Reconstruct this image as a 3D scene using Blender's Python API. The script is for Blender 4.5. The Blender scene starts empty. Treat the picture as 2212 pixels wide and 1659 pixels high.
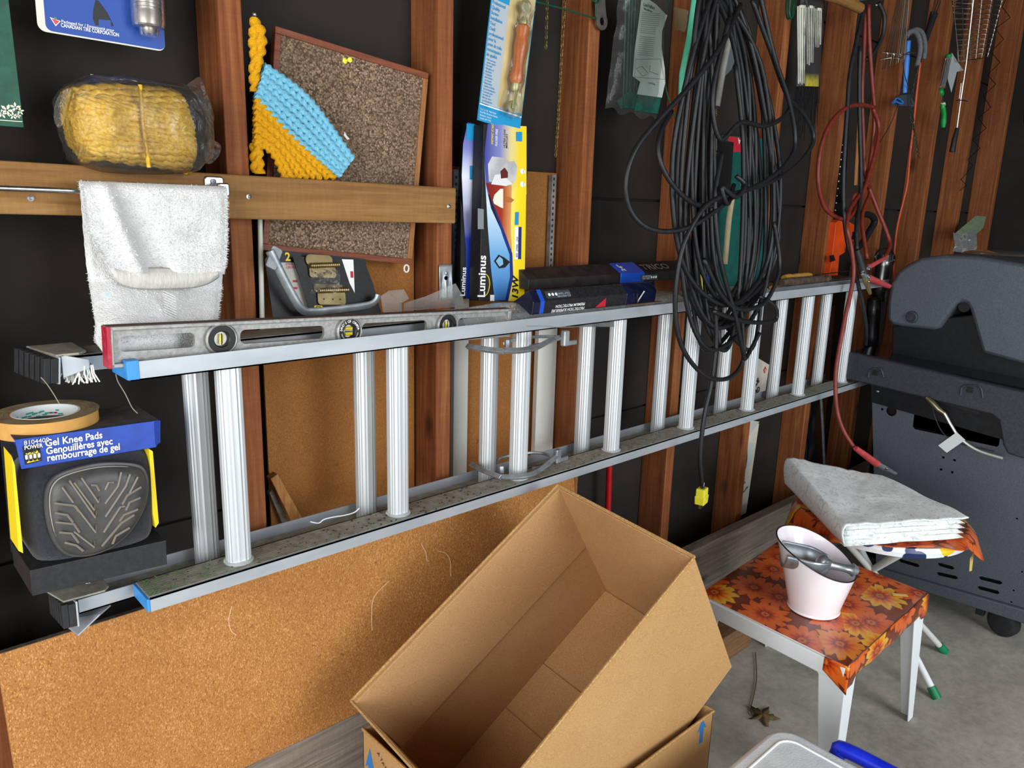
import bpy, math, random
from mathutils import Vector, Matrix
V = Vector
random.seed(7)
C = bpy.context.scene.collection
SC = bpy.context.scene

# ---------------------------------------------------------------- camera
FPX, CX, CY = 1654.5, 1106.0, 829.5
CAMZ = 1.30
ROT = Matrix(((0.73487447, 0.13529385, -0.66457136), (-0.67766801, 0.18540290, -0.71161214), (0.02693671, 0.97330434, 0.22793217)))
CAM = V((0, 0, CAMZ))
cd = bpy.data.cameras.new('camera'); cd.sensor_width = 36.0; cd.lens = FPX / 2212 * 36.0
cd.clip_start = 0.02; cd.clip_end = 100
cam = bpy.data.objects.new('camera', cd); C.objects.link(cam)
cam.matrix_world = Matrix.Translation(CAM) @ ROT.to_4x4()
SC.camera = cam

# ---------------------------------------------------------------- world, daylight, exposure
SC.view_settings.view_transform = 'Standard'; SC.view_settings.look = 'None'
SC.view_settings.gamma = 1.0; SC.view_settings.use_curve_mapping = False
SC.view_settings.exposure = 0.0
W = bpy.data.worlds.new('sky'); SC.world = W; W.use_nodes = True
W.node_tree.nodes['Background'].inputs[0].default_value = (0.80, 0.90, 1.0, 1)
W.node_tree.nodes['Background'].inputs[1].default_value = 1.15
def area(name, loc, target, sx, sy, watts, col):
    l = bpy.data.lights.new(name, 'AREA'); l.shape = 'RECTANGLE'; l.size = sx; l.size_y = sy
    l.energy = watts; l.color = col
    o = bpy.data.objects.new(name, l); C.objects.link(o)
    o.location = loc; o.rotation_euler = (V(target) - V(loc)).to_track_quat('-Z', 'Y').to_euler()
    return o
# daylight of the open garage door (on the side the photographer stands) and of the side door behind
area('garage_door_daylight', (-1.75, -0.35, 1.2), (1.6, 0.9, 0.75), 1.9, 1.8, 70, (1.0, 0.975, 0.94))
area('side_door_daylight', (1.3, -2.4, 1.45), (1.7, .9, 0.3), 1.6, 2.0, 85, (0.93, 0.97, 1.0))

# ---------------------------------------------------------------- pixel <-> place
def ray(px, py): return ROT @ V((px - CX, -(py - CY), -FPX))
def P(px, py, y): r = ray(px, py); return CAM + r * (y / r.y)
def PX(px, py, x): r = ray(px, py); return CAM + r * (x / r.x)
def PZ(px, py, z): r = ray(px, py); return CAM + r * ((z - CAMZ) / r.z)

# ---------------------------------------------------------------- mesh helpers
class Fr:
    """a flat frame: origin o, unit axes u (along), v (up), n (out of the face)"""
    def __init__(s, o, u, v, n=None):
        s.o = V(o); s.u = V(u).normalized(); v = V(v); s.v = (v - s.u * v.dot(s.u)).normalized()
        s.n = s.u.cross(s.v) if n is None else V(n).normalized()
    def __call__(s, a, b, c=0.0): return s.o + s.u * a + s.v * b + s.n * c
    def at(s, a, b, c=0.0): return Fr(s(a, b, c), s.u, s.v, s.n)
    def turn(s, deg):
        t = math.radians(deg); u = s.u * math.cos(t) + s.v * math.sin(t); v = s.v * math.cos(t) - s.u * math.sin(t)
        return Fr(s.o, u, v, s.n)
    def mat(s):
        m = Matrix.Identity(4)
        for i in range(3): m[i][0] = s.u[i]; m[i][1] = s.v[i]; m[i][2] = s.n[i]; m[i][3] = s.o[i]
        return m
def fr3(bl, br, tl):
    bl, br, tl = V(bl), V(br), V(tl)
    f = Fr(bl, br - bl, tl - bl); f.w = (br - bl).length; f.h = (tl - bl).dot(f.v); return f
WALLF = lambda o: Fr(o, (1, 0, 0), (0, 0, 1))       # faces the room (-Y)

class MB:
    def __init__(s): s.v = []; s.f = []; s.uv = None
    def add(s, vs, fs):
        n = len(s.v); s.v += [tuple(x) for x in vs]; s.f += [tuple(n + i for i in q) for q in fs]; return s
    def box(s, lo, hi, fr=None):
        x0, y0, z0 = lo; x1, y1, z1 = hi
        vs = [(x0,y0,z0),(x1,y0,z0),(x1,y1,z0),(x0,y1,z0),(x0,y0,z1),(x1,y0,z1),(x1,y1,z1),(x0,y1,z1)]
        if fr: vs = [fr(*q) for q in vs]
        return s.add(vs, [(0,3,2,1),(4,5,6,7),(0,1,5,4),(1,2,6,5),(2,3,7,6),(3,0,4,7)])
    def hexa(s, b, t):
        b = list(b); t = list(t); n = len(b)
        return s.add(b + t, [tuple(reversed(range(n))), tuple(range(n, 2*n))] + [(i, (i+1)%n, n+(i+1)%n, n+i) for i in range(n)])
    def prism(s, poly, fr, d0, d1):
        return s.hexa([fr(a, b, d0) for a, b in poly], [fr(a, b, d1) for a, b in poly])
    def tube(s, pts, r, n=8, caps=True, closed=False, flat=1.0, upv=None):
        pts = [V(p) for p in pts]; m = len(pts); rs = r if isinstance(r, (list, tuple)) else [r]*m
        T = []
        for i in range(m):
            a = pts[(i-1) % m] if (i > 0 or closed) else pts[i]; b = pts[(i+1) % m] if (i < m-1 or closed) else pts[i]
            d = b - a; T.append(d.normalized() if d.length > 1e-9 else V((0,0,1)))
        nn = V(upv) if upv else T[0].orthogonal()
        vs = []
        for i in range(m):
            nn = nn - T[i]*nn.dot(T[i]); nn = nn.normalized() if nn.length > 1e-6 else T[i].orthogonal().normalized()
            bb = T[i].cross(nn)
            for k in range(n):
                t = 2*math.pi*k/n; vs.append(pts[i] + (nn*math.cos(t)*flat + bb*math.sin(t))*rs[i])
        fs = []
        for i in range(m if closed else m-1):
            j = (i+1) % m
            for k in range(n): fs.append((i*n+k, i*n+(k+1)%n, j*n+(k+1)%n, j*n+k))
        if caps and not closed: fs += [tuple(reversed(range(n))), tuple(range((m-1)*n, m*n))]
        return s.add(vs, fs)
    def cyl(s, a, b, r, n=16, r2=None): return s.tube([a, b], [r, r if r2 is None else r2], n)
    def lathe(s, prof, fr, n=24, cap=True, sx=1.0):
        vs = []
        for r, z in prof:
            for k in range(n):
                t = 2*math.pi*k/n; vs.append(fr(r*math.cos(t)*sx, r*math.sin(t), z))
        fs = []
        for i in range(len(prof)-1):
            for k in range(n): fs.append((i*n+k, i*n+(k+1)%n, (i+1)*n+(k+1)%n, (i+1)*n+k))
        if cap: fs += [tuple(reversed(range(n))), tuple(range((len(prof)-1)*n, len(prof)*n))]
        return s.add(vs, fs)
    def grid(s, fn, nu, nv, close_u=False):
        vs = [fn(i/nu, j/nv) for j in range(nv+1) for i in range(nu+1)]
        if s.uv is None: s.uv = []
        s.uv += [(i/nu, j/nv) for j in range(nv+1) for i in range(nu+1)]
        w = nu+1
        return s.add(vs, [(j*w+i, j*w+i+1, (j+1)*w+i+1, (j+1)*w+i) for j in range(nv) for i in range(nu)])
    def sphere(s, c, r, n=12, m=8, sc=(1,1,1)):
        c = V(c); vs = [c + V((0,0,-r*sc[2]))]
        for j in range(1, m):
            p = -math.pi/2 + math.pi*j/m
            for k in range(n):
                t = 2*math.pi*k/n; vs.append(c + V((r*math.cos(p)*math.cos(t)*sc[0], r*math.cos(p)*math.sin(t)*sc[1], r*math.sin(p)*sc[2])))
        vs.append(c + V((0,0,r*sc[2]))); L = len(vs)-1
        fs = [(0, 1+(k+1)%n, 1+k) for k in range(n)]
        for j in range(m-2):
            for k in range(n): a = 1+j*n; fs.append((a+k, a+(k+1)%n, a+n+(k+1)%n, a+n+k))
        a = 1+(m-2)*n; fs += [(a+k, a+(k+1)%n, L) for k in range(n)]
        return s.add(vs, fs)

def put(o, parent):
    C.objects.link(o)
    if parent is not None:
        o.parent = parent; o.matrix_parent_inverse = parent.matrix_world.inverted()
    return o
def obj(name, mb, mat, parent=None, smooth=False, bevel=0, bseg=2, solid=0, sub=0, angle=40):
    me = bpy.data.meshes.new(name); me.from_pydata(mb.v, [], mb.f)
    if mb.uv is not None and len(mb.uv) == len(mb.v):
        l = me.uv_layers.new(name='map')
        for lo in me.loops: l.data[lo.index].uv = mb.uv[lo.vertex_index]
    me.validate(); me.update()
    me.materials.append(mat)
    if smooth:
        me.polygons.foreach_set('use_smooth', [True]*len(me.polygons))
        if smooth != 'all' and len(me.polygons) < 60000:
            me.set_sharp_from_angle(angle=math.radians(angle))
    o = put(bpy.data.objects.new(name, me), parent)
    if solid: m = o.modifiers.new('thickness', 'SOLIDIFY'); m.thickness = solid; m.offset = 0
    if bevel: m = o.modifiers.new('edges', 'BEVEL'); m.width = bevel; m.segments = bseg; m.limit_method = 'ANGLE'; m.angle_limit = math.radians(35); m.harden_normals = False
    if sub: m = o.modifiers.new('round', 'SUBSURF'); m.levels = sub; m.render_levels = sub
    return o
def tag(o, label, cat, group=None, kind=None):
    if label: o['label'] = label
    if cat: o['category'] = cat
    if group: o['group'] = group
    if kind: o['kind'] = kind
    return o
def thing(name, label, cat, loc, group=None):
    o = bpy.data.objects.new(name, None); o.empty_display_size = .05; C.objects.link(o); o.location = loc
    o.matrix_world = Matrix.Translation(V(loc))
    return tag(o, label, cat, group)
def struct(name, mb, mat, label=None, **k):
    o = obj(name, mb, mat, None, **k); o['kind'] = 'structure'
    if label: o['label'] = label
    return o
def share(src, name, parent, off):
    """a copy that shares its mesh, moved by off"""
    o = src.copy(); o.name = name; C.objects.link(o); o.parent = parent
    if parent is not None: o.matrix_parent_inverse = parent.matrix_world.inverted()
    o.location = V(src.location) + V(off); return o
def copy_tree(root, off, label=None, name=None):
    r = root.copy(); C.objects.link(r); r.location = V(root.location) + V(off)
    if label: r['label'] = label
    for ch in list(root.children):
        c = ch.copy(); C.objects.link(c); c.parent = r
        for g in ch.children:
            d = g.copy(); C.objects.link(d); d.parent = c
    return r
def plate(name, loops, fr, d0, d1, mat, parent=None, bevel=0):
    """a flat plate with holes: loops[0] outline, the rest holes, in the frame's u/v"""
    cu = bpy.data.curves.new(name, 'CURVE'); cu.dimensions = '2D'; cu.fill_mode = 'BOTH'; cu.extrude = abs(d1-d0)/2 - bevel
    if bevel: cu.bevel_depth = bevel; cu.bevel_resolution = 1; cu.offset = -bevel
    for lp in loops:
        sp = cu.splines.new('POLY'); sp.points.add(len(lp)-1); sp.use_cyclic_u = True
        for i, (a, b) in enumerate(lp): sp.points[i].co = (a, b, 0, 1)
    t = bpy.data.objects.new(name, cu); me = bpy.data.meshes.new_from_object(t)
    m = fr.at(0, 0, (d0+d1)/2).mat(); me.transform(m); me.materials.clear(); me.materials.append(mat); me.name = name
    bpy.data.objects.remove(t); bpy.data.curves.remove(cu)
    return put(bpy.data.objects.new(name, me), parent)
def text(s, fr, size, mat, parent, name='lettering', align='LEFT', bold=0.0, sx=1.0, shear=0.0, lift=0.0006, space=1.0, line=1.0):
    cu = bpy.data.curves.new(name, 'FONT'); cu.body = s; cu.size = size; cu.align_x = align; cu.offset = bold*size; cu.shear = shear
    cu.space_character = space; cu.space_line = line; cu.resolution_u = 3
    t = bpy.data.objects.new(name, cu); me = bpy.data.meshes.new_from_object(t)
    m = fr.at(0, 0, lift).mat() @ Matrix.Diagonal((sx, 1, 1, 1)); me.transform(m); me.materials.clear(); me.materials.append(mat); me.name = name
    bpy.data.objects.remove(t); bpy.data.curves.remove(cu)
    return put(bpy.data.objects.new(name, me), parent)
def rrect(x0, y0, x1, y1, r, n=5):
    out = []
    for cx, cy, a in ((x1-r, y0+r, -90), (x1-r, y1-r, 0), (x0+r, y1-r, 90), (x0+r, y0+r, 180)):
        for k in range(n+1):
            t = math.radians(a + 90*k/n); out.append((cx + r*math.cos(t), cy + r*math.sin(t)))
    return out
def circ(cx, cy, r, n=20, ry=None): return [(cx + r*math.cos(2*math.pi*k/n), cy + (ry or r)*math.sin(2*math.pi*k/n)) for k in range(n)]
def spline(pts, n=8, closed=False):
    pts = [V(p) for p in pts]; m = len(pts); out = []
    for i in range(m if closed else m-1):
        p0 = pts[(i-1) % m] if (closed or i > 0) else pts[0]*2 - pts[1]
        p1 = pts[i]; p2 = pts[(i+1) % m]
        p3 = pts[(i+2) % m] if (closed or i < m-2) else pts[-1]*2 - pts[-2]
        for k in range(n):
            t = k/n
            out.append(0.5*((2*p1) + (p2-p0)*t + (2*p0-5*p1+4*p2-p3)*t*t + (3*p1-p0-3*p2+p3)*t*t*t))
    if not closed: out.append(pts[-1])
    return out
def pxs(seq, y=None): return [P(q[0], q[1], q[2] if len(q) > 2 else y) for q in seq]
def flatpoly(name, pts, fr, mat, parent, lift=.0005):
    return obj(name, MB().add([fr(a, b, lift) for a, b in pts], [tuple(range(len(pts)))]), mat, parent)

# ---------------------------------------------------------------- materials
_m = {}
def srgb(h):
    if isinstance(h, str):
        h = h.lstrip('#'); c = [int(h[i:i+2], 16)/255 for i in (0, 2, 4)]
        return tuple((x/12.92 if x <= .04045 else ((x+.055)/1.055)**2.4) for x in c) + (1,)
    return tuple(h) + (1,) if len(h) == 3 else tuple(h)
def node(nt, t, **k):
    n = nt.nodes.new(t)
    for a, b in k.items(): setattr(n, a, b)
    return n
def ramp(nt, stops, src):
    r = node(nt, 'ShaderNodeValToRGB'); e = r.color_ramp.elements
    while len(e) < len(stops): e.new(0.5)
    for i, (p, c) in enumerate(stops): e[i].position = p; e[i].color = srgb(c)
    nt.links.new(src, r.inputs[0]); return r.outputs[0]
def coords(nt, scale=(1, 1, 1), kind='Object', rot=(0, 0, 0), loc=(0, 0, 0)):
    tc = node(nt, 'ShaderNodeTexCoord'); mp = node(nt, 'ShaderNodeMapping')
    mp.inputs['Scale'].default_value = scale; mp.inputs['Rotation'].default_value = rot; mp.inputs['Location'].default_value = loc
    nt.links.new(tc.outputs[kind], mp.inputs[0]); return mp.outputs[0]
def noise(nt, vec, scale, detail=4, rough=.55, dist=0.0):
    n = node(nt, 'ShaderNodeTexNoise'); n.inputs['Scale'].default_value = scale; n.inputs['Detail'].default_value = detail
    n.inputs['Roughness'].default_value = rough; n.inputs['Distortion'].default_value = dist
    nt.links.new(vec, n.inputs['Vector']); return n.outputs[0]
def mix(nt, fac, a, b, mode='MIX'):
    m = node(nt, 'ShaderNodeMix', data_type='RGBA', blend_type=mode)
    for sock, val in ((m.inputs[0], fac), (m.inputs[6], a), (m.inputs[7], b)):
        if isinstance(val, (int, float)): sock.default_value = val
        elif isinstance(val, (str, tuple, list)): sock.default_value = srgb(val)
        else: nt.links.new(val, sock)
    return m.outputs[2]
def math_(nt, op, a, b=0.0, c=None):
    m = node(nt, 'ShaderNodeMath', operation=op)
    for i, val in enumerate((a, b, c)):
        if val is None: continue
        if isinstance(val, (int, float)): m.inputs[i].default_value = val
        else: nt.links.new(val, m.inputs[i])
    return m.outputs[0]
def bump(nt, src, strength, dist=.002):
    b = node(nt, 'ShaderNodeBump'); b.inputs['Strength'].default_value = strength; b.inputs['Distance'].default_value = dist
    nt.links.new(src, b.inputs['Height']); return b.outputs[0]
def newmat(name):
    m = bpy.data.materials.new(name); m.use_nodes = True; nt = m.node_tree
    return m, nt, nt.nodes['Principled BSDF']
def M(name, col, col2=None, scale=60, stretch=(1, 1, 1), lo=.35, hi=.65, rough=.6, metal=0.0, bmp=0.0, bscale=200, bdist=.002,
      spec=.5, trans=0.0, alpha=1.0, coat=0.0, ior=1.45, sheen=0.0, detail=4, emis=None):
    if name in _m: return _m[name]
    m, nt, b = newmat(name)
    b.inputs['Roughness'].default_value = rough; b.inputs['Metallic'].default_value = metal
    b.inputs['Specular IOR Level'].default_value = spec; b.inputs['IOR'].default_value = ior
    b.inputs['Transmission Weight'].default_value = trans; b.inputs['Alpha'].default_value = alpha
    b.inputs['Coat Weight'].default_value = coat; b.inputs['Sheen Weight'].default_value = sheen
    vec = None
    if col2 is not None:
        vec = coords(nt, stretch)
        nt.links.new(ramp(nt, [(lo, col), (hi, col2)], noise(nt, vec, scale, detail)), b.inputs['Base Color'])
    else: b.inputs['Base Color'].default_value = srgb(col)
    if bmp: nt.links.new(bump(nt, noise(nt, coords(nt, stretch), bscale, 3), bmp, bdist), b.inputs['Normal'])
    if emis: b.inputs['Emission Color'].default_value = srgb(emis[0]); b.inputs['Emission Strength'].default_value = emis[1]
    _m[name] = m; return m
def wood(name, dark, mid, light, axis=2, fine=1.0, rough=.75, knots=True, grain=.5, tone=1.0):
    if name in _m: return _m[name]
    m, nt, b = newmat(name)
    st = [34.0*fine]*3; st[axis] = 1.6*fine
    vec = coords(nt, tuple(st)); g = noise(nt, vec, 3.0, 6, .65, .6)
    st2 = [3.0]*3; st2[axis] = .8
    big = noise(nt, coords(nt, tuple(st2)), 1.7, 3)
    c = ramp(nt, [(.28, dark), (.5, mid), (.74, light)], g)
    c = mix(nt, math_(nt, 'MULTIPLY', big, .65*tone), c, dark, 'MIX')
    saw = [9.0]*3; saw[axis] = 70.0                            # saw marks across the grain
    s = noise(nt, coords(nt, tuple(saw)), 2.0, 4, .6, 1.2)
    c = mix(nt, .35*grain, c, ramp(nt, [(.3, '#8a5c3c'), (.7, '#ffffff')], s), 'MULTIPLY')
    if knots:
        k = [7.0]*3; k[axis] = 3.2
        vo = node(nt, 'ShaderNodeTexVoronoi'); vo.inputs['Scale'].default_value = 1.25
        nt.links.new(coords(nt, tuple(k), loc=(.37, .21, .83)), vo.inputs['Vector'])
        kf = ramp(nt, [(.05, (1, 1, 1)), (.17, (0, 0, 0))], vo.outputs['Distance'])
        c = mix(nt, math_(nt, 'MULTIPLY', kf, .75), c, '#2a1206')
    nt.links.new(c, b.inputs['Base Color']); b.inputs['Roughness'].default_value = rough; b.inputs['Specular IOR Level'].default_value = .3
    nt.links.new(bump(nt, mix(nt, .5, g, s), .5*grain, .0015), b.inputs['Normal'])
    _m[name] = m; return m
def chipboard(name, base, lightc, darkc, scale=330, rough=.8):
    if name in _m: return _m[name]
    m, nt, b = newmat(name); vec = coords(nt, (1, 1, 1))
    vo = node(nt, 'ShaderNodeTexVoronoi'); vo.inputs['Scale'].default_value = scale; nt.links.new(coords(nt, (1.5, 1, .75), rot=(0, .5, 0)), vo.inputs['Vector'])
    hs = node(nt, 'ShaderNodeSeparateColor'); nt.links.new(vo.outputs['Color'], hs.inputs[0])
    c = ramp(nt, [(.0, darkc), (.3, base), (.72, base), (1.0, lightc)], hs.outputs[0])
    n1 = noise(nt, vec, 6, 4); c = mix(nt, ramp(nt, [(.4, (0, 0, 0)), (.75, (.5, .5, .5))], n1), c, darkc)
    n2 = noise(nt, vec, 34, 3); c = mix(nt, ramp(nt, [(.70, (0, 0, 0)), (.78, (.7, .7, .7))], n2), c, '#3a1d0c')
    nt.links.new(c, b.inputs['Base Color']); b.inputs['Roughness'].default_value = rough; b.inputs['Specular IOR Level'].default_value = .25
    nt.links.new(bump(nt, hs.outputs[1], .25, .0006), b.inputs['Normal'])
    _m[name] = m; return m

STUD = wood('stud_wood', '#6a371d', '#95582f', '#b47a48', 2, fine=.8, grain=.55)
BOARD = wood('board_wood', '#73502a', '#98703e', '#b08954', 0, knots=False)
ALU = M('aluminium', '#dfe3e4', '#c3c9cd', 9, (1, 1, .12), rough=.4, metal=.45)
ALUD = M('dusty_aluminium', '#8d897c', '#a9a598', 60, rough=.65, metal=.35, bmp=.2)
ALUF = M('aluminium_edge', '#b3b9be', '#9fa6ac', 22, (.3, 1, 1), rough=.45, metal=.35)
ZINC = M('zinc', '#aab0b2', '#858b90', 40, rough=.4, metal=.6)
STEEL = M('steel', '#b9bcbc', '#8b8f90', 60, rough=.3, metal=1.0)
CAST = M('cast_aluminium', '#a3a3a0', '#8a8a86', 150, rough=.5, metal=.4, bmp=.12, bscale=400)
BLACK = M('black_plastic', '#15161a', rough=.5)
RUBBER = M('black_rubber', '#1c1d20', '#26272a', 80, rough=.7, bmp=.2)
WHITE = M('white_print', '#e9ebe8', rough=.6)
WPLAS = M('white_plastic', '#e3e8ea', rough=.35)
REDP = M('red_print', '#b01c2e', rough=.5)
YELP = M('yellow_print', '#f0d21c', rough=.5)
INK = M('black_print', '#0d0d10', rough=.5)
BLUEP = M('blue_print', '#17449a', rough=.5)
CLEAR = M('clear_plastic', '#ffffff', rough=.12, trans=1.0, ior=1.08, spec=.9)

# ================================================================ THE SETTING
YS, YW = 1.25, 1.34                      # front of the studs, face of the sheathing
SHEATH = M('tarred_sheathing', '#15120f', '#2b251e', 3.5, (1, 1, 1.4), lo=.3, hi=.75, rough=.85, bmp=.25, bscale=160, detail=8)
CONC = None
def concrete(name):
    m, nt, b = newmat(name); vec = coords(nt)
    c = ramp(nt, [(.3, '#a5a29b'), (.7, '#c9c6be')], noise(nt, vec, 5, 8, .7))
    c = mix(nt, .25, c, ramp(nt, [(.35, '#8a8780'), (.6, '#e4e2da')], noise(nt, vec, 40, 8, .7)), 'MULTIPLY')
    c = mix(nt, .75, c, '#a9a7a0', 'SOFT_LIGHT')
    st = ramp(nt, [(.60, (0, 0, 0)), (.70, (.75, .75, .75))], noise(nt, vec, 2.1, 3, .5, .6))
    c = mix(nt, st, c, '#8a867d')
    nt.links.new(c, b.inputs['Base Color']); b.inputs['Roughness'].default_value = .75
    nt.links.new(bump(nt, noise(nt, vec, 140, 6), .25, .002), b.inputs['Normal']); return m
FLOORM = concrete('concrete')
struct('floor', MB().box((-2.5, -4, -.1), (4.6, 1.45, 0)), FLOORM, 'grey stained concrete garage floor')
wb = struct('wall_back', MB().box((-2.5, YW+.012, 0), (4.6, YW+.06, 2.6)), SHEATH, 'dark tarred sheathing wall behind the bare studs')
for z0, z1 in ((0.16, .728), (.734, 1.318), (1.324, 1.92), (1.926, 2.52)):
    obj('sheathing_panel', MB().box((-2.5, YW, z0), (4.45, YW+.012, z1)), SHEATH, wb, bevel=.002)
for k in range(-3, 10):
    x = .528 + .4226*k
    obj('stud', MB().box((x, YS, .17), (x+.038, YW-.0005, 2.5)), STUD, wb, bevel=.0025)
obj('stud', MB().box((4.385, 1.25, .17), (4.42, YW-.0005, 2.5)), STUD, wb, bevel=.0025)
GREYW = wood('weathered_wood', '#6a6056', '#978c80', '#b8aea2', 0, rough=.9)
struct('trim_2', MB().box((-2.5, 1.175, .1355), (4.43, 1.212, .303)), GREYW, 'weathered grey plank along the foot of the wall', bevel=.003)
obj('sill_plate', MB().box((-2.5, 1.25, .135), (4.45, 1.335, .17)), STUD, wb)
struct('trim_1', MB().box((-2.5, 1.19, 0), (4.45, 1.34, .134)), FLOORM, 'low concrete foundation curb under the plank')
wr = struct('wall_right', MB().box((4.45, -4, 0), (4.5, 1.3395, 2.6)), SHEATH, 'dark end wall of the garage')
struct('ceiling', MB().box((-1.2, -3.2, 2.52), (4.6, 1.45, 2.6)), M('roof_boards', '#4a3322', '#6b4a30', 12, (1, .1, 1), rough=.9), 'bare wooden roof boards')

# ================================================================ WOODEN RAIL BOARD
t = thing('rail_board', 'brown varnished board screwed flat across the studs under the rope', 'board', (.4, YS, 1.262))
fr = Fr((-.4, 1.212, 1.277), (1.37, 0, -.0165), (0, 0, 1))
obj('plank', MB().box((0, 0, -.037), (1.368, .0685, 0), fr), BOARD, t, bevel=.003)
for sx, sy in ((537, 425), (969, 446), (66, 428)):
    p = P(sx, sy, 1.212)
    obj('screw', MB().lathe([(.0005, .0012), (.0018, .0018), (.0042, .0012), (.0042, -.001)], Fr(p, (1,0,0), (0,0,1)), 12), STEEL, t, smooth=True)

# ================================================================ LADDER
lad = thing('extension_ladder', 'long two-section aluminium extension ladder hung sideways along the studs', 'ladder', (1.5, 1.15, .72))
XL, XR = .308, 2.80
def rail(x0, x1, y0, y1, zw, dz, th=.0022):
    """channel rail: web at height zw, flanges running dz from it"""
    mb = MB(); s = 1 if dz > 0 else -1
    mb.box((x0, y0, min(zw, zw + s*th)), (x1, y1, max(zw, zw + s*th)))
    for ya in (y0, y1 - th):
        mb.box((x0, ya, min(zw, zw+dz)), (x1, ya+th, max(zw, zw+dz)))
    return mb
r1 = obj('lower_front_rail', rail(XL, XR, 1.08, 1.146, .734, -.021), ALUF, lad)
r2 = obj('upper_front_rail', rail(XL, XR, 1.08, 1.146, 1.055, .026), ALUF, lad)
r3 = obj('lower_rear_rail', rail(.232, XR-.1, 1.152, 1.222, .706, .022), ALUF, lad)
r4 = obj('upper_rear_rail', rail(.232, XR-.1, 1.152, 1.222, 1.083, -.022), ALUF, lad)
# dusty ridged web surfaces
for rr, y0, y1, z, x0 in ((r1, 1.084, 1.142, .7345, XL), (r4, 1.155, 1.219, 1.0835, .24), (r3, 1.156, 1.218, .7085, .21)):
    mb = MB(); n = 9
    for k in range(n):
        a = y0 + (y1-y0)*k/n; mb.box((x0, a+.0006, z), (XR-.1, a+(y1-y0)/n-.0006, z+.0007))
    obj('ridged_web', mb, ALUD, rr)
def rungprof(n=40):
    out = []
    for k in range(n):
        t = 2*math.pi*k/n; r = 1.0 if k % 2 else .94
        c, s_ = math.cos(t), math.sin(t)
        out.append((.019*r*(abs(c)**.75)*(1 if c > 0 else -1), .0165*r*(abs(s_)**.8)*(1 if s_ > 0 else -1)))
    return out
def rung(x, y, z0, z1, par):
    fr = Fr((x, y, z0), (1, 0, 0), (0, 1, 0))
    o = obj('rung', MB().prism(rungprof(), fr, 0, z1-z0), ALU, par, smooth=True, angle=25)
    return o
for k in range(9):
    x = .4538 + .305*k
    if k == 0:
        fa = rung(x, 1.113, .734, 1.055, lad)
        fc = obj('collar', MB().lathe([(.0195, 0), (.0225, .0005), (.0232, .0025), (.0215, .0045), (.019, .005)], Fr((x, 1.113, .7352), (1,0,0), (0,1,0)), 24), ALU, fa, smooth=True)
    elif x < XR:
        f2 = share(fa, 'rung', lad, (.305*k, 0, 0)); share(fc, 'collar', f2, (0, 0, 0))
for k in range(8):
    x = .432 + .305*k
    if k == 0: fb = rung(x, 1.187, .709, 1.08, lad)
    else: share(fb, 'rung', lad, (.305*k, 0, 0))
BLUEC = M('blue_cap', '#3b93dc', '#2f86d0', 30, rough=.4)
obj('end_cap', MB().box((XL-.004, 1.0815, .7125), (XL, 1.1445, .7325)), BLUEC, lad, bevel=.001)
obj('end_cap', MB().box((XL-.004, 1.079, 1.0565), (XL+.012, 1.147, 1.083)), BLUEC, lad, bevel=.001)
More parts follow.
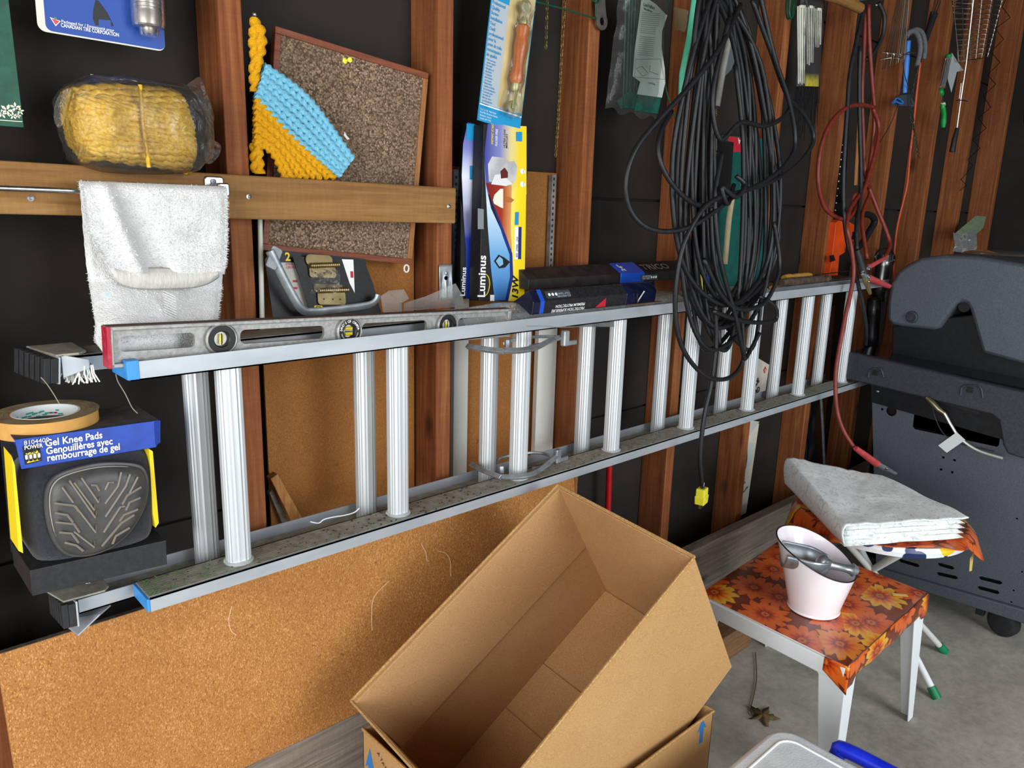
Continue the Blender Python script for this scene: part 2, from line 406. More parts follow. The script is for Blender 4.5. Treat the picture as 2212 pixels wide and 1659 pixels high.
# feet of the rear section: bracket and ribbed rubber pad
def foot(z0, z1, top):
    ft = obj('foot_bracket', MB(), ALUF, lad) if False else None
    mb = MB()
    zc = (z0+z1)/2
    if top:
        a = [P(127, 775, 1.135), P(127, 828, 1.135), P(60, 806, 1.225), P(57, 750, 1.225)]
    else:
        a = [P(163, 1303, 1.135), P(166, 1350, 1.135), P(135, 1310, 1.215), P(130, 1270, 1.215)]
    n = (a[2]-a[0]).cross(a[1]-a[0]).normalized()
    if n.x > 0: n = -n
    fr = Fr(a[0], a[3]-a[0], a[1]-a[0], n); w = (a[3]-a[0]).length; h = (a[1]-a[0]).length
    pl = obj('foot_plate', MB().box((0, -.002, -.003), (w, h+.002, 0), fr), ALUF, lad, bevel=.001)
    m2 = MB().box((0, 0, .0002), (w, h, .009), fr)
    nrib = 6
    for i in range(nrib): m2.box((w*i/nrib+.002, -.0006, .009), (w*(i+1)/nrib-.003, h+.0006, .017), fr)
    obj('rubber_pad', m2, RUBBER, pl, bevel=.0008)
    # ears that pinch the rail
    x1 = .275
    if top:
        for yy in (1.14, 1.226): obj('foot_ear', MB().hexa([(a[0].x+.004, yy, z0-.004), (x1, yy, z0+.006), (x1, yy, z1-.004), (a[0].x+.004, yy, z1+.006)], [(a[0].x+.004, yy+.003, z0-.004), (x1, yy+.003, z0+.006), (x1, yy+.003, z1-.004), (a[0].x+.004, yy+.003, z1+.006)]), ALUF, lad, bevel=.0006)
        obj('foot_tongue', MB().hexa([(a[0].x-.002, 1.14, z1+.004), (x1-.012, 1.14, z1+.004), (x1, 1.152, z1+.004), (x1, 1.226, z1+.004), (a[3].x, 1.226, z1+.004)],
            [(a[0].x-.002, 1.14, z1+.007), (x1-.012, 1.14, z1+.007), (x1, 1.152, z1+.007), (x1, 1.226, z1+.007), (a[3].x, 1.226, z1+.007)]), ALUD, lad)
        br = MB(); random.seed(3)
        for i in range(60):
            x = random.uniform(a[0].x+.01, x1+.01); y = random.uniform(1.14, 1.2)
            br.tube([(x, y, z0+.01), (x+random.uniform(-.004, .004), y, z0-.002), (x+random.uniform(-.008, .008), y-.004, z0-.014)], .0011, 4)
        o = obj('bristles', br, M('bristle', '#e6e6e0', rough=.6), lad); o['kind'] = 'stuff'
    else:
        ea = obj('foot_ear', MB().hexa([(a[0].x-.012, 1.148, z1+.004), (a[0].x+.03, 1.148, z1+.003), (x1-.008, 1.148, z1+.003), (x1, 1.158, z1+.003), (x1, 1.225, z1+.003), (a[0].x-.03, 1.225, z1+.004)],
            [(a[0].x-.012, 1.148, z1+.007), (a[0].x+.03, 1.148, z1+.006), (x1-.008, 1.148, z1+.006), (x1, 1.158, z1+.006), (x1, 1.225, z1+.006), (a[0].x-.03, 1.225, z1+.007)]), ALUD, lad, bevel=.0008)
        obj('rivet', MB().sphere((x1-.02, 1.187, z1+.007), .0055, 10, 6, (1, 1, .6)), STEEL, ea, smooth=True)
        obj('foot_ear', MB().hexa([(a[0].x, 1.14, z0-.028), (x1-.02, 1.14, z0-.006), (x1, 1.158, z0-.006), (x1, 1.2, z0-.006), (a[0].x-.01, 1.2, z0-.028)],
            [(a[0].x, 1.14, z0-.025), (x1-.02, 1.14, z0-.003), (x1, 1.158, z0-.003), (x1, 1.2, z0-.003), (a[0].x-.01, 1.2, z0-.025)]), ALUF, lad, bevel=.0008)
foot(1.061, 1.083, True); foot(.706, .728, False)
# rung locks gripping the third pair of rungs (a flat bent lever seen from above)
def lock(z, flip, z2):
    Yc = 1.10
    pts = ([(1018, 1003), (1047, 1018), (1083, 1031)], [(1083, 1030), (1118, 1030), (1152, 1023), (1180, 1004), (1208, 980)]) if not flip else \
          ([(1010, 748), (1050, 755), (1088, 759)], [(1088, 757), (1126, 757), (1162, 749), (1190, 735), (1222, 726)])
    root = None
    for seq in pts:
        ps = [PZ(a, b, z) for a, b in seq]
        o = obj('lock_lever', MB().tube(spline(ps, 5), .0085, 4, flat=.75, upv=(0, 0, 1)), ZINC, lad if root is None else root, bevel=.0012)
        if root is None: root = o
    piv = PZ(*( (1083, 1019) if not flip else (1096, 748)), z)
    obj('pivot_rivet', MB().lathe([(.0005, .004), (.005, .003), (.006, 0), (.006, -.012)], Fr(piv + V((0, 0, .01)), (1,0,0), (0,1,0)), 14), ZINC, root, smooth=True)
    e = PZ(*((1205, 984) if not flip else (1222, 730)), z)
    obj('lock_hook', MB().box((e.x-.012, e.y-.008, z-.016), (e.x+.004, e.y+.004, z+.016)).box((e.x-.004, e.y-.006, z-.016), (e.x+.03, e.y+.002, z-.006)), ZINC, root, bevel=.0025)
    obj('spring_loop', MB().tube(spline([PZ(*q, z) for q in (((1150, 1012), (1185, 1005), (1188, 985), (1150, 978), (1085, 988), (1070, 1000)) if not flip else ((1145, 748), (1190, 738), (1200, 728), (1150, 728), (1105, 735), (1090, 742)))], 5), .0035, 6), ZINC, root, smooth=True)
lock(.752, False, 0); lock(1.035, True, 0)

# ================================================================ CHIPBOARD PANELS
CHIP = chipboard('chipboard', '#ae773e', '#cf9d62', '#8d582b', 500)
HARD = chipboard('hardboard', '#94602d', '#a8743e', '#7c4c20', 800)
EDGE = M('dusty_edge', '#4a3f34', '#6b5c4c', 120, rough=.95, bmp=.4)
t = thing('chipboard_panel', 'large orange-brown chipboard panel leaning below the ladder', 'board', (.7, 1.2, .303))
f = fr3((.135, 1.176, .303), (1.362, 1.176, .303), (.135, 1.222, .645))
obj('sheet', MB().box((0, 0, -.012), (f.w, f.h, 0), f), CHIP, t, bevel=.0008)
obj('top_edge', MB().box((0, f.h, -.012), (f.w, f.h+.0008, 0), f), EDGE, t)
CHALK = M('chalk_scuff', '#d9b68a', rough=.9)
for seq in ([(840, 1255), (808, 1290), (803, 1330), (804, 1362)], [(945, 1190), (962, 1195), (972, 1210), (974, 1245)], [(910, 1175), (920, 1195), (922, 1212)], [(500, 1310), (494, 1340), (499, 1362), (510, 1372)]):
    pp = []
    for a, b in seq:
        r = ray(a, b); s = (f.o - CAM).dot(f.n) / r.dot(f.n); pp.append(CAM + r*s + f.n*.0003)
    obj('chalk_mark', MB().tube(spline(pp, 5), .0009, 4), CHALK, t)
f = Fr((.605, 1.318, .5), (1, 0, 0), (0, 0, 1))
tag(obj('hardboard_sheet', MB().box((0, 0, -.006), (.338, .76, 0), f), HARD, bevel=.001), 'brown hardboard sheet standing behind the cork board between two studs', 'board')
f = Fr((1.045, 1.322, .5), (1, 0, 0), (0, 0, 1))
tag(obj('hardboard_sheet', MB().box((0, 0, -.006), (.318, 1.376-.5, 0), f), HARD, bevel=.001), 'brown hardboard sheet with metal strips behind the light bulb boxes', 'board')

# ================================================================ more helpers and materials
def PL(fr, px, py):
    r = ray(px, py); s = (fr.o - CAM).dot(fr.n) / r.dot(fr.n); q = CAM + r*s - fr.o
    return (q.dot(fr.u), q.dot(fr.v))
def PLS(fr, seq): return [PL(fr, a, b) for a, b in seq]
def film(name, haze=.06, gloss=.5, rough=.12, wr=.8, wscale=18, col='#ffffff', wdist=.012):
    if name in _m: return _m[name]
    m, nt, b = newmat(name); nt.nodes.remove(b); out = nt.nodes['Material Output']
    tr = node(nt, 'ShaderNodeBsdfTransparent'); gl = node(nt, 'ShaderNodeBsdfGlossy'); df = node(nt, 'ShaderNodeBsdfDiffuse')
    tr.inputs[0].default_value = srgb(col); gl.inputs['Roughness'].default_value = rough; df.inputs[0].default_value = srgb('#dfe3e2')
    n = bump(nt, noise(nt, coords(nt), wscale, 5, .6, 1.2), wr, wdist)
    for q in (gl, df): nt.links.new(n, q.inputs['Normal'])
    fz = node(nt, 'ShaderNodeFresnel'); fz.inputs['IOR'].default_value = 1.45; nt.links.new(n, fz.inputs['Normal'])
    m1 = node(nt, 'ShaderNodeMixShader'); nt.links.new(math_(nt, 'MULTIPLY', fz.outputs[0], gloss*2), m1.inputs[0]); nt.links.new(tr.outputs[0], m1.inputs[1]); nt.links.new(gl.outputs[0], m1.inputs[2])
    m2 = node(nt, 'ShaderNodeMixShader'); m2.inputs[0].default_value = haze; nt.links.new(m1.outputs[0], m2.inputs[1]); nt.links.new(df.outputs[0], m2.inputs[2])
    nt.links.new(m2.outputs[0], out.inputs[0]); _m[name] = m; return m
FILM = film('clear_film', .03, .55, .14, .9, 26); BAG = film('cloudy_bag', .16, .45, .25, .7, 22); BLIS = film('blister_plastic', .03, .35, .08, .15, 40)
def twist(mb, pts, r, lobes=3, amp=.2, pitch=.02, n=9, closed=False, flat=1.0):
    """a twisted strand: tube whose section is a turning lobed circle"""
    pts = [V(p) for p in pts]; m = len(pts); T = []
    for i in range(m):
        a = pts[(i-1) % m] if (i > 0 or closed) else pts[i]; b = pts[(i+1) % m] if (i < m-1 or closed) else pts[i]
        T.append((b-a).normalized())
    nn = T[0].orthogonal(); s = 0; vs = []
    for i in range(m):
        if i: s += (pts[i]-pts[i-1]).length
        nn = (nn - T[i]*nn.dot(T[i])).normalized(); bb = T[i].cross(nn)
        for k in range(n):
            t = 2*math.pi*k/n; rr = r*(1 + amp*math.cos(lobes*t - 2*math.pi*s/pitch))
            vs.append(pts[i] + (nn*math.cos(t) + bb*math.sin(t)*flat)*rr)
    fs = []
    for i in range(m if closed else m-1):
        j = (i+1) % m
        for k in range(n): fs.append((i*n+k, i*n+(k+1) % n, j*n+(k+1) % n, j*n+k))
    return mb.add(vs, fs)
def resample(pts, d):
    out = [V(pts[0])]; acc = 0
    for i in range(1, len(pts)):
        a, b = V(pts[i-1]), V(pts[i]); L = (b-a).length; x = d - acc
        while x <= L: out.append(a + (b-a)*(x/L)); x += d
        acc = L - (x - d)
    return out
def hsh(a, b=0.0): return (math.sin(a*12.9898 + b*78.233)*43758.5453) % 1.0
def vn(x, y):
    """smooth value noise"""
    i, j = math.floor(x), math.floor(y); u, v = x-i, y-j; u = u*u*(3-2*u); v = v*v*(3-2*v)
    return (hsh(i, j)*(1-u) + hsh(i+1, j)*u)*(1-v) + (hsh(i, j+1)*(1-u) + hsh(i+1, j+1)*u)*v - .5

# ================================================================ GREEN CARD, upper left corner
f = fr3(P(-50, 268, 1.262), P(50, 275, 1.262), P(-78, -60, 1.262))
g = thing('green_card', 'dark green card with white flower border hanging in the upper left corner', 'card', f(.03, 0))
GRN = M('green_card_paper', '#184a3b', '#205745', 90, rough=.6)
w1 = PL(f, 51, 275)[0]
obj('sheet', MB().box((0, 0, -.003), (w1, f.h, 0), f), GRN, g)
CREAM = M('cream_print', '#e6e4cf', rough=.7)
for (cx, cy, s) in ((15, 238, 11), (33, 232, 9), (4, 246, 8), (43, 240, 7), (28, 250, 7), (39, 250, 5)):
    a, b = PL(f, cx, cy); s *= .0007
    for k in range(5):
        t = 2*math.pi*k/5 + cx
        pts = [(a + s*.2*math.cos(t-.5), b + s*.2*math.sin(t-.5)), (a + s*.7*math.cos(t-.35), b + s*.7*math.sin(t-.35)), (a + s*1.1*math.cos(t), b + s*1.1*math.sin(t)), (a + s*.7*math.cos(t+.35), b + s*.7*math.sin(t+.35)), (a + s*.2*math.cos(t+.5), b + s*.2*math.sin(t+.5))]
        flatpoly('petal_print', pts, f, CREAM, g)
mb = MB().tube([f(*PL(f, -5, 259), .0006), f(*PL(f, 48, 263), .0006)], .0007, 4); obj('border_line', mb, CREAM, g)

# ================================================================ BLUE BLISTER CARD
f = fr3(P(82, 66, 1.243), P(357, 112, 1.243), P(72, -280, 1.243))
g = thing('blister_card', 'blue retail card with silver flashlight under a clear blister above the rope', 'blister pack', f(f.w/2, 0))
WB = M('white_board', '#d8d6cc', rough=.8)
plate('backing_card', [rrect(0, 0, f.w, f.h, .01)], f, -.0012, 0, WB, g)
hole = PLS(f, [(206, 55), (233, 56), (246, 57), (232, 28), (213, 2), (206, 0), (201, 22), (200, 40)])
plate('blue_face', [rrect(.0095, .002, f.w-.0003, f.h, .008), hole], f, .0001, .0007, BLUEP, g)
obj('hanger_hole', MB().add([f(a, b, .0001) for a, b in hole], [tuple(range(len(hole)))]), INK, g)
flatpoly('tab', PLS(f, [(213, 42), (239, 44), (240, 57), (213, 56)]), f, BLUEP, g, .0003)
tri = PLS(f, [(107, 37), (131, 46), (120, 57)])
flatpoly('logo_border', tri, f, WHITE, g, .0009)
c = (sum(p[0] for p in tri)/3, sum(p[1] for p in tri)/3)
flatpoly('logo_triangle', [(c[0]+(a-c[0])*.72, c[1]+(b-c[1])*.72) for a, b in tri], f, M('logo_red', '#d8202c', rough=.4), g, .0012)
lf = [(c[0]+.0019*math.cos(t), c[1]+.004+.0019*math.sin(t)) for t in (0, 1.05, 2.1, 3.14, 4.2, 5.2)]
flatpoly('logo_leaf', lf, f, M('logo_green', '#1f7a3a', rough=.4), g, .0014)
a, b = PL(f, 132, 49); text('Packaged for / Empaqueté pour', f.at(a, b, .0008), .0052, WHITE, g, bold=.01)
a, b = PL(f, 131, 58); text('CANADIAN TIRE CORPORATION', f.at(a, b, .0008), .0068, WHITE, g, bold=.02, sx=.72)
# the flashlight: ribbed barrel and lens, pointing down
p0 = PL(f, 313, 78); top = PL(f, 316, -120)
tf = Fr(f(p0[0], p0[1], .018), f.u, f.n, f.v)
prof = [(.0005, 0), (.006, .001), (.0085, .005), (.009, .009), (.0155, .0095), (.018, .012), (.0185, .028)]
z = .03
for i in range(9): prof += [(.0175, z), (.0175, z+.002), (.016, z+.0026), (.016, z+.0042)]; z += .0048
prof += [(.017, z), (.018, z+.004), (.018, .14), (.0005, .14)]
obj('flashlight', MB().lathe(prof, tf, 28), M('flashlight_silver', '#b3ada2', '#928d84', 60, rough=.35, metal=.7), g, smooth=True)
prof = [(.004, -.004), (.012, -.003), (.0135, .007), (.021, .009), (.0225, .015), (.023, .15)]
obj('blister', MB().lathe(prof, tf, 24), BLIS, g, smooth=True)

# ================================================================ ROPE BUNDLE in plastic
g = thing('rope_bundle', 'bundle of twisted yellow rope in torn clear plastic resting on the board', 'rope', P(300, 366, 1.19))
YROPE = M('yellow_rope', '#c08f18', '#dcb730', 250, rough=.55)
mb = MB(); rows = 18
zb, zt = P(300, 358, 1.16).z, P(300, 186, 1.16).z
xl, xr = P(165, 280, 1.17).x, P(432, 280, 1.17).x; xc = (xl+xr)/2
for j in range(rows):
    q = (j+.5)/rows; z = zb + (zt-zb)*q; bul = (1 - abs(2*q-1)**3.2)
    hw = (xr-xl)/2*(.84 + .16*bul) - .004; hd = .028 + .03*bul
    sh = -.012*(q-.5)
    pts = []
    for k in range(150):
        t = 2*math.pi*k/150; cc, ss = math.cos(t), math.sin(t)
        x = xc + sh + hw*(abs(cc)**.6)*(1 if cc > 0 else -1); y = 1.215 + hd*(abs(ss)**.75)*(1 if ss > 0 else -1)
        pts.append(V((x, y, z + .003*math.sin(2*t + j) + .0035*cc*(q-.5)*2 + .006*math.sin(t*1.0+.5)*(q-.5))))
    twist(mb, pts, .0057, 3, .3, .019 if j % 5 else .021, 9, True)
obj('rope', mb, YROPE, g, smooth='all')
for seg in ([(303, 183), (306, 230), (310, 280), (318, 330), (322, 362)],):
    obj('tie_cord', MB().tube(spline(pxs(seq=[(a, b, 1.147) for a, b in seg]), 6), .0028, 6), YROPE, g, smooth=True)
def wrapf(u, v):
    t = 2*math.pi*u; p = -math.pi/2 + math.pi*v
    cx, cz = xc + .004, (zb+zt)/2 + .002
    e = .55
    co = lambda a: (abs(math.cos(a))**e)*(1 if math.cos(a) > 0 else -1)
    si = lambda a: (abs(math.sin(a))**e)*(1 if math.sin(a) > 0 else -1)
    x = co(p)*co(t); y = co(p)*si(t); z = si(p)
    d = 1 + .07*vn(u*14+3, v*9) + .05*vn(u*31, v*23)
    ext = .018 if x > 0 else .012
    return V((cx + x*((xr-xl)/2 + ext)*d + .012*vn(v*7, 3), 1.213 + y*.073*d, cz + z*((zt-zb)/2 + .0115)*(1 + .05*vn(u*17, 5)) + (.012*max(0, x)**3*max(0, z))))
obj('plastic_wrap', MB().grid(wrapf, 72, 36), FILM, g, smooth='all')
# torn corners of the wrap and the paper label standing up behind
for k, seq in enumerate(([(395, 182), (418, 176), (432, 157), (446, 200), (470, 260), (452, 275), (430, 205)], [(448, 300), (470, 305), (482, 318), (470, 345), (445, 362), (440, 330)],
                         [(118, 215), (140, 190), (165, 185), (150, 230), (130, 290), (113, 260)])):
    pts = [P(a, b, 1.165 + .012*((i*7+k) % 3)) for i, (a, b) in enumerate(seq)]
    cpt = sum(pts, V((0, 0, 0)))/len(pts) + V((0, -.008, 0))
    o = obj('wrap_tail', MB().add(pts + [cpt], [(i, (i+1) % len(pts), len(pts)) for i in range(len(pts))]), FILM, g, smooth='all', sub=2)
obj('paper_label', MB().add([P(195, 160, 1.25), P(240, 168, 1.25), P(285, 170, 1.25), P(300, 178, 1.25), P(250, 182, 1.25), P(203, 176, 1.25)], [(0, 1, 4, 5), (1, 2, 3, 4)]), M('label_paper', '#c9bda4', rough=.9), g, solid=.0006)

# ================================================================ TOWEL BAR and TOWEL
YB = 1.178
g = thing('towel_bar', 'thin chrome towel bar mounted on the wooden board', 'towel bar', P(200, 414, YB))
a, b = P(-60, 404, YB), P(452, 423, YB)
obj('rod', MB().cyl(a, b, .0036, 12), STEEL, g, smooth=True)
f = Fr(P(460, 398, 1.2118), (1, 0, 0), (0, 0, 1))
br = obj('bracket', MB().prism(rrect(-.014, -.024, .016, .012, .005), f, 0, .004).prism(rrect(-.006, -.018, .012, .002, .004), f, .004, .034), STEEL, g, bevel=.002, smooth=True)
obj('screw', MB().lathe([(.0004, .0022), (.0015, .003), (.0042, .0022), (.0042, 0)], f.at(-.001, .004, .0042), 12), ZINC, br, smooth=True)
TOW = M('terry_cloth', '#e2e3e2', '#cfcfcc', 30, rough=.95, bmp=.8, bscale=420, bdist=.003, sheen=.4, lo=.35, hi=.7)
g = thing('hand_towel', 'white terry hand towel folded over the chrome bar', 'towel', P(330, 690, 1.18))
def lerp(a, b, t): return a + (b-a)*t
def edge(tab, t):
    for i in range(len(tab)-1):
        if t <= tab[i+1][0] or i == len(tab)-2:
            k = (t-tab[i][0])/(tab[i+1][0]-tab[i][0]); return (lerp(tab[i][1], tab[i+1][1], k), lerp(tab[i][2], tab[i+1][2], k))
# rear hanging layer: falls to below the level
Lb = [(0, 172, 395), (.45, 186, 570), (.8, 206, 700), (.9, 203, 735), (1.0, 225, 765)]
Rb = [(0, 484, 408), (.45, 480, 600), (.8, 469, 700), (1.0, 466, 768)]
def back(u, v):
    l, r = edge(Lb, v), edge(Rb, v); px, py = lerp(l[0], r[0], u), lerp(l[1], r[1], u)
    y = 1.188 + .006*math.sin(u*5+v*3) + .012*vn(u*4, v*3+9) + .0022*vn(u*80, v*90) - .008*math.exp(-((u-.15)/.2)**2)*v
    if u < .03 or u > .97: y += .005
    y -= .052*max(0, min(1, (v-.55)/.25))
    return P(px, py, y)
def front(u, v):
    # over the bar, down to the hem; the left third folds under along a diagonal
    Lf = [(0, 171, 392), (.12, 174, 410), (.5, 188, 500), (1.0, 246, 596)]
    Rf = [(0, 486, 404), (.12, 489, 420), (.5, 490, 505), (1.0, 484, 592)]
    l, r = edge(Lf, v), edge(Rf, v); px, py = lerp(l[0], r[0], u), lerp(l[1], r[1], u)
    dx = px - (222 + (py-395)*.42)                                       # distance from the diagonal fold
    y = 1.160 - .014*math.exp(-(dx/18)**2) + .014*math.exp(-((dx-40)/30)**2)*min(1, v*2) + .008*vn(u*5, v*4) + .0022*vn(u*90+7, v*80)
    if v > .93: y += .004 if v > .97 else -.002
    if v < .1: y += .018*(1-v/.1)**2
    if px > 470: y += .006*((px-470)/18)**2
    return P(px, py - 4*math.sin(u*7)*0, y)
ob1 = obj('rear_layer', MB().grid(back, 60, 70), TOW, g, smooth='all', solid=.004)
ob2 = obj('front_layer', MB().grid(front, 70, 50), TOW, g, smooth='all', solid=.004)
def hemf(u, v):
    top = lerp(590, 594, u); px = lerp(246, 472, u); bot = top + 24*(1-(abs(u-.5)*2)**4) + 3
    py = lerp(top-12, bot, v) + (8*(1-u) if v > .5 else 0)
    return P(px, py, 1.164 - .010*math.sin(math.pi*v) + .0015*vn(u*50, v*9))
obj('folded_hem', MB().grid(hemf, 50, 10), M('towel_hem', '#dad8d2', '#c6c3ba', 60, (8, 1, 1), rough=.95, bmp=.6, bscale=300), g, smooth='all', solid=.003)
mb = MB()
for i in range(12):
    y0 = 628 + i*5.6
    mb.tube([P(352 + (y0-622)*.05, y0, 1.1372), P(379 + (y0-622)*.05, y0+13, 1.1372)], .0007, 4)
o = obj('woven_band', mb, M('towel_weave', '#d5d4d0', rough=.9), g); o['kind'] = 'stuff'
random.seed(5); mb = MB()
for fn, n in ((front, 5500), (back, 5000)):
    for i in range(n):
        u, v = random.random(), random.random()*.93
        if fn is back and v < .5: continue
        if random.random() < .25: u = random.choice((random.uniform(0, .02), random.uniform(.98, 1)))
        elif fn is front and random.random() < .1: v = random.uniform(0, .03)
        p = fn(u, v) + V((0, -.002, 0)); d = V((random.uniform(-1, 1), random.uniform(-1.4, -.2), random.uniform(-1, .8))).normalized()*random.uniform(.0022, .0042)
        if u < .02: d.x -= .002
        if u > .98: d.x += .002
        w = V((random.uniform(-1, 1), 0, random.uniform(-1, 1)))*.0009
        mb.add([p-w, p+w, p+d], [(0, 1, 2)])
o = obj('terry_pile', mb, M('terry_fibre', '#e4e5e4', rough=1.0), g); o['kind'] = 'stuff'
flatpoly('ink_stain', [(-.003, 0), (-.001, .0035), (.0015, .001), (.003, .002), (.002, -.002), (-.001, -.003)], Fr(P(232, 636, 1.150), (1, 0, 0), (0, 0, 1)), M('ink_stain', '#a9ccd2', rough=.9), g)

# ================================================================ LEVEL
f = fr3(P(235, 797, 1.088), P(235, 797, 1.088) + (P(1102, 667, 1.097) - P(222, 707, 1.088)), P(222, 707, 1.088))
LV = thing('spirit_level', 'long grey cast-metal spirit level with three vials standing on the ladder', 'spirit level', f(f.w/2, 0))
def win(x0, x1, ytop, ybot):
    a0, b0 = PL(f, *x0); a1, b1 = PL(f, *x1)
    return a0, a1
Hh = f.h
wins = [(PL(f, 260, 740)[0], PL(f, 426, 740)[0]), (PL(f, 524, 725)[0], PL(f, 706, 715)[0]), (PL(f, 788, 705)[0], PL(f, 928, 700)[0]), (PL(f, 996, 690)[0], PL(f, 1078, 690)[0])]
vials = [PL(f, 481, 736)[0], PL(f, 757, 715)[0], PL(f, 969, 699)[0]]
loops = [[(.004, .004), (f.w-.004, .004), (f.w-.004, Hh-.004), (.004, Hh-.004)]]
for a0, a1 in wins: loops.append(list(reversed(rrect(a0, Hh*.36, a1, Hh*.74, .008))))
for a in vials: loops.append(list(reversed(circ(a, Hh*.54, .0205, 28))))
plate('web', loops, f, -.014, -.008, CAST, LV)
obj('bottom_flange', MB().box((0, 0, -.022), (f.w, .006, 0), f), CAST, LV, bevel=.0015)
obj('top_flange', MB().box((0, Hh-.006, -.022), (f.w, Hh, 0), f), CAST, LV, bevel=.0015)
obj('top_dust', MB().box((.001, Hh, -.0215), (f.w-.001, Hh+.0004, -.0005), f), M('rust_dust', '#5b4038', '#4a3833', 60, rough=.95), LV)
obj('end_bar', MB().box((0, 0, -.022), (.008, Hh, 0), f), CAST, LV, bevel=.001)
obj('end_bar', MB().box((f.w-.008, 0, -.022), (f.w, Hh, 0), f), CAST, LV, bevel=.001)
obj('red_end', MB().box((-.0006, .0005, -.0215), (0, Hh-.0005, -.0005), f).box((-.0006, 0, .0), (.0045, Hh, .0007), f), M('red_paint', '#a81630', '#b9425a', 120, rough=.5, lo=.5, hi=.8), LV)
VW = M('vial_white', '#e8e6dc', rough=.5); VY = M('vial_liquid', '#c8b414', rough=.1, coat=.8)
for i, a in enumerate(vials):
    vf = f.at(a, Hh*.54, -.014)
    ring = obj('vial_ring', MB().lathe([(.0225, .0), (.0238, .012), (.0215, .0145), (.0205, .0135), (.020, .002)], vf, 32, cap=False), CAST, LV, smooth=True)
    obj('black_bezel', MB().lathe([(.0105, .004), (.011, .0105), (.0125, .012), (.0198, .012), (.0202, .002)], vf, 32, cap=False), INK, ring, smooth=True)
    obj('vial_window', MB().lathe([(.0002, .004), (.0108, .004)], vf, 24, cap=False), VW, ring)
    d = (.0075, .004) if i != 1 else (.0075, .003)
    for off in ((0,) if i != 1 else (.0045, -.0045)):
        ax = f.v if i != 1 else f.u
        if i == 0: ax = (f.v*.99 + f.u*.05)
        cc = vf(0, 0, .0075) + (f.v*off)
        obj('vial', MB().tube([cc - ax*.0065, cc + ax*.0065], .0032 if i != 1 else .0028, 12), VY, ring, smooth=True)
    obj('vial_mark', MB().box((-.0008, -.0085, .0104), (.0008, .0085, .0108), vf if i == 0 else vf.turn(90) if i == 1 else vf), INK, ring)
    if i == 1:
        s = "SAND'S OF CANADA"
        for k, ch in enumerate(s):
            t = math.radians(172 - k*10.6); q = vf.at(.0145*math.cos(t), .0145*math.sin(t), .0122).turn(math.degrees(t)-90)
            if ch != ' ': text(ch, q, .0058, WHITE, ring, align='CENTER', bold=.02, lift=.0003)
        s = "MONTREAL 473827 CANADA"
        for k, ch in enumerate(s):
            t = math.radians(196 + k*7.2); q = vf.at(.0165*math.cos(t), .0165*math.sin(t), .0122).turn(math.degrees(t)+90)
            if ch != ' ': text(ch, q, .003, WHITE, ring, align='CENTER', lift=.0003)

# ================================================================ CORK BOARD
Yc = 1.268
bl, br_, tl, tr_ = P(567, 540, Yc), P(890, 572, Yc-.004), P(568, 47, Yc), P(887, 151, Yc-.004)
f = fr3(bl, br_, tl)
CB = thing('cork_board', 'framed cork bulletin board leaning tilted behind the wooden board', 'bulletin board', f(f.w/2, 0))
def cork(name):
    m, nt, b = newmat(name); vo = node(nt, 'ShaderNodeTexVoronoi', feature='F1'); vo.inputs['Scale'].default_value = 300
    nt.links.new(coords(nt), vo.inputs['Vector']); hs = node(nt, 'ShaderNodeSeparateColor'); nt.links.new(vo.outputs['Color'], hs.inputs[0])
    c = ramp(nt, [(0, '#3f2f22'), (.2, '#7b634c'), (.8, '#99806a'), (1, '#b59a80')], hs.outputs[0])
    c = mix(nt, ramp(nt, [(.45, (0, 0, 0)), (.75, (.9, .9, .9))], vo.outputs['Distance']), c, '#3a291c')
    c = mix(nt, ramp(nt, [(.35, (.45, .45, .45)), (.7, (0, 0, 0))], noise(nt, coords(nt), 7, 3)), c, '#5a4636')
    nt.links.new(c, b.inputs['Base Color']); b.inputs['Roughness'].default_value = .95
    nt.links.new(bump(nt, vo.outputs['Distance'], -.6, .002), b.inputs['Normal']); return m
W_, H_ = f.w, f.h
obj('cork', MB().box((.006, .006, -.008), (W_-.006, H_-.006, -.003), f), cork('cork'), CB)
FRW = wood('frame_wood', '#5e2f1c', '#86482c', '#9c5c3a', 0, rough=.5, knots=False)
FRO = wood('frame_oak', '#7a4d26', '#a4703e', '#b98552', 2, rough=.5, knots=False)
fwd = .011
obj('frame_rail', MB().box((0, H_-fwd, -.014), (W_, H_, 0), f), FRW, CB, bevel=.0012)
obj('frame_rail', MB().box((0, 0, -.014), (W_, fwd, 0), f), FRW, CB, bevel=.0012)
obj('frame_stile', MB().box((0, fwd, -.014), (fwd, H_-fwd, 0), f), FRW, CB, bevel=.0012)
obj('frame_stile', MB().box((W_-fwd, fwd, -.014), (W_, H_-fwd, 0), f), FRO, CB, bevel=.0012)
q = Fr(f(*PL(f, 747, 131), -.003), f.u, f.v, f.n)
pn = M('yellow_pin', '#e6e63c', rough=.3)
pin = obj('push_pin', MB().lathe([(.0048, 0), (.0048, .001), (.0026, .0025), (.0022, .007), (.004, .009), (.0044, .0105), (.0005, .011)], Fr(q.o, f.u, f.v, (f.n + f.u*.5 + f.v*.2)), 16), pn, CB, smooth=True)
flatpoly('paper_scrap', PLS(f, [(746, 284), (750, 292), (757, 300), (752, 302), (744, 292)]), f, WHITE, CB, -.0026)
tag(obj('eyelet_screw', MB().tube([P(878 + 5*math.cos(2*math.pi*k/12), 580 + 8*math.sin(2*math.pi*k/12), Yc) for k in range(12)], .0016, 6, closed=True).cyl(P(878, 572, Yc), P(878, 566, Yc), .0014, 6), M('white_metal', '#e4e4e0', rough=.4), None, smooth=True), 'small white eyelet under the lower corner of the cork board', 'eyelet')

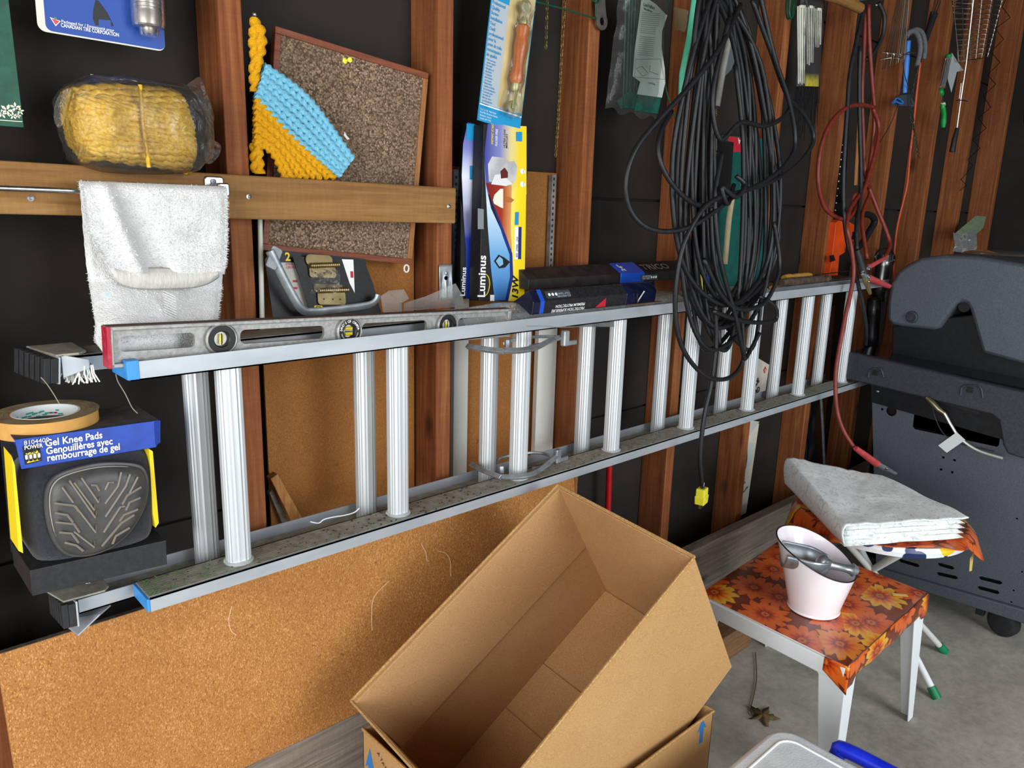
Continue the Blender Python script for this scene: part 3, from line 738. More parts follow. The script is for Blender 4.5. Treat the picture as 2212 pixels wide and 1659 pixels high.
# ================================================================ CROCHET SCARF
BLUY = M('blue_yarn', '#5ea9c8', '#88c6da', 500, rough=.95, bmp=.5, bscale=900)
YELY = M('yellow_yarn', '#c78a00', '#e0a80c', 500, rough=.95, bmp=.5, bscale=900)
g = thing('crochet_scarf', 'chunky blue and yellow crocheted scarf hanging from a nail beside the cork board', 'scarf', P(640, 385, 1.235))
def stitch_rows(rows, mat, name, r=.0062):
    mb = MB()
    for i, (a, b, c) in enumerate(rows):
        pts = resample(spline(pxs([a, b, c], 1.236 + .002*(i % 2)), 10), .0022)
        twist(mb, pts, r, 2, .34, .0125*(1 if i % 2 else -1), 8, flat=1.0)
    return obj(name, mb, mat, g, smooth='all')
def rowset(c0, c1, n):
    out = []
    for i in range(n):
        t = i/(n-1); out.append(tuple((lerp(p[0], q[0], t), lerp(p[1], q[1], t)) for p, q in zip(c0, c1)))
    return out
stitch_rows(rowset(((570, 142), (665, 215), (762, 345)), ((551, 205), (640, 300), (735, 380)), 7), BLUY, 'blue_band')
stitch_rows(rowset(((550, 213), (635, 305), (722, 385)), ((548, 305), (590, 330), (618, 388)), 8), YELY, 'yellow_band')
for k, seq in enumerate(([(552, 40), (548, 90), (552, 130), (555, 190)], [(560, 55), (565, 95), (556, 140), (562, 150)], [(551, 75), (559, 110), (549, 150), (552, 200)], [(556, 300), (558, 340), (562, 378)], [(550, 310), (551, 345), (553, 376)])):
    mb = MB(); twist(mb, resample(spline(pxs(seq, 1.246 - .004*(k % 2)), 10), .0022), .0075, 2, .3, .016, 8)
    obj('tail', mb, YELY, g, smooth='all')
tag(obj('nail', MB().cyl(P(551, 36, 1.27), P(550, 31, 1.225), .0022, 8).sphere(P(550, 31, 1.225), .0042, 8, 6), STEEL, None, smooth=True), 'nail head at the top of the crocheted scarf', 'nail')

# ================================================================ WHITE ROD, HINGE CARDS, HOOK
tag(obj('thin_rod', MB().cyl(P(561, 440, 1.262), P(567, 722, 1.232), .0042, 10), M('white_rod', '#bfc3b4', rough=.4), None, smooth=True), 'thin white rod standing behind the ladder beside the first stud', 'rod')
f = fr3(P(590, 700, 1.238), P(822, 690, 1.238), P(572, 540, 1.262))
BCARD = M('black_card', '#121214', '#1c1c1e', 200, rough=.45)
g = thing('hook_card', 'black card with yellow mark holding a bent steel storage hook', 'retail card', f(.05, 0))
pts = PLS(f, [(572, 560), (590, 540), (650, 545), (790, 560), (800, 690), (592, 702)])
obj('card', MB().prism(list(reversed(pts)), f, -.0012, 0), BCARD, g)
flatpoly('white_panel', PLS(f, [(604, 567), (634, 567), (668, 664), (655, 666)]), f, M('dull_white_print', '#b9b6ae', rough=.7), g)
a, b = PL(f, 617, 573); text('STEEL\nCROCHET', f.at(a, b).turn(2), .0058, REDP, g, bold=.02, lift=.001)
a, b = PL(f, 616, 563); text('2', f.at(a, b), .02, YELP, g, bold=.03, lift=.001)
for yy in (610, 625): a, b = PL(f, 632, yy); flatpoly('red_mark', rrect(a, b, a+.009, b+.004, .001), f, REDP, g, .001)
flatpoly('bar_code', PLS(f, [(606, 712), (634, 710), (640, 718), (612, 721)]), f, WHITE, g, .001)
hk = resample(spline(pxs([(583, 542), (592, 560), (625, 625), (652, 668), (680, 673), (740, 667), (795, 659), (813, 648), (818, 632)], 1.212), 8), .004)
obj('steel_hook', MB().tube(hk, .0075, 8, flat=.5, upv=(.4, 1, 0)), ZINC, g, smooth=True)
obj('hook_end', MB().prism(rrect(-.010, -.02, .010, .018, .004), Fr(P(592, 556, 1.213), (1, 0, -.55), (.3, .2, 1)), -.002, .002), ZINC, g, bevel=.0008)
f = fr3(P(680, 690, 1.226), P(828, 690, 1.226), P(632, 552, 1.25))
g = thing('hinge_card', 'black curved card with a pair of brass spring hinges under plastic', 'retail card', f(.05, 0))
pts = PLS(f, [(632, 553), (735, 560), (763, 562), (788, 566), (805, 610), (828, 690), (676, 694)])
obj('card', MB().prism(list(reversed(pts)), f, -.0012, 0), BCARD, g)
flatpoly('white_slit', PLS(f, [(738, 560), (763, 561), (766, 633), (755, 612)]), f, WHITE, g)
a, b = PL(f, 757, 600); flatpoly('red_mark', rrect(a, b, a+.006, b+.012, .001), f, REDP, g, .001)
a, b = PL(f, 679, 671); flatpoly('yellow_logo', rrect(a, b, a+.017, b+.009, .002), f, YELP, g); text('GB', f.at(a+.002, b+.0015), .009, INK, g, lift=.0012, bold=.02)
BRASS = M('brass', '#a3906a', '#8c7a55', 40, rough=.32, metal=.85)
for (cx, cy, w, top, bot) in ((696, 575, 31, 24, 26), (715, 629, 32, 14, 30)):
    hr = obj('hinge', MB().prism(rrect(PL(f, cx-w, cy)[0], PL(f, cx, cy+bot)[1], PL(f, cx+w-4, cy)[0], PL(f, cx, cy)[1], .006), f, .002, .0045).prism(rrect(PL(f, cx-w-6, cy)[0], PL(f, cx, cy)[1], PL(f, cx+w-10, cy)[0], PL(f, cx, cy-top)[1], .009), f, .002, .0045), BRASS, g, bevel=.0008)
    a0 = f(*PL(f, cx-w, cy), .006); a1 = f(*PL(f, cx+w, cy-2), .006); n = 60
    obj('spring', MB().tube([a0.lerp(a1, i/n) for i in range(n+1)], [.0042 + .0011*math.cos(i*1.57) for i in range(n+1)], 10), BRASS, hr, smooth=True)
    for sx in (-.6, .0, .5):
        obj('screw_hole', MB().lathe([(.0003, .0047), (.0016, .0047)], f.at(PL(f, cx+w*sx, cy)[0], PL(f, cx, cy+bot*.6)[1]), 8), INK, hr)
def crump(px0, px1, py0, py1, y0, amp, seed, mat, name, par, n=16):
    def fn(u, v):
        return P(lerp(px0, px1, u) + 8*vn(u*4+seed, v*4), lerp(py0, py1, v) + 8*vn(u*5, v*3+seed), y0 + amp*vn(u*4+seed, v*3) + amp*.5*vn(u*9, v*8+seed))
    return obj(name, MB().grid(fn, n, n), mat, par, smooth='all')
crump(672, 735, 582, 632, 1.222, .012, 3.3, BLIS, 'plastic_bubble', g)

# ================================================================ PLASTIC BAGS on the ladder
g = thing('plastic_bag', 'clear plastic bag of cream strips lying along the top of the ladder', 'bag', P(950, 660, 1.19))
def bagf(u, v):
    x = lerp(.90, 1.60, u); t = math.pi*v
    return V((x, lerp(1.20, 1.095, v) + .004*vn(u*9, v*4), 1.0855 + .016*math.sin(t)*(1 + .6*vn(u*11+2, v*5)) + .001 + (.0 if v < .9 else -.01*(v-.9)*10)))
obj('film_bag', MB().grid(bagf, 60, 14), BAG, g, smooth='all')
CRM = M('cream_strip', '#cfc49a', '#ddd3ae', 60, rough=.6)
for k in range(3):
    obj('cream_strip', MB().box((.93+.02*k, 1.155+.014*k, 1.0845+.003), (1.18+.01*k, 1.167+.014*k, 1.0945)), CRM, g, bevel=.001)
random.seed(11)
for k in range(22):
    x = P(1135, 700, 1.12).x + .035*random.random(); obj('wood_peg', MB().cyl((x, 1.1+.03*random.random(), 1.0895+.004*random.random()), (x+.03, 1.1+.03*random.random(), 1.0905), .0028, 8), M('peg_cream', '#e2d9b4', rough=.6), g, smooth=True)
NECK = film('neck_film', .2, .2, .35, .3, 20)
def fan(seq, y0, name, seed):
    pts = [P(a, b, y0 + .022*hsh(i, seed)) for i, (a, b) in enumerate(seq)]; c = sum(pts, V((0, 0, 0)))/len(pts) + V((0, -.012, 0))
    return obj(name, MB().add(pts + [c], [(i, (i+1) % len(pts), len(pts)) for i in range(len(pts))]), NECK, g, smooth='all')
fan([(822, 640), (840, 628), (872, 625), (884, 645), (868, 655), (870, 690), (830, 690)], 1.205, 'bag_neck', 1)
fan([(872, 655), (920, 640), (984, 612), (1000, 640), (1002, 662), (930, 668), (872, 672)], 1.222, 'bag_tail', 2)
def flap(u, v): return P(lerp(1140, 1325, u) + 6*vn(u*5, v*3), lerp(672, 706, v) + 5*vn(u*6+3, v), lerp(1.15, 1.076, v) + .004*vn(u*8, v*5))
obj('bag_flap', MB().grid(flap, 24, 8), BAG, g, smooth='all')

# ================================================================ KNEE PADS BOX
YK = 1.11
g = thing('knee_pad_box', 'open blue and black retail box of gel knee pads under the ladder end', 'box', P(210, 1250, YK))
BLUK = M('carton_blue', '#1d3f9c', '#2148ac', 60, rough=.4); BLKK = M('carton_black', '#1b1c1f', '#26272a', 120, rough=.55, bmp=.1)
KRAFTD = M('dusty_top', '#3a3632', '#4c4640', 60, rough=.95)
tl, tr_, bl, br_ = P(32, 950, YK), P(344, 908, YK), P(46, 1014, YK), P(338, 966, YK)
zt_, dep = tl.z, .105
hd = obj('header', MB().hexa([P(46, 1014, YK), P(338, 966, YK), P(340, 962, YK+dep), P(60, 1000, YK+dep)], [tl, tr_, V((tr_.x, YK+dep, tr_.z)), V((tl.x, YK+dep, tl.z))]), BLUK, g, bevel=.0008)
obj('dusty_lid', MB().add([tl+V((0, 0, .0006)), tr_+V((0, 0, .0006)), V((tr_.x, YK+dep, tr_.z+.0006)), V((tl.x, YK+dep, tl.z+.0006))], [(0, 1, 2, 3)]), KRAFTD, g)
obj('torn_flap', MB().add([P(335, 912, YK-.002), P(346, 908, YK), P(346, 955, YK+.004), P(338, 962, YK-.002)], [(0, 1, 2, 3)]), BLUK, g, solid=.0006)
hf = fr3(bl, br_, tl)
hf = Fr(hf.o, br_-bl, tl-bl)
s_, lift = .0162, .001
a, b = PL(hf, 97, 964); text('Gel Knee Pads', hf.at(a, b, lift), s_*.83, WHITE, g, bold=.022, sx=.86)
a, b = PL(hf, 99, 981); text('Genouillères avec', hf.at(a, b, lift), s_*.83, WHITE, g, bold=.022, sx=.83)
a, b = PL(hf, 101, 996); text('rembourrage de gel', hf.at(a, b, lift), s_*.83, WHITE, g, bold=.022, sx=.83)
a, b = PL(hf, 51, 961); text('8104408', hf.at(a, b, lift), .0082, WHITE, g)
pts = PLS(hf, [(54, 1004), (90, 995), (85, 958), (48, 964)]); flatpoly('logo_black', pts, hf, INK, g, .0008)
pts = PLS(hf, [(58, 1000), (87, 993), (83, 972), (55, 979)]); flatpoly('logo_yellow', pts, hf, YELP, g, .0012)
a, b = PL(hf, 52, 971); text('POWER', hf.at(a, b, .0014), .0076, WHITE, g, bold=.02, sx=.78)
a, b = PL(hf, 57, 979); text('FIST', hf.at(a, b, .0014), .0078, INK, g, bold=.03, sx=1.15)
a, b = PL(hf, 71, 988)
for k in range(4): flatpoly('logo_fist', rrect(a-.0095+.0047*k, b-.0045, a-.0053+.0047*k, b+.006, .0018), hf, INK, g, .0016); flatpoly('logo_finger', rrect(a-.0088+.0047*k, b-.001, a-.006+.0047*k, b+.0052, .0012), hf, WHITE, g, .002)
obj('tray', MB().hexa([P(70, 1288, YK-.01), P(361, 1219, YK-.01), P(361, 1219, YK-.01)+V((0, dep+.01, 0)), P(70, 1288, YK-.01)+V((0, dep+.01, 0))], [P(64, 1233, YK-.01), P(359, 1167, YK-.01), P(359, 1167, YK-.01)+V((0, dep+.01, 0)), P(64, 1233, YK-.01)+V((0, dep+.01, 0))]), BLKK, g, bevel=.0008)
obj('back_panel', MB().hexa([P(60, 1250, YK)+V((0, dep-.004, 0)), P(345, 1190, YK)+V((0, dep-.004, 0)), P(345, 1190, YK)+V((0, dep, 0)), P(60, 1250, YK)+V((0, dep, 0))], [tl+V((0, dep-.004, 0)), tr_+V((0, dep-.004, 0)), tr_+V((0, dep, 0)), tl+V((0, dep, 0))]), BLKK, g)
for seq in ([(25, 985), (32, 1005), (50, 1195), (40, 1190)], [(322, 970), (330, 975), (343, 1130), (336, 1140), (330, 1110)]):
    n_ = len(seq); pa = [P(x, y, YK+.002) for x, y in seq]
    obj('side_panel', MB().hexa(pa, [p + V((0, .05, 0)) for p in pa]), YELP, g)
# the pads: padded fabric body and ribbed rubber cap
cpx = P(190, 1090, YK-.012)
FAB = M('black_fabric', '#14151b', '#20222a', 200, rough=.95, bmp=.5, bscale=700, sheen=.3)
outl = [(48, 1030), (75, 1005), (130, 992), (220, 975), (300, 968), (325, 985), (333, 1050), (328, 1120), (312, 1160), (250, 1190), (170, 1210), (90, 1212), (60, 1180), (48, 1100)]
def domed(seq, y, depth, rings=6, back=.05, flatn=.75):
    ps = spline([P(a, b, y) for a, b in seq], 4, True); n = len(ps); c = sum(ps, V((0, 0, 0)))/n; vs = []; fs = []
    vs += [c.lerp(p, 1.0) + V((0, back, 0)) for p in ps]
    for i in range(rings+1):
        t = i/rings; a = t*math.pi/2; k = 1 - (1-math.cos(a))*flatn if i < rings else 1-flatn
        vs += [c.lerp(p, k) + V((0, -depth*math.sin(a), 0)) for p in ps]
    for i in range(rings+1):
        for k in range(n): fs.append((i*n+k, i*n+(k+1) % n, (i+1)*n+(k+1) % n, (i+1)*n+k))
    fs.append(tuple((rings+1)*n + k for k in range(n)))
    return MB().add(vs, fs)
pad = obj('knee_pad', domed(outl, YK+.03, .035, 7, .06, .45), FAB, g, smooth='all')
capo = [(101, 1082), (112, 1040), (150, 1018), (220, 1003), (290, 1005), (313, 1025), (315, 1070), (302, 1110), (275, 1150), (235, 1182), (185, 1198), (140, 1192), (112, 1150)]
RUBC = M('worn_rubber', '#3a3a3a', '#4a4844', 30, rough=.45, bmp=.1)
cp = obj('rubber_cap', domed(capo, YK-.004, .016, 5, .012, .35), RUBC, pad, smooth='all')
cf = Fr(P(205, 1100, YK-.0205), (1, 0, 0), (0, 0, 1))
rim = [P(208+(a-208)*.94, 1100+(b-1100)*.94, YK-.010) for a, b in capo]
obj('stitching', MB().tube(spline(rim, 5, True), .0009, 5, closed=True), M('grey_thread', '#9a968c', rough=.8), pad, smooth=True)
obj('cap_rim', MB().tube(spline([P(a, b, YK-.005) for a, b in capo], 5, True), .0032, 6, closed=True), RUBC, pad, smooth=True)
random.seed(2)
CR = M('rib_highlight', '#7a746a', rough=.4)
ribs = [[(160, 1042), (204, 1102), (204, 1088)], [(176, 1032), (213, 1085), (214, 1074)], [(196, 1048), (208, 1048), (215, 1060)], [(228, 1058), (235, 1042), (246, 1042)], [(262, 1020), (255, 1050), (227, 1088)], [(281, 1024), (272, 1050), (228, 1116)],
        [(298, 1030), (280, 1065)], [(305, 1052), (275, 1070), (264, 1090)], [(303, 1075), (280, 1085), (272, 1102)], [(270, 1093), (260, 1095), (224, 1150)], [(298, 1100), (268, 1112), (258, 1126)], [(290, 1112), (262, 1130), (220, 1180)], [(280, 1140), (250, 1158), (243, 1175)],
        [(134, 1052), (158, 1085)], [(117, 1087), (160, 1092), (172, 1106)], [(119, 1108), (145, 1112), (158, 1128)], [(162, 1092), (207, 1150), (207, 1132)], [(120, 1128), (160, 1132), (172, 1150)], [(128, 1150), (155, 1152), (170, 1172)], [(160, 1148), (204, 1182), (204, 1166)], [(140, 1172), (165, 1178), (180, 1190)], [(150, 1038), (206, 1118), (208, 1100)]]
for sq in ribs: obj('rib', MB().tube([P(a, b, YK-.0208) for a, b in sq], .0016, 5), CR, cp, smooth=True)

# ================================================================ MASKING TAPE
tp = P(100, 925, YK+.025); zt = zt_ + .0012
cpt = P(99, 889, 1.176); zt = cpt.z - .024
g = thing('masking_tape', 'roll of tan masking tape lying flat on the knee pad box', 'tape roll', (cpt.x, cpt.y, zt))
TAPE = M('tape_tan', '#cf9c52', '#c18e47', 40, rough=.6); TAPD = M('tape_dust', '#7d6a4e', '#a08a66', 40, rough=.9)
tf = Fr((cpt.x, cpt.y, zt), (1, 0, 0), (0, 1, 0)); R0 = .0635; Ri = .0415
obj('tape', MB().lathe([(Ri, 0), (R0, 0), (R0, .024), (Ri, .024)], tf, 64, cap=False), TAPE, g, smooth=True, bevel=.0004)
for k in range(4): r0 = Ri + .002 + k*.0055; obj('wound_edge', MB().lathe([(r0, .0243), (r0+.0052, .0243)], tf, 64, cap=False), TAPD, g)
CORE = M('tape_core', '#dfe5e3', rough=.7)
co = obj('core', MB().lathe([(Ri, -.0003), (Ri, .0245), (Ri-.0025, .0245), (Ri-.0025, -.0003), (Ri, -.0003)], tf, 64, cap=False), CORE, g, smooth=True)
TEAL = M('teal_print', '#3f9c8c', rough=.7)
for k in range(26):
    t = math.radians(42 + k*4); r = Ri-.0028
    w = .0018 + .001*hsh(k); mat = REDP if 3 < k < 9 and k % 2 else TEAL
    ff = Fr((cpt.x + r*math.cos(t), cpt.y + r*math.sin(t), zt+.006 + .009*hsh(k, 2)), (math.sin(t), -math.cos(t), 0), (0, 0, 1))
    flatpoly('core_print', [(-w, 0), (w, 0), (w, .0022), (-w, .0022)], ff, mat, co, .0002)

# ================================================================ SCREEN INSTALLATION TOOL on its card
_a, _b, _c = P(1031, 259, 1.232), P(1122, 277, 1.232), P(1062, -8, 1.232); _v = (_c-_a).normalized(); _u = (_b-_a) - _v*(_b-_a).dot(_v)
f = Fr(_a, _u, _v); f.w = _u.length*1.02; f.h = (_c-_a).length
g = thing('screen_tool_card', 'blue and grey card with a wooden-handled screen roller under clear plastic', 'blister pack', f(f.w/2, 0))
CYAN = M('cyan_print', '#1d8fc4', rough=.4, coat=.2); GREYP = M('grey_print', '#aab4bc', rough=.5, coat=.1)
Hc = f.h*1.35
obj('card', MB().box((0, 0, -.0012), (f.w, Hc, 0), f), CYAN, g)
gp = PLS(f, [(1033, 220), (1080, 229), (1107, 0), (1062, -8)])
flatpoly('grey_panel', [(.002, gp[0][1]), (f.w*.62, gp[0][1]), (f.w*.62, f.h*.99), (.002, f.h*.99)], f, GREYP, g)
flatpoly('tan_panel', [(f.w*.40, gp[0][1]+.004), (f.w-.002, gp[0][1]+.004), (f.w-.002, Hc), (f.w*.40, Hc)], f, M('tan_print', '#b9a36a', '#cbb98a', 20, rough=.5), g, .0006)
flatpoly('white_stripe', [(.001, gp[0][1]-.0035), (f.w-.001, gp[0][1]-.0035), (f.w-.001, gp[0][1]-.001), (.001, gp[0][1]-.001)], f, WHITE, g, .0008)
y0 = f.h*.975
for i, s in enumerate(('Professional', 'Quality', 'Screen', 'Installation', 'Tool', 'Outil', 'professionnel', 'pour la', 'pose de toile', 'moustiquaire', 'de qualité')):
    text(s, f.at(.003, y0 - .0098*i - .006, .0006), .0092, CYAN, g, bold=.015, sx=.78)
for i, s in enumerate(('• Fast and easy', '  screen repairs', '• Use with', '  fiberglass or', '  aluminum', '• Complete', '  instructions', '  on reverse', '• Réparations', '  rapides et faciles', '  de la moustiquaire', '• Convient pour', '  les toiles de', '  fibre de verre', '  ou d’aluminium', '• Directives', '  complètes', '  au verso')):
    text(s, f.at(.003, y0 - .112 - .0056*i, .0006), .0054, CYAN, g, bold=.012, sx=.8)
for i, s in enumerate(('Imported by   Importé par', 'Roy Mills, Brampton Division', 'Brampton, Ontario', 'Canada L6W 2W2')):
    text(s, f.at(.004, gp[0][1]-.013-.0058*i, .0006), .0050, WHITE, g, sx=.8)
_fl = f.at(0, 0, .016); ax0, ax1 = PL(_fl, 1107, 231), PL(_fl, 1136, 14)
au = V(f(*ax1)) - V(f(*ax0)); L = au.length; hf = Fr(f(*ax0, .016), f.n.cross(au), f.n, au)
ORW = wood('orange_handle', '#9a4a14', '#c06a22', '#d98534', 2, rough=.25, knots=False)
hd = obj('wooden_handle', MB().lathe([(.008, .045), (.0115, .049), (.0138, .056), (.0128, .066), (.0108, .082), (.0118, .1), (.0138, .115), (.0128, .128), (.0112, .138), (.0138, .148), (.0142, .156), (.009, .161)], hf, 24), ORW, g, smooth=True)
OLIV = M('worn_brass', '#8f8c58', '#a5a070', 60, rough=.4, metal=.6)
obj('ferrule', MB().lathe([(.006, .030), (.0085, .034), (.0085, .046), (.007, .047)], hf, 16), OLIV, g, smooth=True)
obj('ferrule', MB().lathe([(.007, .158), (.008, .16), (.0075, .170), (.0055, .176)], hf, 16), OLIV, g, smooth=True)
for zc, rr in ((0.0, .0125), (L, .0130)):
    wf = Fr(hf(0, 0, zc), hf.u, hf.n, -hf.v)
    wf.n = f.n
    wh = obj('roller_wheel', MB().lathe([(.003, .0015), (rr*.55, .002), (rr*.6, .003), (rr, .003), (rr, -.003), (.003, -.003)], Fr(hf(0, 0, zc), f.u, f.v, f.n), 28), OLIV, g, smooth=True, bevel=.0004)
    obj('axle', MB().lathe([(.0022, .004), (.0022, -.004)], Fr(hf(0, 0, zc), f.u, f.v, f.n), 10), INK, wh)
    s = 1 if zc == 0 else -1
    obj('fork', MB().box((-.0045, .0035, min(zc-s*.004, zc+s*.034)), (.0045, .005, max(zc-s*.004, zc+s*.034)), hf), OLIV, g, bevel=.0008)
obj('blister', MB().lathe([(.003, -.021), (.018, -.018), (.0215, -.004), (.020, .012), (.0155, .026), (.0145, .036), (.0185, .052), (.0150, .085), (.0175, .118), (.0185, .152), (.0145, .165), (.0165, .178), (.0205, .195), (.021, L)], hf, 24, cap=False), BLIS, g, smooth=True)

# ================================================================ LIGHT BULB BOXES
def gradmat(name, stops, axis=0):
    m, nt, b = newmat(name); sp = node(nt, 'ShaderNodeSeparateXYZ'); nt.links.new(coords(nt, kind='UV'), sp.inputs[0])
    nt.links.new(ramp(nt, stops, sp.outputs[axis]), b.inputs['Base Color']); b.inputs['Roughness'].default_value = .35; b.inputs['Coat Weight'].default_value = .2; return m
def quad(name, pts, fr, mat, parent, lift=.0006, n=1):
    mb = MB(); ps = [fr(a, b, lift) for a, b in pts]
    mb.add(ps, [tuple(range(len(ps)))])
    xs = [p[0] for p in pts]; ys = [p[1] for p in pts]
    mb.uv = [((a-min(xs))/(max(xs)-min(xs)), (b-min(ys))/(max(ys)-min(ys))) for a, b in pts]
    return obj(name, mb, mat, parent)
# nearer box: black, with the lamp pictures on a swoosh
f = fr3(P(1035, 650, 1.205), P(1133, 652, 1.205), P(1041, 266, 1.232)); f.w = PL(f, 1133, 560)[0]
g = thing('bulb_box', 'black and yellow light bulb box with lamp pictures standing beside the blue one', 'box', f(f.w/2, 0))
W_, H_ = f.w, f.h
obj('carton', MB().box((0, 0, -.032), (W_, H_, 0), f), BCARD, g, bevel=.0006)
Q = lambda *s: PLS(f, s)
quad('blue_top', Q((1049, 420), (1046, 330), (1053, 268), (1137, 273), (1137, 420)), f, gradmat('box_top_gradient', [(0, '#3a3f96'), (.35, '#7f86c0'), (.6, '#e0d090'), (.8, '#f0d428'), (1, '#f2d51c')]), g, .0005)
quad('yellow_side', Q((1094, 650), (1105, 560), (1100, 420), (1137, 380), (1132, 652)), f, gradmat('box_yellow', [(0, '#f3e27a'), (.5, '#f4da22'), (1, '#ecd018')]), g, .0007)
quad('red_swoosh', Q((1049, 395), (1105, 400), (1103, 470), (1103, 545), (1090, 505), (1070, 455), (1056, 420)), f, gradmat('box_red', [(0, '#7a1810'), (.6, '#a02c18'), (1, '#e0a060')]), g, .0008)
quad('sky_swoosh', Q((1045, 340), (1049, 400), (1060, 450), (1085, 505), (1103, 545), (1104, 600), (1094, 648), (1068, 650), (1060, 580), (1053, 490)), f, gradmat('box_sky', [(0, '#2f6fb8'), (.35, '#6ea9d8'), (.7, '#cfe2f0'), (1, '#8fb4d8')], 1), g, .0009)
quad('navy_edge', Q((1056, 420), (1072, 458), (1092, 508), (1106, 548), (1108, 600), (1097, 650), (1090, 650), (1101, 598), (1100, 550), (1086, 512)), f, M('navy_print', '#1c2f7a', rough=.35), g, .0011)
# fold-out panel picture: grey carton and sofa
GRC = M('carton_grey_print', '#c9c9cb', '#a9a9ad', 30, rough=.5); DRK = M('dark_red_print', '#5a120c', rough=.5)
quad('room_picture', Q((1055, 392), (1053, 355), (1062, 338), (1088, 341), (1098, 350), (1110, 348), (1116, 360), (1113, 388), (1105, 397), (1082, 398)), f, GRC, g, .0013)
flatpoly('sofa_picture', Q((1060, 398), (1092, 402), (1106, 397), (1082, 376), (1068, 378)), f, M('pale_grey_print', '#dcdcde', rough=.5), g, .0015)
flatpoly('lamp_glow', Q((1081, 386), (1080, 370), (1089, 362), (1096, 372), (1096, 384)), f, DRK, g, .0016)
flatpoly('lamp_shade_picture', Q((1064, 432), (1067, 421), (1080, 408), (1086, 408), (1086, 450), (1080, 448), (1066, 440)), f, CREAM, g, .0014)
flatpoly('lamp_base_picture', Q((1090, 428), (1096, 424), (1104, 428), (1110, 432), (1103, 438), (1093, 436)), f, M('lamp_brown', '#b06a2c', rough=.5), g, .0014)
flatpoly('lantern_picture', Q((1066, 564), (1076, 550), (1088, 556), (1101, 566), (1090, 578), (1077, 580)), f, INK, g, .0014)
flatpoly('lantern_glass', Q((1070, 564), (1078, 554), (1085, 560), (1086, 571), (1078, 576)), f, M('lantern_blue', '#7fb3d4', rough=.4), g, .0016)
flatpoly('star_logo', Q((1114, 305), (1127, 306), (1127, 285), (1114, 285)), f, CYAN, g, .0012)
for i, (yy, s_, m_) in enumerate(((312, 'INSTANT START', YELP), (316, 'FLICKER FREE', WHITE))):
    a, b = PL(f, 1064 + 9*i, yy); text(s_, f.at(a, b, .001).turn(90), .008, m_, g, bold=.02, sx=.7)
a, b = PL(f, 1090, 320); text('ULTRA LOW\nMERCURY', f.at(a, b, .001).turn(90), .0065, INK, g, bold=.01)
for i, yy in enumerate((370, 398)):
    a, b = PL(f, 1127, yy); flatpoly('bulb_icon', circ(a, b, .006, 12), f, WHITE, g, .0013)
    flatpoly('bulb_icon', rrect(a+.003, b-.003, a+.010, b+.003, .001), f, WHITE, g, .0013)
flatpoly('data_label', Q((1110, 560), (1118, 560), (1119, 490), (1111, 490)), f, WHITE, g, .0012); flatpoly('data_label', Q((1118.5, 560), (1125, 560), (1126, 490), (1119.5, 490)), f, M('navy_print', '#1c2f7a'), g, .0012)
a, b = PL(f, 1117, 556); text('600  2700K  13W', f.at(a, b, .0014).turn(90), .008, INK, g, sx=.75)
flatpoly('price_tab', Q((1111, 486), (1119, 486), (1120, 458), (1112, 458)), f, CYAN, g, .0013); flatpoly('price_tab', Q((1120, 486), (1125, 486), (1126, 458), (1121, 458)), f, YELP, g, .0013)
a, b = PL(f, 1046, 643); text('Luminus', f.at(a, b, .001).turn(90), .028, WHITE, g, bold=.022, sx=.92)
obj('logo_arc', MB().tube(spline([f(*PL(f, x, y), .001) for x, y in ((1046, 640), (1053, 632), (1057, 615), (1055, 600), (1049, 592))], 6), .0009, 4), YELP, g)
a, b = PL(f, 1117, 648); text('13W', f.at(a, b, .0012).turn(90), .024, INK, g, bold=.03, shear=.2)
flatpoly('sticker', Q((1058, 650), (1067, 650), (1067, 637), (1058, 637)), f, WHITE, g, .0013)
quad('clear_tape', Q((1031, 495), (1044, 495), (1044, 452), (1031, 450)), f, M('tape_strip', '#7f8688', rough=.3), g, .0014)
# farther box: blue front, black side
f = fr3(P(1003, 645, 1.248), P(1033, 646, 1.248), P(1010, 262, 1.266))
g = thing('bulb_box', 'tall blue and white light bulb box next to the metal strip', 'box', f(f.w/2, 0))
W_, H_ = f.w, f.h; x0 = PL(f, 995, 640)[0]
obj('carton', MB().box((x0*.6, 0, -.03), (W_, H_, 0), f), BCARD, g, bevel=.0006)
quad('blue_front', Q((1006, 645), (1031, 645), (1031, 500), (1031, 270), (1010, 264), (1000, 310), (997, 380), (1001, 470), (1006, 540)), f, gradmat('box_blue_front', [(0, '#1b3ca8'), (.35, '#2a3aa0'), (.55, '#c8cbe8'), (.7, '#e4e6f2'), (.85, '#7f86cc'), (1, '#3c3f9c')], 1), g, .0006)
quad('black_flank', Q((994, 646), (1006, 645), (1006, 540), (1001, 470), (995, 430)), f, BCARD, g, .0007)
flatpoly('star_logo', Q((1007, 302), (1023, 303), (1024, 268), (1007, 267)), f, CYAN, g, .0012)
a, b = PL(f, 1027, 644); text('13W', f.at(a, b, .001).turn(90), .021, WHITE, g, bold=.03, shear=.2); a, b = PL(f, 1027, 620); text('ULTRA', f.at(a, b, .001).turn(90), .0125, WHITE, g)
a, b = PL(f, 1022, 600); text('MINI\nSPIRAL', f.at(a, b, .001).turn(90), .005, WHITE, g)
for yy in (546, 561): a, b = PL(f, 1021, yy); flatpoly('bulb_icon', circ(a, b, .0045, 12), f, WHITE, g, .0013); flatpoly('bulb_icon', rrect(a-.001, b-.002, a+.008, b+.002, .001), f, WHITE, g, .0013)
for yy, s_, m_ in ((508, 'INSTANT', YELP), (470, 'ÉCONOMIE', YELP), (430, 'FLICKER FREE', WHITE)): a, b = PL(f, 1021, yy); text(s_, f.at(a, b, .001).turn(90), .0068, m_, g, bold=.01, sx=.8)
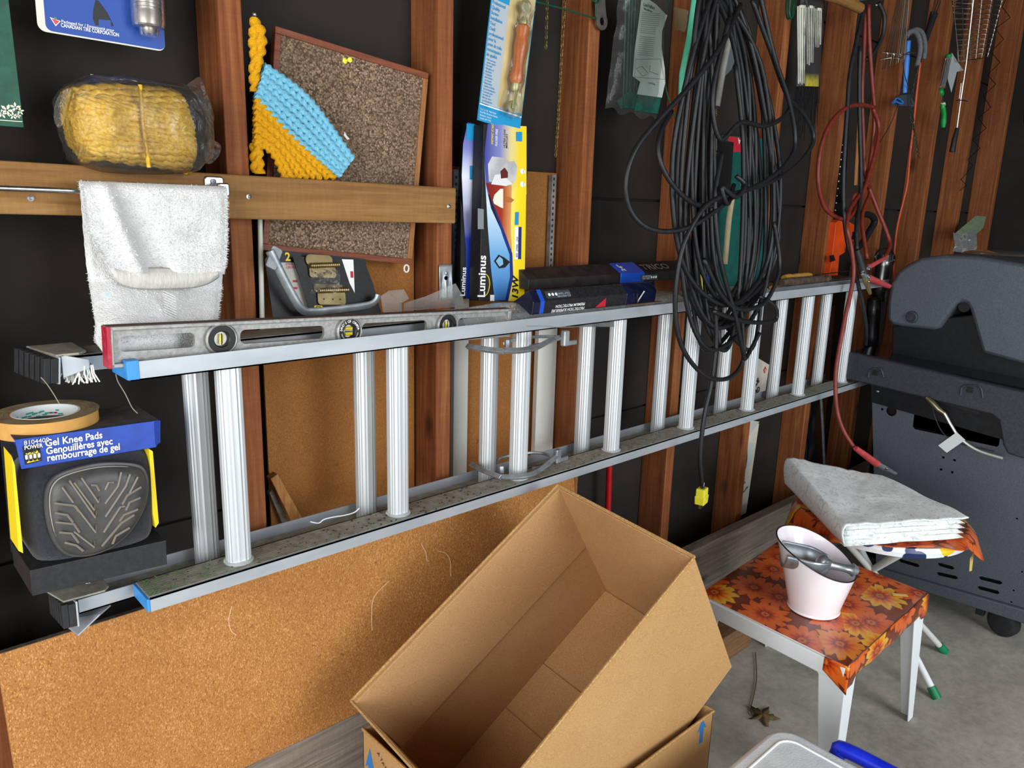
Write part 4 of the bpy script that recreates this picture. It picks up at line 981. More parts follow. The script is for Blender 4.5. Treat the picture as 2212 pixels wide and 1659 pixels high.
flatpoly('price_tab', Q((1014, 388), (1020, 388), (1020, 358), (1014, 358)), f, CYAN, g, .0013); flatpoly('price_tab', Q((1021, 388), (1025, 388), (1025, 358), (1021, 358)), f, YELP, g, .0013)
a, b = PL(f, 1003, 640); text('Luminus', f.at(a, b, .001).turn(90), .018, WHITE, g, bold=.02)

# ================================================================ SLOTTED STRIPS, STEEL HANGER, WHITE SLATS
def strip(px0, px1, pt, pb, y, label):
    a, b = P((px0+px1)/2+1.5, pt, y), P((px0+px1)/2-1.5, pb, y)
    g = thing('slotted_strip', label, 'shelf bracket', (b.x, y, b.z), 'slotted shelf strips')
    w = .0125; f = Fr((b.x-w/2, y, b.z), (a.x-b.x+1e-9, 0, 0) if False else (1, 0, 0), (0, 0, 1)); L = a.z-b.z
    loops = [[(0, 0), (w, 0), (w, L), (0, L)]]
    n = int(L/.0135)
    for i in range(n):
        z = .006 + i*.0135
        loops.append(list(reversed(rrect(w*.30, z, w*.72, z+.0062, .0008, 1))) if i % 4 else list(reversed(circ(w*.5, z+.003, .0032, 10))))
    plate('face', loops, f, -.001, 0, ZINC, g)
    obj('channel', MB().box((0, 0, -.011), (.0012, L, -.001), f).box((w-.0012, 0, -.011), (w, L, -.001), f), ZINC, g)
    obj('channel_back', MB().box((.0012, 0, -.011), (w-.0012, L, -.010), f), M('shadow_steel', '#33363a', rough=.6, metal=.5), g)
strip(980, 989, 366, 645, 1.29, 'slotted metal shelf strip beside the blue light bulb box')
strip(1186, 1196, 378, 582, 1.306, 'slotted metal shelf strip on the hardboard beside the third stud')
f = Fr(P(962, 648, 1.246), (1, 0, 0), (0, 0, 1))
g = thing('steel_hanger', 'galvanised corrugated steel hanger screwed to the second stud', 'bracket', f(0, 0))
def corr(u, v): return f(lerp(-.0165, .0165, u), lerp(0, .072, v), .0025*math.cos(u*4*math.pi)*min(1, max(0, 1.6-2.0*v)))
obj('plate', MB().grid(corr, 24, 12), ZINC, g, smooth='all', solid=.0014)
obj('screw', MB().lathe([(.0004, .003), (.003, .0022), (.003, 0)], f.at(0, .055, .001), 10), STEEL, g, smooth=True)
obj('hole', MB().lathe([(.0002, .0022), (.0042, .0022)], f.at(0, .045, 0), 12), STUD, g)
SLAT = M('white_painted_slat', '#dcdcd4', '#cfcfc6', 12, (1, 1, .2), rough=.55)
for (a, b, lab) in ((972, 1002, 'narrow white painted slat behind the ladder beside the second stud'), (1150, 1189, 'wide white painted slat behind the rung locks beside the third stud')):
    p0, p1 = P(a, 880, 1.312), P(b, 880, 1.312)
    tag(obj('painted_batten', MB().box((p0.x, 1.298, .5), (p1.x, 1.312, 1.10)), SLAT, bevel=.001), lab, 'slat')
# wood scraps in the bay
SCR = wood('scrap_wood', '#7a4c24', '#a87440', '#c49458', 2, knots=False)
tag(obj('wood_scrap', MB().hexa([P(585, 1035, 1.286), P(600, 1024, 1.286), P(690, 1185, 1.27), P(662, 1192, 1.27)], [P(585, 1035, 1.286)+V((0, .02, 0)), P(600, 1024, 1.286)+V((0, .02, 0)), P(690, 1185, 1.27)+V((0, .02, 0)), P(662, 1192, 1.27)+V((0, .02, 0))]), SCR, bevel=.001), 'light wood offcut leaning in the bay beside the first stud', 'wood')
tag(obj('wood_scrap', MB().hexa([P(582, 1065, 1.308), P(590, 1055, 1.308), P(668, 1180, 1.292), P(640, 1200, 1.292)], [P(582, 1065, 1.308)+V((0, .012, 0)), P(590, 1055, 1.308)+V((0, .012, 0)), P(668, 1180, 1.292)+V((0, .012, 0)), P(640, 1200, 1.292)+V((0, .012, 0))]), GREYW, bevel=.001), 'darker weathered offcut tucked behind the light wood offcut', 'wood')
tag(obj('string_scrap', MB().tube(spline([P(a, b, 1.168) for a, b in ((670, 1127), (688, 1130), (700, 1122), (720, 1117), (745, 1113), (765, 1107), (776, 1098))], 5), .0014, 5), WPLAS, None, smooth=True), 'thin white string curling on the lower ladder rail', 'string')

# ================================================================ WIPER BLADE BOXES
NAVY = M('smoked_plastic', '#0c1024', '#141a38', 20, rough=.15, coat=.6); CARB = M('carbon_print', '#161618', '#26262a', 240, (1, .2, 1), rough=.4)
def pv(px, py, y): return P(px, py, y)
n0, n1 = P(1142, 604, 1.178), P(1500, 588, 1.178)
zt = n0.z; zb_ = P(1142, 626, 1.178).z
g = thing('wiper_box', 'long black and blue wiper blade box resting on the other wiper box', 'box', ((n0.x+n1.x)/2, 1.19, zb_))
x0, x1, yf, yb = n0.x, n1.x, 1.178, 1.215
tp = .022
def sl(xa, xb, e, name, mat): return obj(name, MB().hexa([(xa, yf-e, zb_-e), (xb, yf-e, zb_-e), (xb, yb+e, zb_-e), (xa, yb+e, zb_-e)], [(xa, yf-e, zt+e), (xb, yf-e, zt+e), (xb, yb+e, zt+tp+e), (xa, yb+e, zt+tp+e)]), mat, g, bevel=.0008)
sl(x0, P(1340, 600, yf).x, 0, 'plastic_tray', M('dusty_black_tray', '#1c1a1c', '#2e2826', 40, rough=.4))
xb0, xb1 = P(1341, 595, yf).x, P(1392, 590, yf).x
sl(xb0, xb1, .0009, 'blue_sleeve', M('sleeve_blue', '#1a4fc0', rough=.3, coat=.3))
sl(xb1, x1, .0006, 'black_sleeve', BCARD)
tf = Fr((xb1+.006, yf+.007, zt+.007*tp/.037+.0012), (1, 0, 0), (0, .037, tp))
text('TRICO', tf, .030, M('silver_print', '#9aa0a6', rough=.3, metal=.6), g, bold=.015, sx=1.25)
text('24"', Fr((xb0+.028, yf+.006, zt+.006*tp/.037+.0014), (0, .037, tp), (-1, 0, 0)), .020, WHITE, g, bold=.03)
ff = Fr((xb1+.004, yf-.0008, (zt+zb_)/2), (1, 0, 0), (0, 0, 1))
flatpoly('grey_badge', rrect(-.02, -.009, .05, .005, .003), ff, M('badge_grey', '#3b4044', rough=.4), g, .0004)
text('ALL-WEATHER\nTOUT TEMPS', ff.at(-.013, -.0006, .0003), .0052, WHITE, g)
for k in range(3): flatpoly('badge_dot', circ(.024+.009*k, -.002, .0033, 10), ff, WHITE, g, .001)
e = [P(1099.5, 655, 1.155), P(1117, 675, 1.135), P(1150, 680, 1.094), P(1155, 653, 1.09), P(1144, 627, 1.105)]
xe = sum(p.x for p in e)/5; e = [V((xe, p.y, p.z)) for p in e]
lo = min(p.z for p in e); e = [p + V((0, 0, max(0, 1.0845-lo))) for p in e]
LEN = P(1413, 640, 1.10).x - xe
g = thing('wiper_box', 'black carbon-print wiper blade box with clear pointed end lying on the ladder', 'box', (xe+LEN/2, 1.12, lo))
obj('clear_end', MB().hexa(e, [p + V((.02, 0, 0)) for p in e]), NAVY, g, bevel=.0012)
obj('carton', MB().hexa([p + V((.0205, 0, 0)) for p in e], [p + V((LEN*.72, 0, 0)) for p in e]), CARB, g, bevel=.001)
obj('blue_band', MB().hexa([V((p.x+.021, 1.12+(p.y-1.12)*1.01, p.z+.0002)) for p in e], [V((p.x+.032, 1.12+(p.y-1.12)*1.01, p.z+.0002)) for p in e]), M('sleeve_blue', '#1a4fc0'), g)
obj('smoked_window', MB().hexa([p + V((LEN*.721, 0, 0)) for p in e], [V((p.x+LEN, 1.12+(p.y-1.12)*.9, p.z)) for p in e]), NAVY, g, bevel=.002)
lf = Fr(e[2] + V((0, 0, 0)), (1, 0, 0), e[3]-e[2])
for i, s_ in enumerate(('PREMIUM PROTECTION', 'PROTECTION SUPÉRIEURE')):
    text(s_, Fr(lf(.155, .016-.009*i, .0012), -lf.u, -lf.v, lf.n), .0085, WHITE, g, bold=.01, shear=.2)
uf = Fr(e[3], (1, 0, 0), e[4]-e[3])
flatpoly('grey_badge', rrect(.04, .005, .115, .022, .004), uf, M('badge_grey', '#3b4044'), g, .0008)
for k in range(3): flatpoly('badge_dot', circ(.051+.010*k, .0135, .0036, 10), uf, WHITE, g, .0014)
text('ALL-WEATHER\nTOUT TEMPS', Fr(uf(.112, .010, .0012), -uf.u, -uf.v, uf.n), .0062, GREYP, g)
flatpoly('red_triangle', [(.19, .002), (.225, .002), (.222, .022)], lf, REDP, g, .0012)
obj('silver_tick', MB().tube([lf(LEN*.80, .026, .003), lf(LEN*.815, .004, .003), lf(LEN*.86, .03, .003)], .0022, 4), STEEL, g)

# ================================================================ GREEN HOOK, CHAINS, WRENCH
GW = M('green_wire', '#14492f', rough=.4)
tag(obj('wire_hook', MB().tube(spline([P(a, b, 1.235) for a, b in ((1150, 2), (1220, 20), (1284, 39), (1287, 30), (1286, -10))], 4), .0018, 8).tube(spline([P(a, b, 1.232) for a, b in ((1275, -4), (1290, 6), (1298, -5))], 4), .0018, 8), GW, None, smooth=True), 'dark green bent wire hook running across the third stud', 'hook')
f = fr3(P(1290, 64, 1.238), P(1311, 64, 1.238), P(1287, -60, 1.238))
w = f.w
loops = [[(w*.5+w*.55*math.cos(math.radians(t)), w*.5+w*.55*math.sin(math.radians(t))) for t in range(150, 391, 15)] + [(w*.9, w*1.5), (w*.92, f.h), (.0, f.h), (w*.0, w*1.2)], list(reversed(circ(w*.5, w*.5, w*.27, 6)))]
o = plate('box_wrench', loops, f, -.002, .002, M('grey_wrench', '#57544f', '#6a665f', 60, rough=.5, metal=.6), None, bevel=.0006)
tag(o, 'flat grey wrench with a hexagonal hole hanging beside the third stud', 'wrench')
BRC = M('old_brass', '#7a6a3c', '#5b4d2b', 200, rough=.45, metal=.7)
def chain(pts, lab, pitch=.0095):
    ps = resample(spline(pts, 8), pitch); mb = MB()
    for i in range(len(ps)-1):
        a, b = ps[i], ps[i+1]; d = (b-a).normalized(); s = d.orthogonal().normalized(); s2 = d.cross(V((0, 1, 0))).normalized(); s = s2 if i % 2 else V((0, 1, 0))
        c = (a+b)/2; mb.tube([c + d*(pitch*.62)*math.cos(t) + s*.0027*math.sin(t) for t in [2*math.pi*k/8 for k in range(8)]], .00095, 4, closed=True)
    o = obj('chain', mb, BRC, None, smooth=True); return tag(o, lab, 'chain')
chain([P(1183, -20, 1.245), P(1181, 40, 1.245), P(1179, 108, 1.245)], 'short brass chain hanging against the dark wall')
chain([P(1222, -20, 1.243), P(1213, 120, 1.243), P(1206, 250, 1.243), P(1200, 340, 1.243)], 'long brass chain hanging down the face of the third stud')

# ================================================================ PLANT MARKER BAG
f = fr3(P(1306, 236, 1.225), P(1414, 258, 1.225), P(1338, -40, 1.225))
g = thing('plant_marker_bag', 'clear bag of green plant markers with a folded paper insert', 'bag', f(f.w/2, 0))
DG = M('dark_green_plastic', '#174c40', '#226455', 60, rough=.45)
for i in range(9):
    a = PLS(f, [(1343+i*5, 226+i*1.5), (1350+i*7, -50)])
    obj('marker_stake', MB().tube([f(*a[0], .004+.002*(i % 3)), f(*a[1], .004+.002*(i % 2))], .0016, 6), DG, g, smooth=True)
for i, sq in enumerate((((1328, 218), (1352, 200), (1362, 228), (1336, 236)), ((1340, 205), (1368, 198), (1372, 236), (1342, 234)), ((1368, 207), (1420, 208), (1412, 247), (1362, 240)))):
    ps = PLS(f, sq); obj('marker_plate', MB().prism(list(reversed(ps)), f, .006+.003*i, .0075+.003*i), DG, g, bevel=.0006)
pp = PLS(f, [(1373, 3), (1390, 2), (1405, 12), (1429, 36), (1418, 70), (1417, 105), (1424, 150), (1425, 180), (1418, 212), (1364, 205), (1371, 178), (1355, 166), (1359, 110), (1366, 60)])
obj('paper_insert', MB().prism(list(reversed(pp)), f, .016, .0166), M('paper_insert', '#c9cfc9', '#bfc7c2', 8, rough=.8), g)
text('LeeValley', f.at(*PL(f, 1377, 15), .0168), .011, INK, g, bold=.01); text('Plant Markers', f.at(*PL(f, 1378, 23), .0168), .0056, INK, g, bold=.02)
GRT = M('grey_text', '#7d8480', rough=.8)
for i in range(21):
    yy = 30 + i*4.3 + (4 if i > 10 else 0); x0 = 1374 - .1*(yy-30)
    p0, p1 = PL(f, x0, yy), PL(f, x0 + 40 - (6 if yy > 60 else 0), yy+3)
    flatpoly('text_line', [(p0[0], p0[1]), (p1[0], p1[1]), (p1[0], p1[1]+.0011), (p0[0], p0[1]+.0011)], f, GRT, g, .0168)
bx = PLS(f, [(1361, 130), (1414, 129), (1423, 173), (1358, 168)])
obj('diagram_frame', MB().tube([f(a, b, .017) for a, b in bx], .0004, 4, closed=True), INK, g)
obj('diagram', MB().tube([f(*PL(f, x, y), .017) for x, y in ((1362, 150), (1374, 145), (1388, 160), (1376, 166), (1362, 150))], .0004, 4).tube([f(*PL(f, x, y), .017) for x, y in ((1392, 143), (1391, 156), (1410, 163))], .0004, 4), INK, g)
text('LeeValley', f.at(*PL(f, 1388, 182), .0168), .007, INK, g)
def bg(u, v):
    l = lerp(PL(f, 1306, 236)[0], PL(f, 1338, -40)[0], v); r = lerp(PL(f, 1416, 258)[0], PL(f, 1442, -40)[0], v)
    b = lerp(0, f.h, v); return f(lerp(l, r, u), b + .006*math.sin(u*16)*(1-v)**8, .004 + .022*math.sin(math.pi*u)**.5*min(1, v*5) + .006*vn(u*7, v*9))
obj('bag_film', MB().grid(bg, 30, 40), film('bag_film', .035, .3, .14, .3, 14, '#eef4f1'), g, smooth='all')

# ================================================================ THINGS HANGING BEHIND THE CORD
TEALG = M('teal_card', '#0f4a44', '#14574f', 40, rough=.45)
f = fr3(P(1500, 640, 1.232), P(1655, 640, 1.232), P(1530, 290, 1.245))
g = thing('green_carton', 'dark teal carton with red label hidden behind the black cord', 'box', f(.05, 0))
pts = PLS(f, [(1525, 645), (1625, 645), (1660, 560), (1660, 300), (1560, 292), (1535, 420)])
obj('carton', MB().prism(list(reversed(pts)), f, -.025, 0) if False else MB().prism(pts[::-1], f, -.025, 0), TEALG, g, bevel=.001)
flatpoly('red_label', PLS(f, [(1570, 326), (1612, 330), (1614, 300), (1573, 294)]), f, M('label_red', '#c02838', rough=.4), g, .0008)
text('NA', Fr(f(*PL(f, 1606, 302), .001), -f.u, -f.v, f.n), .021, WHITE, g, bold=.02)
text('INDOOR OUTDOOR', f.at(*PL(f, 1602, 402), .001).turn(90), .012, WHITE, g, bold=.015)
flatpoly('white_tear', PLS(f, [(1522, 478), (1538, 462), (1545, 490), (1532, 492)]), f, WHITE, g, .0012)
f2 = fr3(P(1530, 440, 1.222), P(1576, 443, 1.222), P(1541, 300, 1.228))
g = thing('sprinkler_card', 'black card with yellow lettering behind the hanging cord', 'retail card', f2(.01, 0))
obj('card', MB().box((0, 0, -.001), (f2.w, f2.h, 0), f2), BCARD, g)
text('NELSON', f2.at(*PL(f2, 1541, 318), .001).turn(-90), .021, YELP, g, bold=.03)
text('SINGLE WITH TIMER', f2.at(*PL(f2, 1534, 360), .001).turn(-90), .008, WHITE, g, bold=.02)
tag(obj('cream_wand', MB().tube(pxs([(1582, 425), (1575, 470), (1570, 525), (1566, 570)], 1.2), .0078, 12), M('cream_tube', '#cfc2a0', '#bfae86', 40, rough=.6), None, smooth=True), 'cream plastic tube hanging behind the black cord', 'tube')
g = thing('spray_wand', 'grey wand with a brass spring hanging behind the black cord', 'wand', P(1552, 330, 1.20))
GRYP = M('grey_plastic', '#7d7d78', '#8b8b85', 60, rough=.5)
obj('tube', MB().tube(pxs([(1580, 60), (1562, 150), (1549, 230)], 1.205), .008, 12), GRYP, g, smooth=True)
n = 90; a, b = P(1546, 232, 1.205), P(1542, 285, 1.205)
obj('spring', MB().tube([a.lerp(b, i/n) + V((.0075*math.cos(i*.9), .0075*math.sin(i*.9), 0)) for i in range(n+1)], .0013, 5), BRASS, g, smooth=True)
obj('nozzle', MB().tube(pxs([(1542, 285), (1543, 325)], 1.205), [.0085, .0075], 12), GRYP, g, smooth=True)
f = fr3(P(1570, 95, 1.222), P(1608, 100, 1.222), P(1574, 40, 1.222))
g = thing('seed_packet', 'green and grey packet tucked behind the top of the cord', 'packet', f(.02, 0))
obj('packet', MB().prism(PLS(f, [(1567, 90), (1602, 97), (1611, 78), (1600, 60), (1575, 48)])[::-1], f, -.001, 0), M('packet_green', '#1c5a34', rough=.4), g)
obj('clear_part', MB().prism(PLS(f, [(1552, 180), (1580, 150), (1600, 98), (1566, 92), (1555, 150)])[::-1], f, -.001, 0), M('packet_grey', '#5d6264', rough=.3), g)
TEALH = M('teal_hose', '#3f9c7c', '#58b896', 40, (1, 1, .3), rough=.4)
tag(obj('teal_tube', MB().tube(pxs([(1500, 0), (1489, 80), (1473, 160), (1471, 210)], 1.228), .0075, 10, flat=.6), TEALH, None, smooth=True), 'flat teal strap hanging left of the cord bundle', 'strap')
tag(obj('green_garden_wire', MB().tube(spline(pxs([(1445, 0), (1434, 60), (1431, 130), (1438, 190), (1448, 225), (1462, 262)], 1.214), 6), .0019, 6), GW, None, smooth=True), 'thin dark green wire hanging between the plant marker bag and the cord', 'wire')
tag(crump(1458, 1492, 20, 68, 1.236, .006, 2.2, M('tan_tag', '#6d5a3e', rough=.8), 'paper_tag', None, 6), 'small tan paper tag on the stud behind the cord', 'tag')

# ================================================================ BLACK EXTENSION CORD
CORD = M('cord_rubber', '#101114', '#191b1e', 90, rough=.48, bmp=.1, bscale=300)
g = thing('power_cable', 'long black extension cord hung in a thick coil in front of the ladder', 'cord', P(1560, 800, 1.03))
random.seed(21)
def loop(xt, xl, yl, xb, yb, xr, yr, y, xt2, dy=.02):
    return [(xt, -30, y), (lerp(xt, xl, .55), 130, y-.012), (xl, yl, y), (lerp(xl, xb, .22), lerp(yl, yb, .72), y-dy*.3), (xb, yb, y-dy), (lerp(xr, xb, .25), lerp(yr, yb, .68), y+dy*.2), (xr, yr, y), (lerp(xt2, xr, .6), 140, y+.006)]
seq = []
specs = []
N = 15
for i in range(N):
    t = i/(N-1)
    xl = 1456 + 92*((i*7) % N)/N + random.uniform(-6, 6); xr = 1688 - 92*((i*4+3) % N)/N + random.uniform(-6, 6)
    yb = 640 + 145*((i*5+2) % N)/N; xb = (xl+xr)/2 + random.uniform(-34, 30)
    y = 1.015 + .055*((i*11) % N)/N
    specs.append((1545 + random.uniform(-22, 22), xl, random.uniform(330, 470), xb, yb, xr, random.uniform(330, 480), y, 1575 + random.uniform(-30, 40)))
strands = [loop(*s) for s in specs]
allp = []
for s in strands: allp += [P(*q) for q in s]
mb = MB(); mb.tube(spline(allp, 9), .0056, 8)
for sq in ([(1600, 10, 1.03), (1560, 95, 1.0), (1500, 175, .995), (1420, 262, 1.0), (1372, 325, 1.005), (1352, 392, 1.01), (1360, 450, 1.01), (1392, 488, 1.0), (1440, 500, .99), (1495, 488, .982), (1550, 452, .98), (1600, 415, .985), (1660, 395, .99), (1715, 362, 1.0), (1752, 318, 1.005), (1756, 285, 1.01), (1735, 245, 1.01), (1700, 205, 1.01), (1665, 110, 1.01), (1625, 0, 1.02)],
           [(1640, -20, 1.02), (1672, 120, 1.005), (1702, 210, 1.0), (1717, 285, 1.0), (1713, 330, .995), (1680, 372, .985), (1620, 408, .978), (1560, 425, .975), (1520, 450, .975), (1480, 520, .98), (1462, 600, .985), (1459, 680, .99), (1470, 740, .99), (1495, 785, .988), (1530, 815, .985), (1570, 818, .985), (1598, 795, .99), (1607, 755, .995), (1600, 660, 1.0)],
           [(1575, 40, 1.01), (1540, 200, 1.0), (1555, 300, .995), (1600, 265, .99), (1650, 272, .99), (1690, 255, 1.0), (1712, 225, 1.01)],
           [(1450, 240, 1.03), (1426, 290, 1.01), (1424, 340, 1.0), (1450, 395, .99), (1500, 440, .985), (1560, 445, .99)],
           [(1560, 330, 1.0), (1545, 420, .985), (1548, 500, .98), (1560, 580, .978), (1590, 690, .98), (1605, 760, .985), (1612, 772, .99), (1640, 720, 1.0)],
           [(1585, 400, 1.0), (1572, 440, .97), (1560, 405, .97), (1590, 425, .965), (1610, 400, .97), (1590, 380, .985)],
           [(1640, 640, 1.0), (1672, 660, .985), (1676, 690, .985), (1640, 697, .985), (1590, 690, .985), (1540, 672, .985)],
           [(1520, 560, .985), (1560, 640, .98), (1600, 668, .98), (1650, 655, .985), (1678, 605, .99), (1684, 560, 1.0), (1672, 480, 1.01)]):
    mb.tube(spline(pxs(sq), 8), .0056, 8)
mb.tube(spline(pxs([(1545, 660, 1.0), (1547, 740, 1.0), (1538, 820, 1.0), (1525, 880, .998), (1517, 930, .998), (1512, 990, .998), (1515, 1030, .998), (1518, 1056, .998)]), 8), .0056, 10)
obj('cable', mb, CORD, g, smooth='all')
p = P(1516, 1068, .998); fr = Fr(p, (1, .25, 0), (-.06, 0, 1))
YP = M('yellow_plug', '#e8e038', rough=.4)
pl = obj('plug', MB().prism(rrect(-.0155, -.010, .0155, .017, .003), fr, -.011, .011).hexa([fr(-.0165, -.024, -.012), fr(.0150, -.024, -.012), fr(.0150, -.024, .012), fr(-.0165, -.024, .012)], [fr(-.0170, -.002, -.013), fr(.0170, -.002, -.013), fr(.0170, -.002, .013), fr(-.0170, -.002, .013)]), YP, g, bevel=.002)
obj('plug_dimple', MB().lathe([(.0003, .0128), (.006, .0128), (.0065, .012)], fr.at(.002, -.006, 0), 14), M('yellow_dimple', '#d2ca2c', rough=.5), pl, smooth=True)
for k in (-.008, .0, .008):
    obj('prong', MB().box((k-.0008, -.036, -.003), (k+.0008, -.0245, .003), fr), BRASS, pl)
obj('clip', MB().tube([fr(-.006, .017, .006), fr(-.008, .026, .006), fr(-.006, .034, .006)], .0012, 5), STEEL, pl)

# ================================================================ ZIP TIES, GREEN WIRE COIL, PEG
YT = 1.222
f = fr3(P(1719, 187, YT), P(1770, 187, YT), P(1722, -15, YT))
g = thing('zip_tie_pack', 'black hanging pack with three bundles of white cable ties', 'pack', f(f.w/2, 0))
obj('backing', MB().box((0, 0, -.0015), (f.w, f.h, 0), f), BCARD, g)
ZT = M('nylon_white', '#e2e2d4', '#cfcfc0', 30, rough=.4)
random.seed(9)
for (x0, x1, y0, y1) in ((1721, 1735, 12, 184), (1740, 1754, 13, 142), (1758, 1770, 18, 104)):
    for i in range(6):
        xa = lerp(x0, x1, i/5)
        a, b = f(*PL(f, xa, y0 + random.uniform(0, 4)), .003+.002*(i % 2)), f(*PL(f, lerp(xa, (x0+x1)/2, .25), y1 - random.uniform(0, 8)), .003+.002*(i % 2))
        obj('cable_tie', MB().tube([a, b], [.0022, .0017], 5), ZT, g)
    q = f(*PL(f, (x0+x1)/2, y0+3), .004); obj('tie_heads', MB().box((-.009, -.004, 0), (.009, .004, .005), Fr(q, f.u, f.v)), ZT, g, bevel=.001)
quad('yellow_label', PLS(f, [(1738, 186), (1767, 187), (1768, 160), (1738, 158)]), f, gradmat('label_fade', [(0, '#d9c81c'), (.5, '#c4b424'), (1, '#2c2a1c')], 1), g, .002)
obj('film', MB().grid(lambda u, v: f(f.w*u, f.h*v, .009*math.sin(math.pi*u)**.5 + .003*vn(u*4, v*10)), 10, 30), FILM, g, smooth='all')
c = P(1706, 5, 1.225); mb = MB()
for i in range(16):
    w, h = .012 + .0006*i, .042 + .0012*(i % 5); dx = random.uniform(-.004, .004)
    mb.tube([c + V((dx + w*math.cos(t), -.003*(i % 4), h*math.sin(t))) for t in [2*math.pi*k/16 for k in range(16)]], .0010, 4, closed=True)
tag(obj('green_wire_coil', mb, GW, None, smooth=True), 'small coil of dark green wire beside the white cable ties', 'wire')
mb = MB()
for i in range(46):
    x0 = random.uniform(1722, 1766); x1 = x0 - random.uniform(-6, 34); y1 = random.uniform(215, 306)
    mb.tube([P(x0, random.uniform(40, 150), 1.236 - .006*random.random()), P((x0+x1)/2 + 4, 170, 1.234), P(x1, y1, 1.232)], [.0016, .0014, .0008], 4)
tag(obj('black_tie_bunch', mb, M('black_nylon', '#17181a', '#24262a', 200, rough=.35), None), 'loose bunch of black cable ties hanging behind the white ones', 'cable ties')
tag(obj('wooden_peg', MB().tube(pxs([(1755, -22), (1815, -2), (1858, 18)], 1.19), .0155, 14), BOARD, None, smooth=True, bevel=.001), 'round wooden peg sticking out above the jumper cables', 'peg')

# ================================================================ JUMPER CABLES
JR = M('red_cable', '#6a2216', '#7a2e20', 60, rough=.45); JB = M('black_cable', '#17181b', '#222428', 60, rough=.5); GRIP = M('red_grip', '#a8383c', '#b84a4c', 60, rough=.5)
g = thing('jumper_cables', 'red and black jumper cables with clamps hanging from a nail', 'jumper cables', P(1840, 1000, 1.0))
rc = []
for sq in ([(1876, 10, 1.19), (1878, 90, 1.18), (1884, 180, 1.17), (1889, 250, 1.165), (1884, 320, 1.16), (1872, 390, 1.15), (1856, 420, 1.13), (1836, 452, 1.10), (1830, 490, 1.075), (1839, 535, 1.06), (1844, 585, 1.05), (1839, 625, 1.045), (1828, 675, 1.04), (1814, 747, 1.035), (1806, 800, 1.03), (1805, 850, 1.02), (1810, 895, 1.0), (1822, 930, .98), (1842, 962, .95), (1850, 970, .935)],
           [(1870, 15, 1.2), (1866, 110, 1.19), (1862, 200, 1.18), (1865, 300, 1.175), (1870, 380, 1.165), (1892, 443, 1.13), (1915, 500, 1.09), (1922, 530, 1.07), (1912, 556, 1.05)],
           [(1888, 232, 1.16), (1862, 227, 1.155), (1830, 232, 1.15), (1795, 265, 1.15), (1773, 320, 1.15), (1767, 390, 1.145), (1780, 445, 1.14), (1805, 468, 1.13), (1832, 472, 1.12), (1855, 440, 1.12), (1878, 375, 1.13), (1895, 310, 1.14), (1898, 270, 1.15), (1886, 235, 1.16)],
           [(1868, 395, 1.15), (1880, 415, 1.15), (1862, 470, 1.13), (1873, 560, 1.08)]):
    obj('red_lead', MB().tube(spline(pxs(sq), 7), .0066, 10), JR, g, smooth='all')
for sq in ([(1868, 15, 1.185), (1850, 90, 1.17), (1836, 160, 1.16), (1831, 225, 1.15), (1826, 300, 1.14), (1822, 380, 1.13), (1823, 460, 1.12), (1832, 530, 1.10), (1850, 600, 1.08), (1864, 660, 1.07), (1871, 710, 1.07), (1870, 745, 1.08)],
           [(1858, 100, 1.175), (1856, 200, 1.165), (1858, 300, 1.15), (1860, 380, 1.135), (1858, 430, 1.12), (1850, 490, 1.09), (1851, 540, 1.07)],
           [(1898, 6, 1.19), (1910, 35, 1.18), (1907, 75, 1.18), (1890, 110, 1.185), (1870, 130, 1.19)]):
    obj('black_lead', MB().tube(spline(pxs(sq), 7), .0066, 10), JB, g, smooth='all')
def clamp(a, b, c, grip, jaw):
    r = obj('clamp_grip', MB().tube([a, a.lerp(b, .3), b], [.0085, .0105, .0125], 10, flat=.7), grip, g, smooth=True)
    d = (c-b); obj('clamp_jaw', MB().tube([b.lerp(a, .1), b.lerp(c, .4), c], [.0095, .0105, .0055], 6, flat=.55), jaw, r, bevel=.001)
    obj('clamp_rivet', MB().sphere(b.lerp(c, .35) + V((0, -.009, 0)), .0045, 8, 6), STEEL, r, smooth=True)
clamp(P(1848, 968, .935), P(1895, 1003, .90), P(1936, 1024, .88), GRIP, ZINC)
clamp(P(1912, 557, 1.05), P(1876, 577, 1.05), P(1862, 588, 1.05), GRIP, ZINC)
clamp(P(1921, 619, 1.045), P(1876, 601, 1.045), P(1862, 592, 1.045), GRIP, ZINC)
clamp(P(1851, 540, 1.065), P(1866, 592, 1.05), P(1880, 636, 1.04), JB, BRASS)
tag(obj('nail', MB().cyl(P(1888, 16, 1.26), P(1893, 11, 1.17), .0025, 8).sphere(P(1893, 11, 1.17), .005, 8, 6), STEEL, None, smooth=True), 'long nail holding up the jumper cables', 'nail')

# ================================================================ SKEWERS, BRUSH, FOAM, GRIPS, WIRES
random.seed(4)
SK = M('skewer_steel', '#c9c6c0', rough=.25, metal=1.0)
g = thing('skewer_set', 'bundle of long thin metal skewers hanging from the wall', 'skewers', P(1915, 150, 1.2))
for i in range(10):
    xt = 1942 + i*2.6; xb = 1906 + (i*5.6 if i < 5 else 30 + (i-5)*4.5); yb = 150 - 2.4*i
    obj('skewer', MB().tube([P(xt, -20, 1.19 + .004*(i % 3)), P(xb, yb, 1.19 + .004*(i % 3))], .0017, 5), SK, g)
obj('cross_bar', MB().tube(pxs([(1900, 128), (1925, 124), (1945, 125), (1962, 113), (1978, 114)], 1.19), .002, 5), SK, g)
obj('cross_bar', MB().tube(pxs([(1905, 112), (1930, 116), (1965, 118)], 1.195), .0018, 5), SK, g)
BLUB = M('blue_plastic', '#1f66b8', '#2b78cc', 40, rough=.4)
g = thing('blue_scraper', 'blue handled scraper with a dark wide blade hanging among the skewers', 'scraper', P(1960, 228, 1.21))
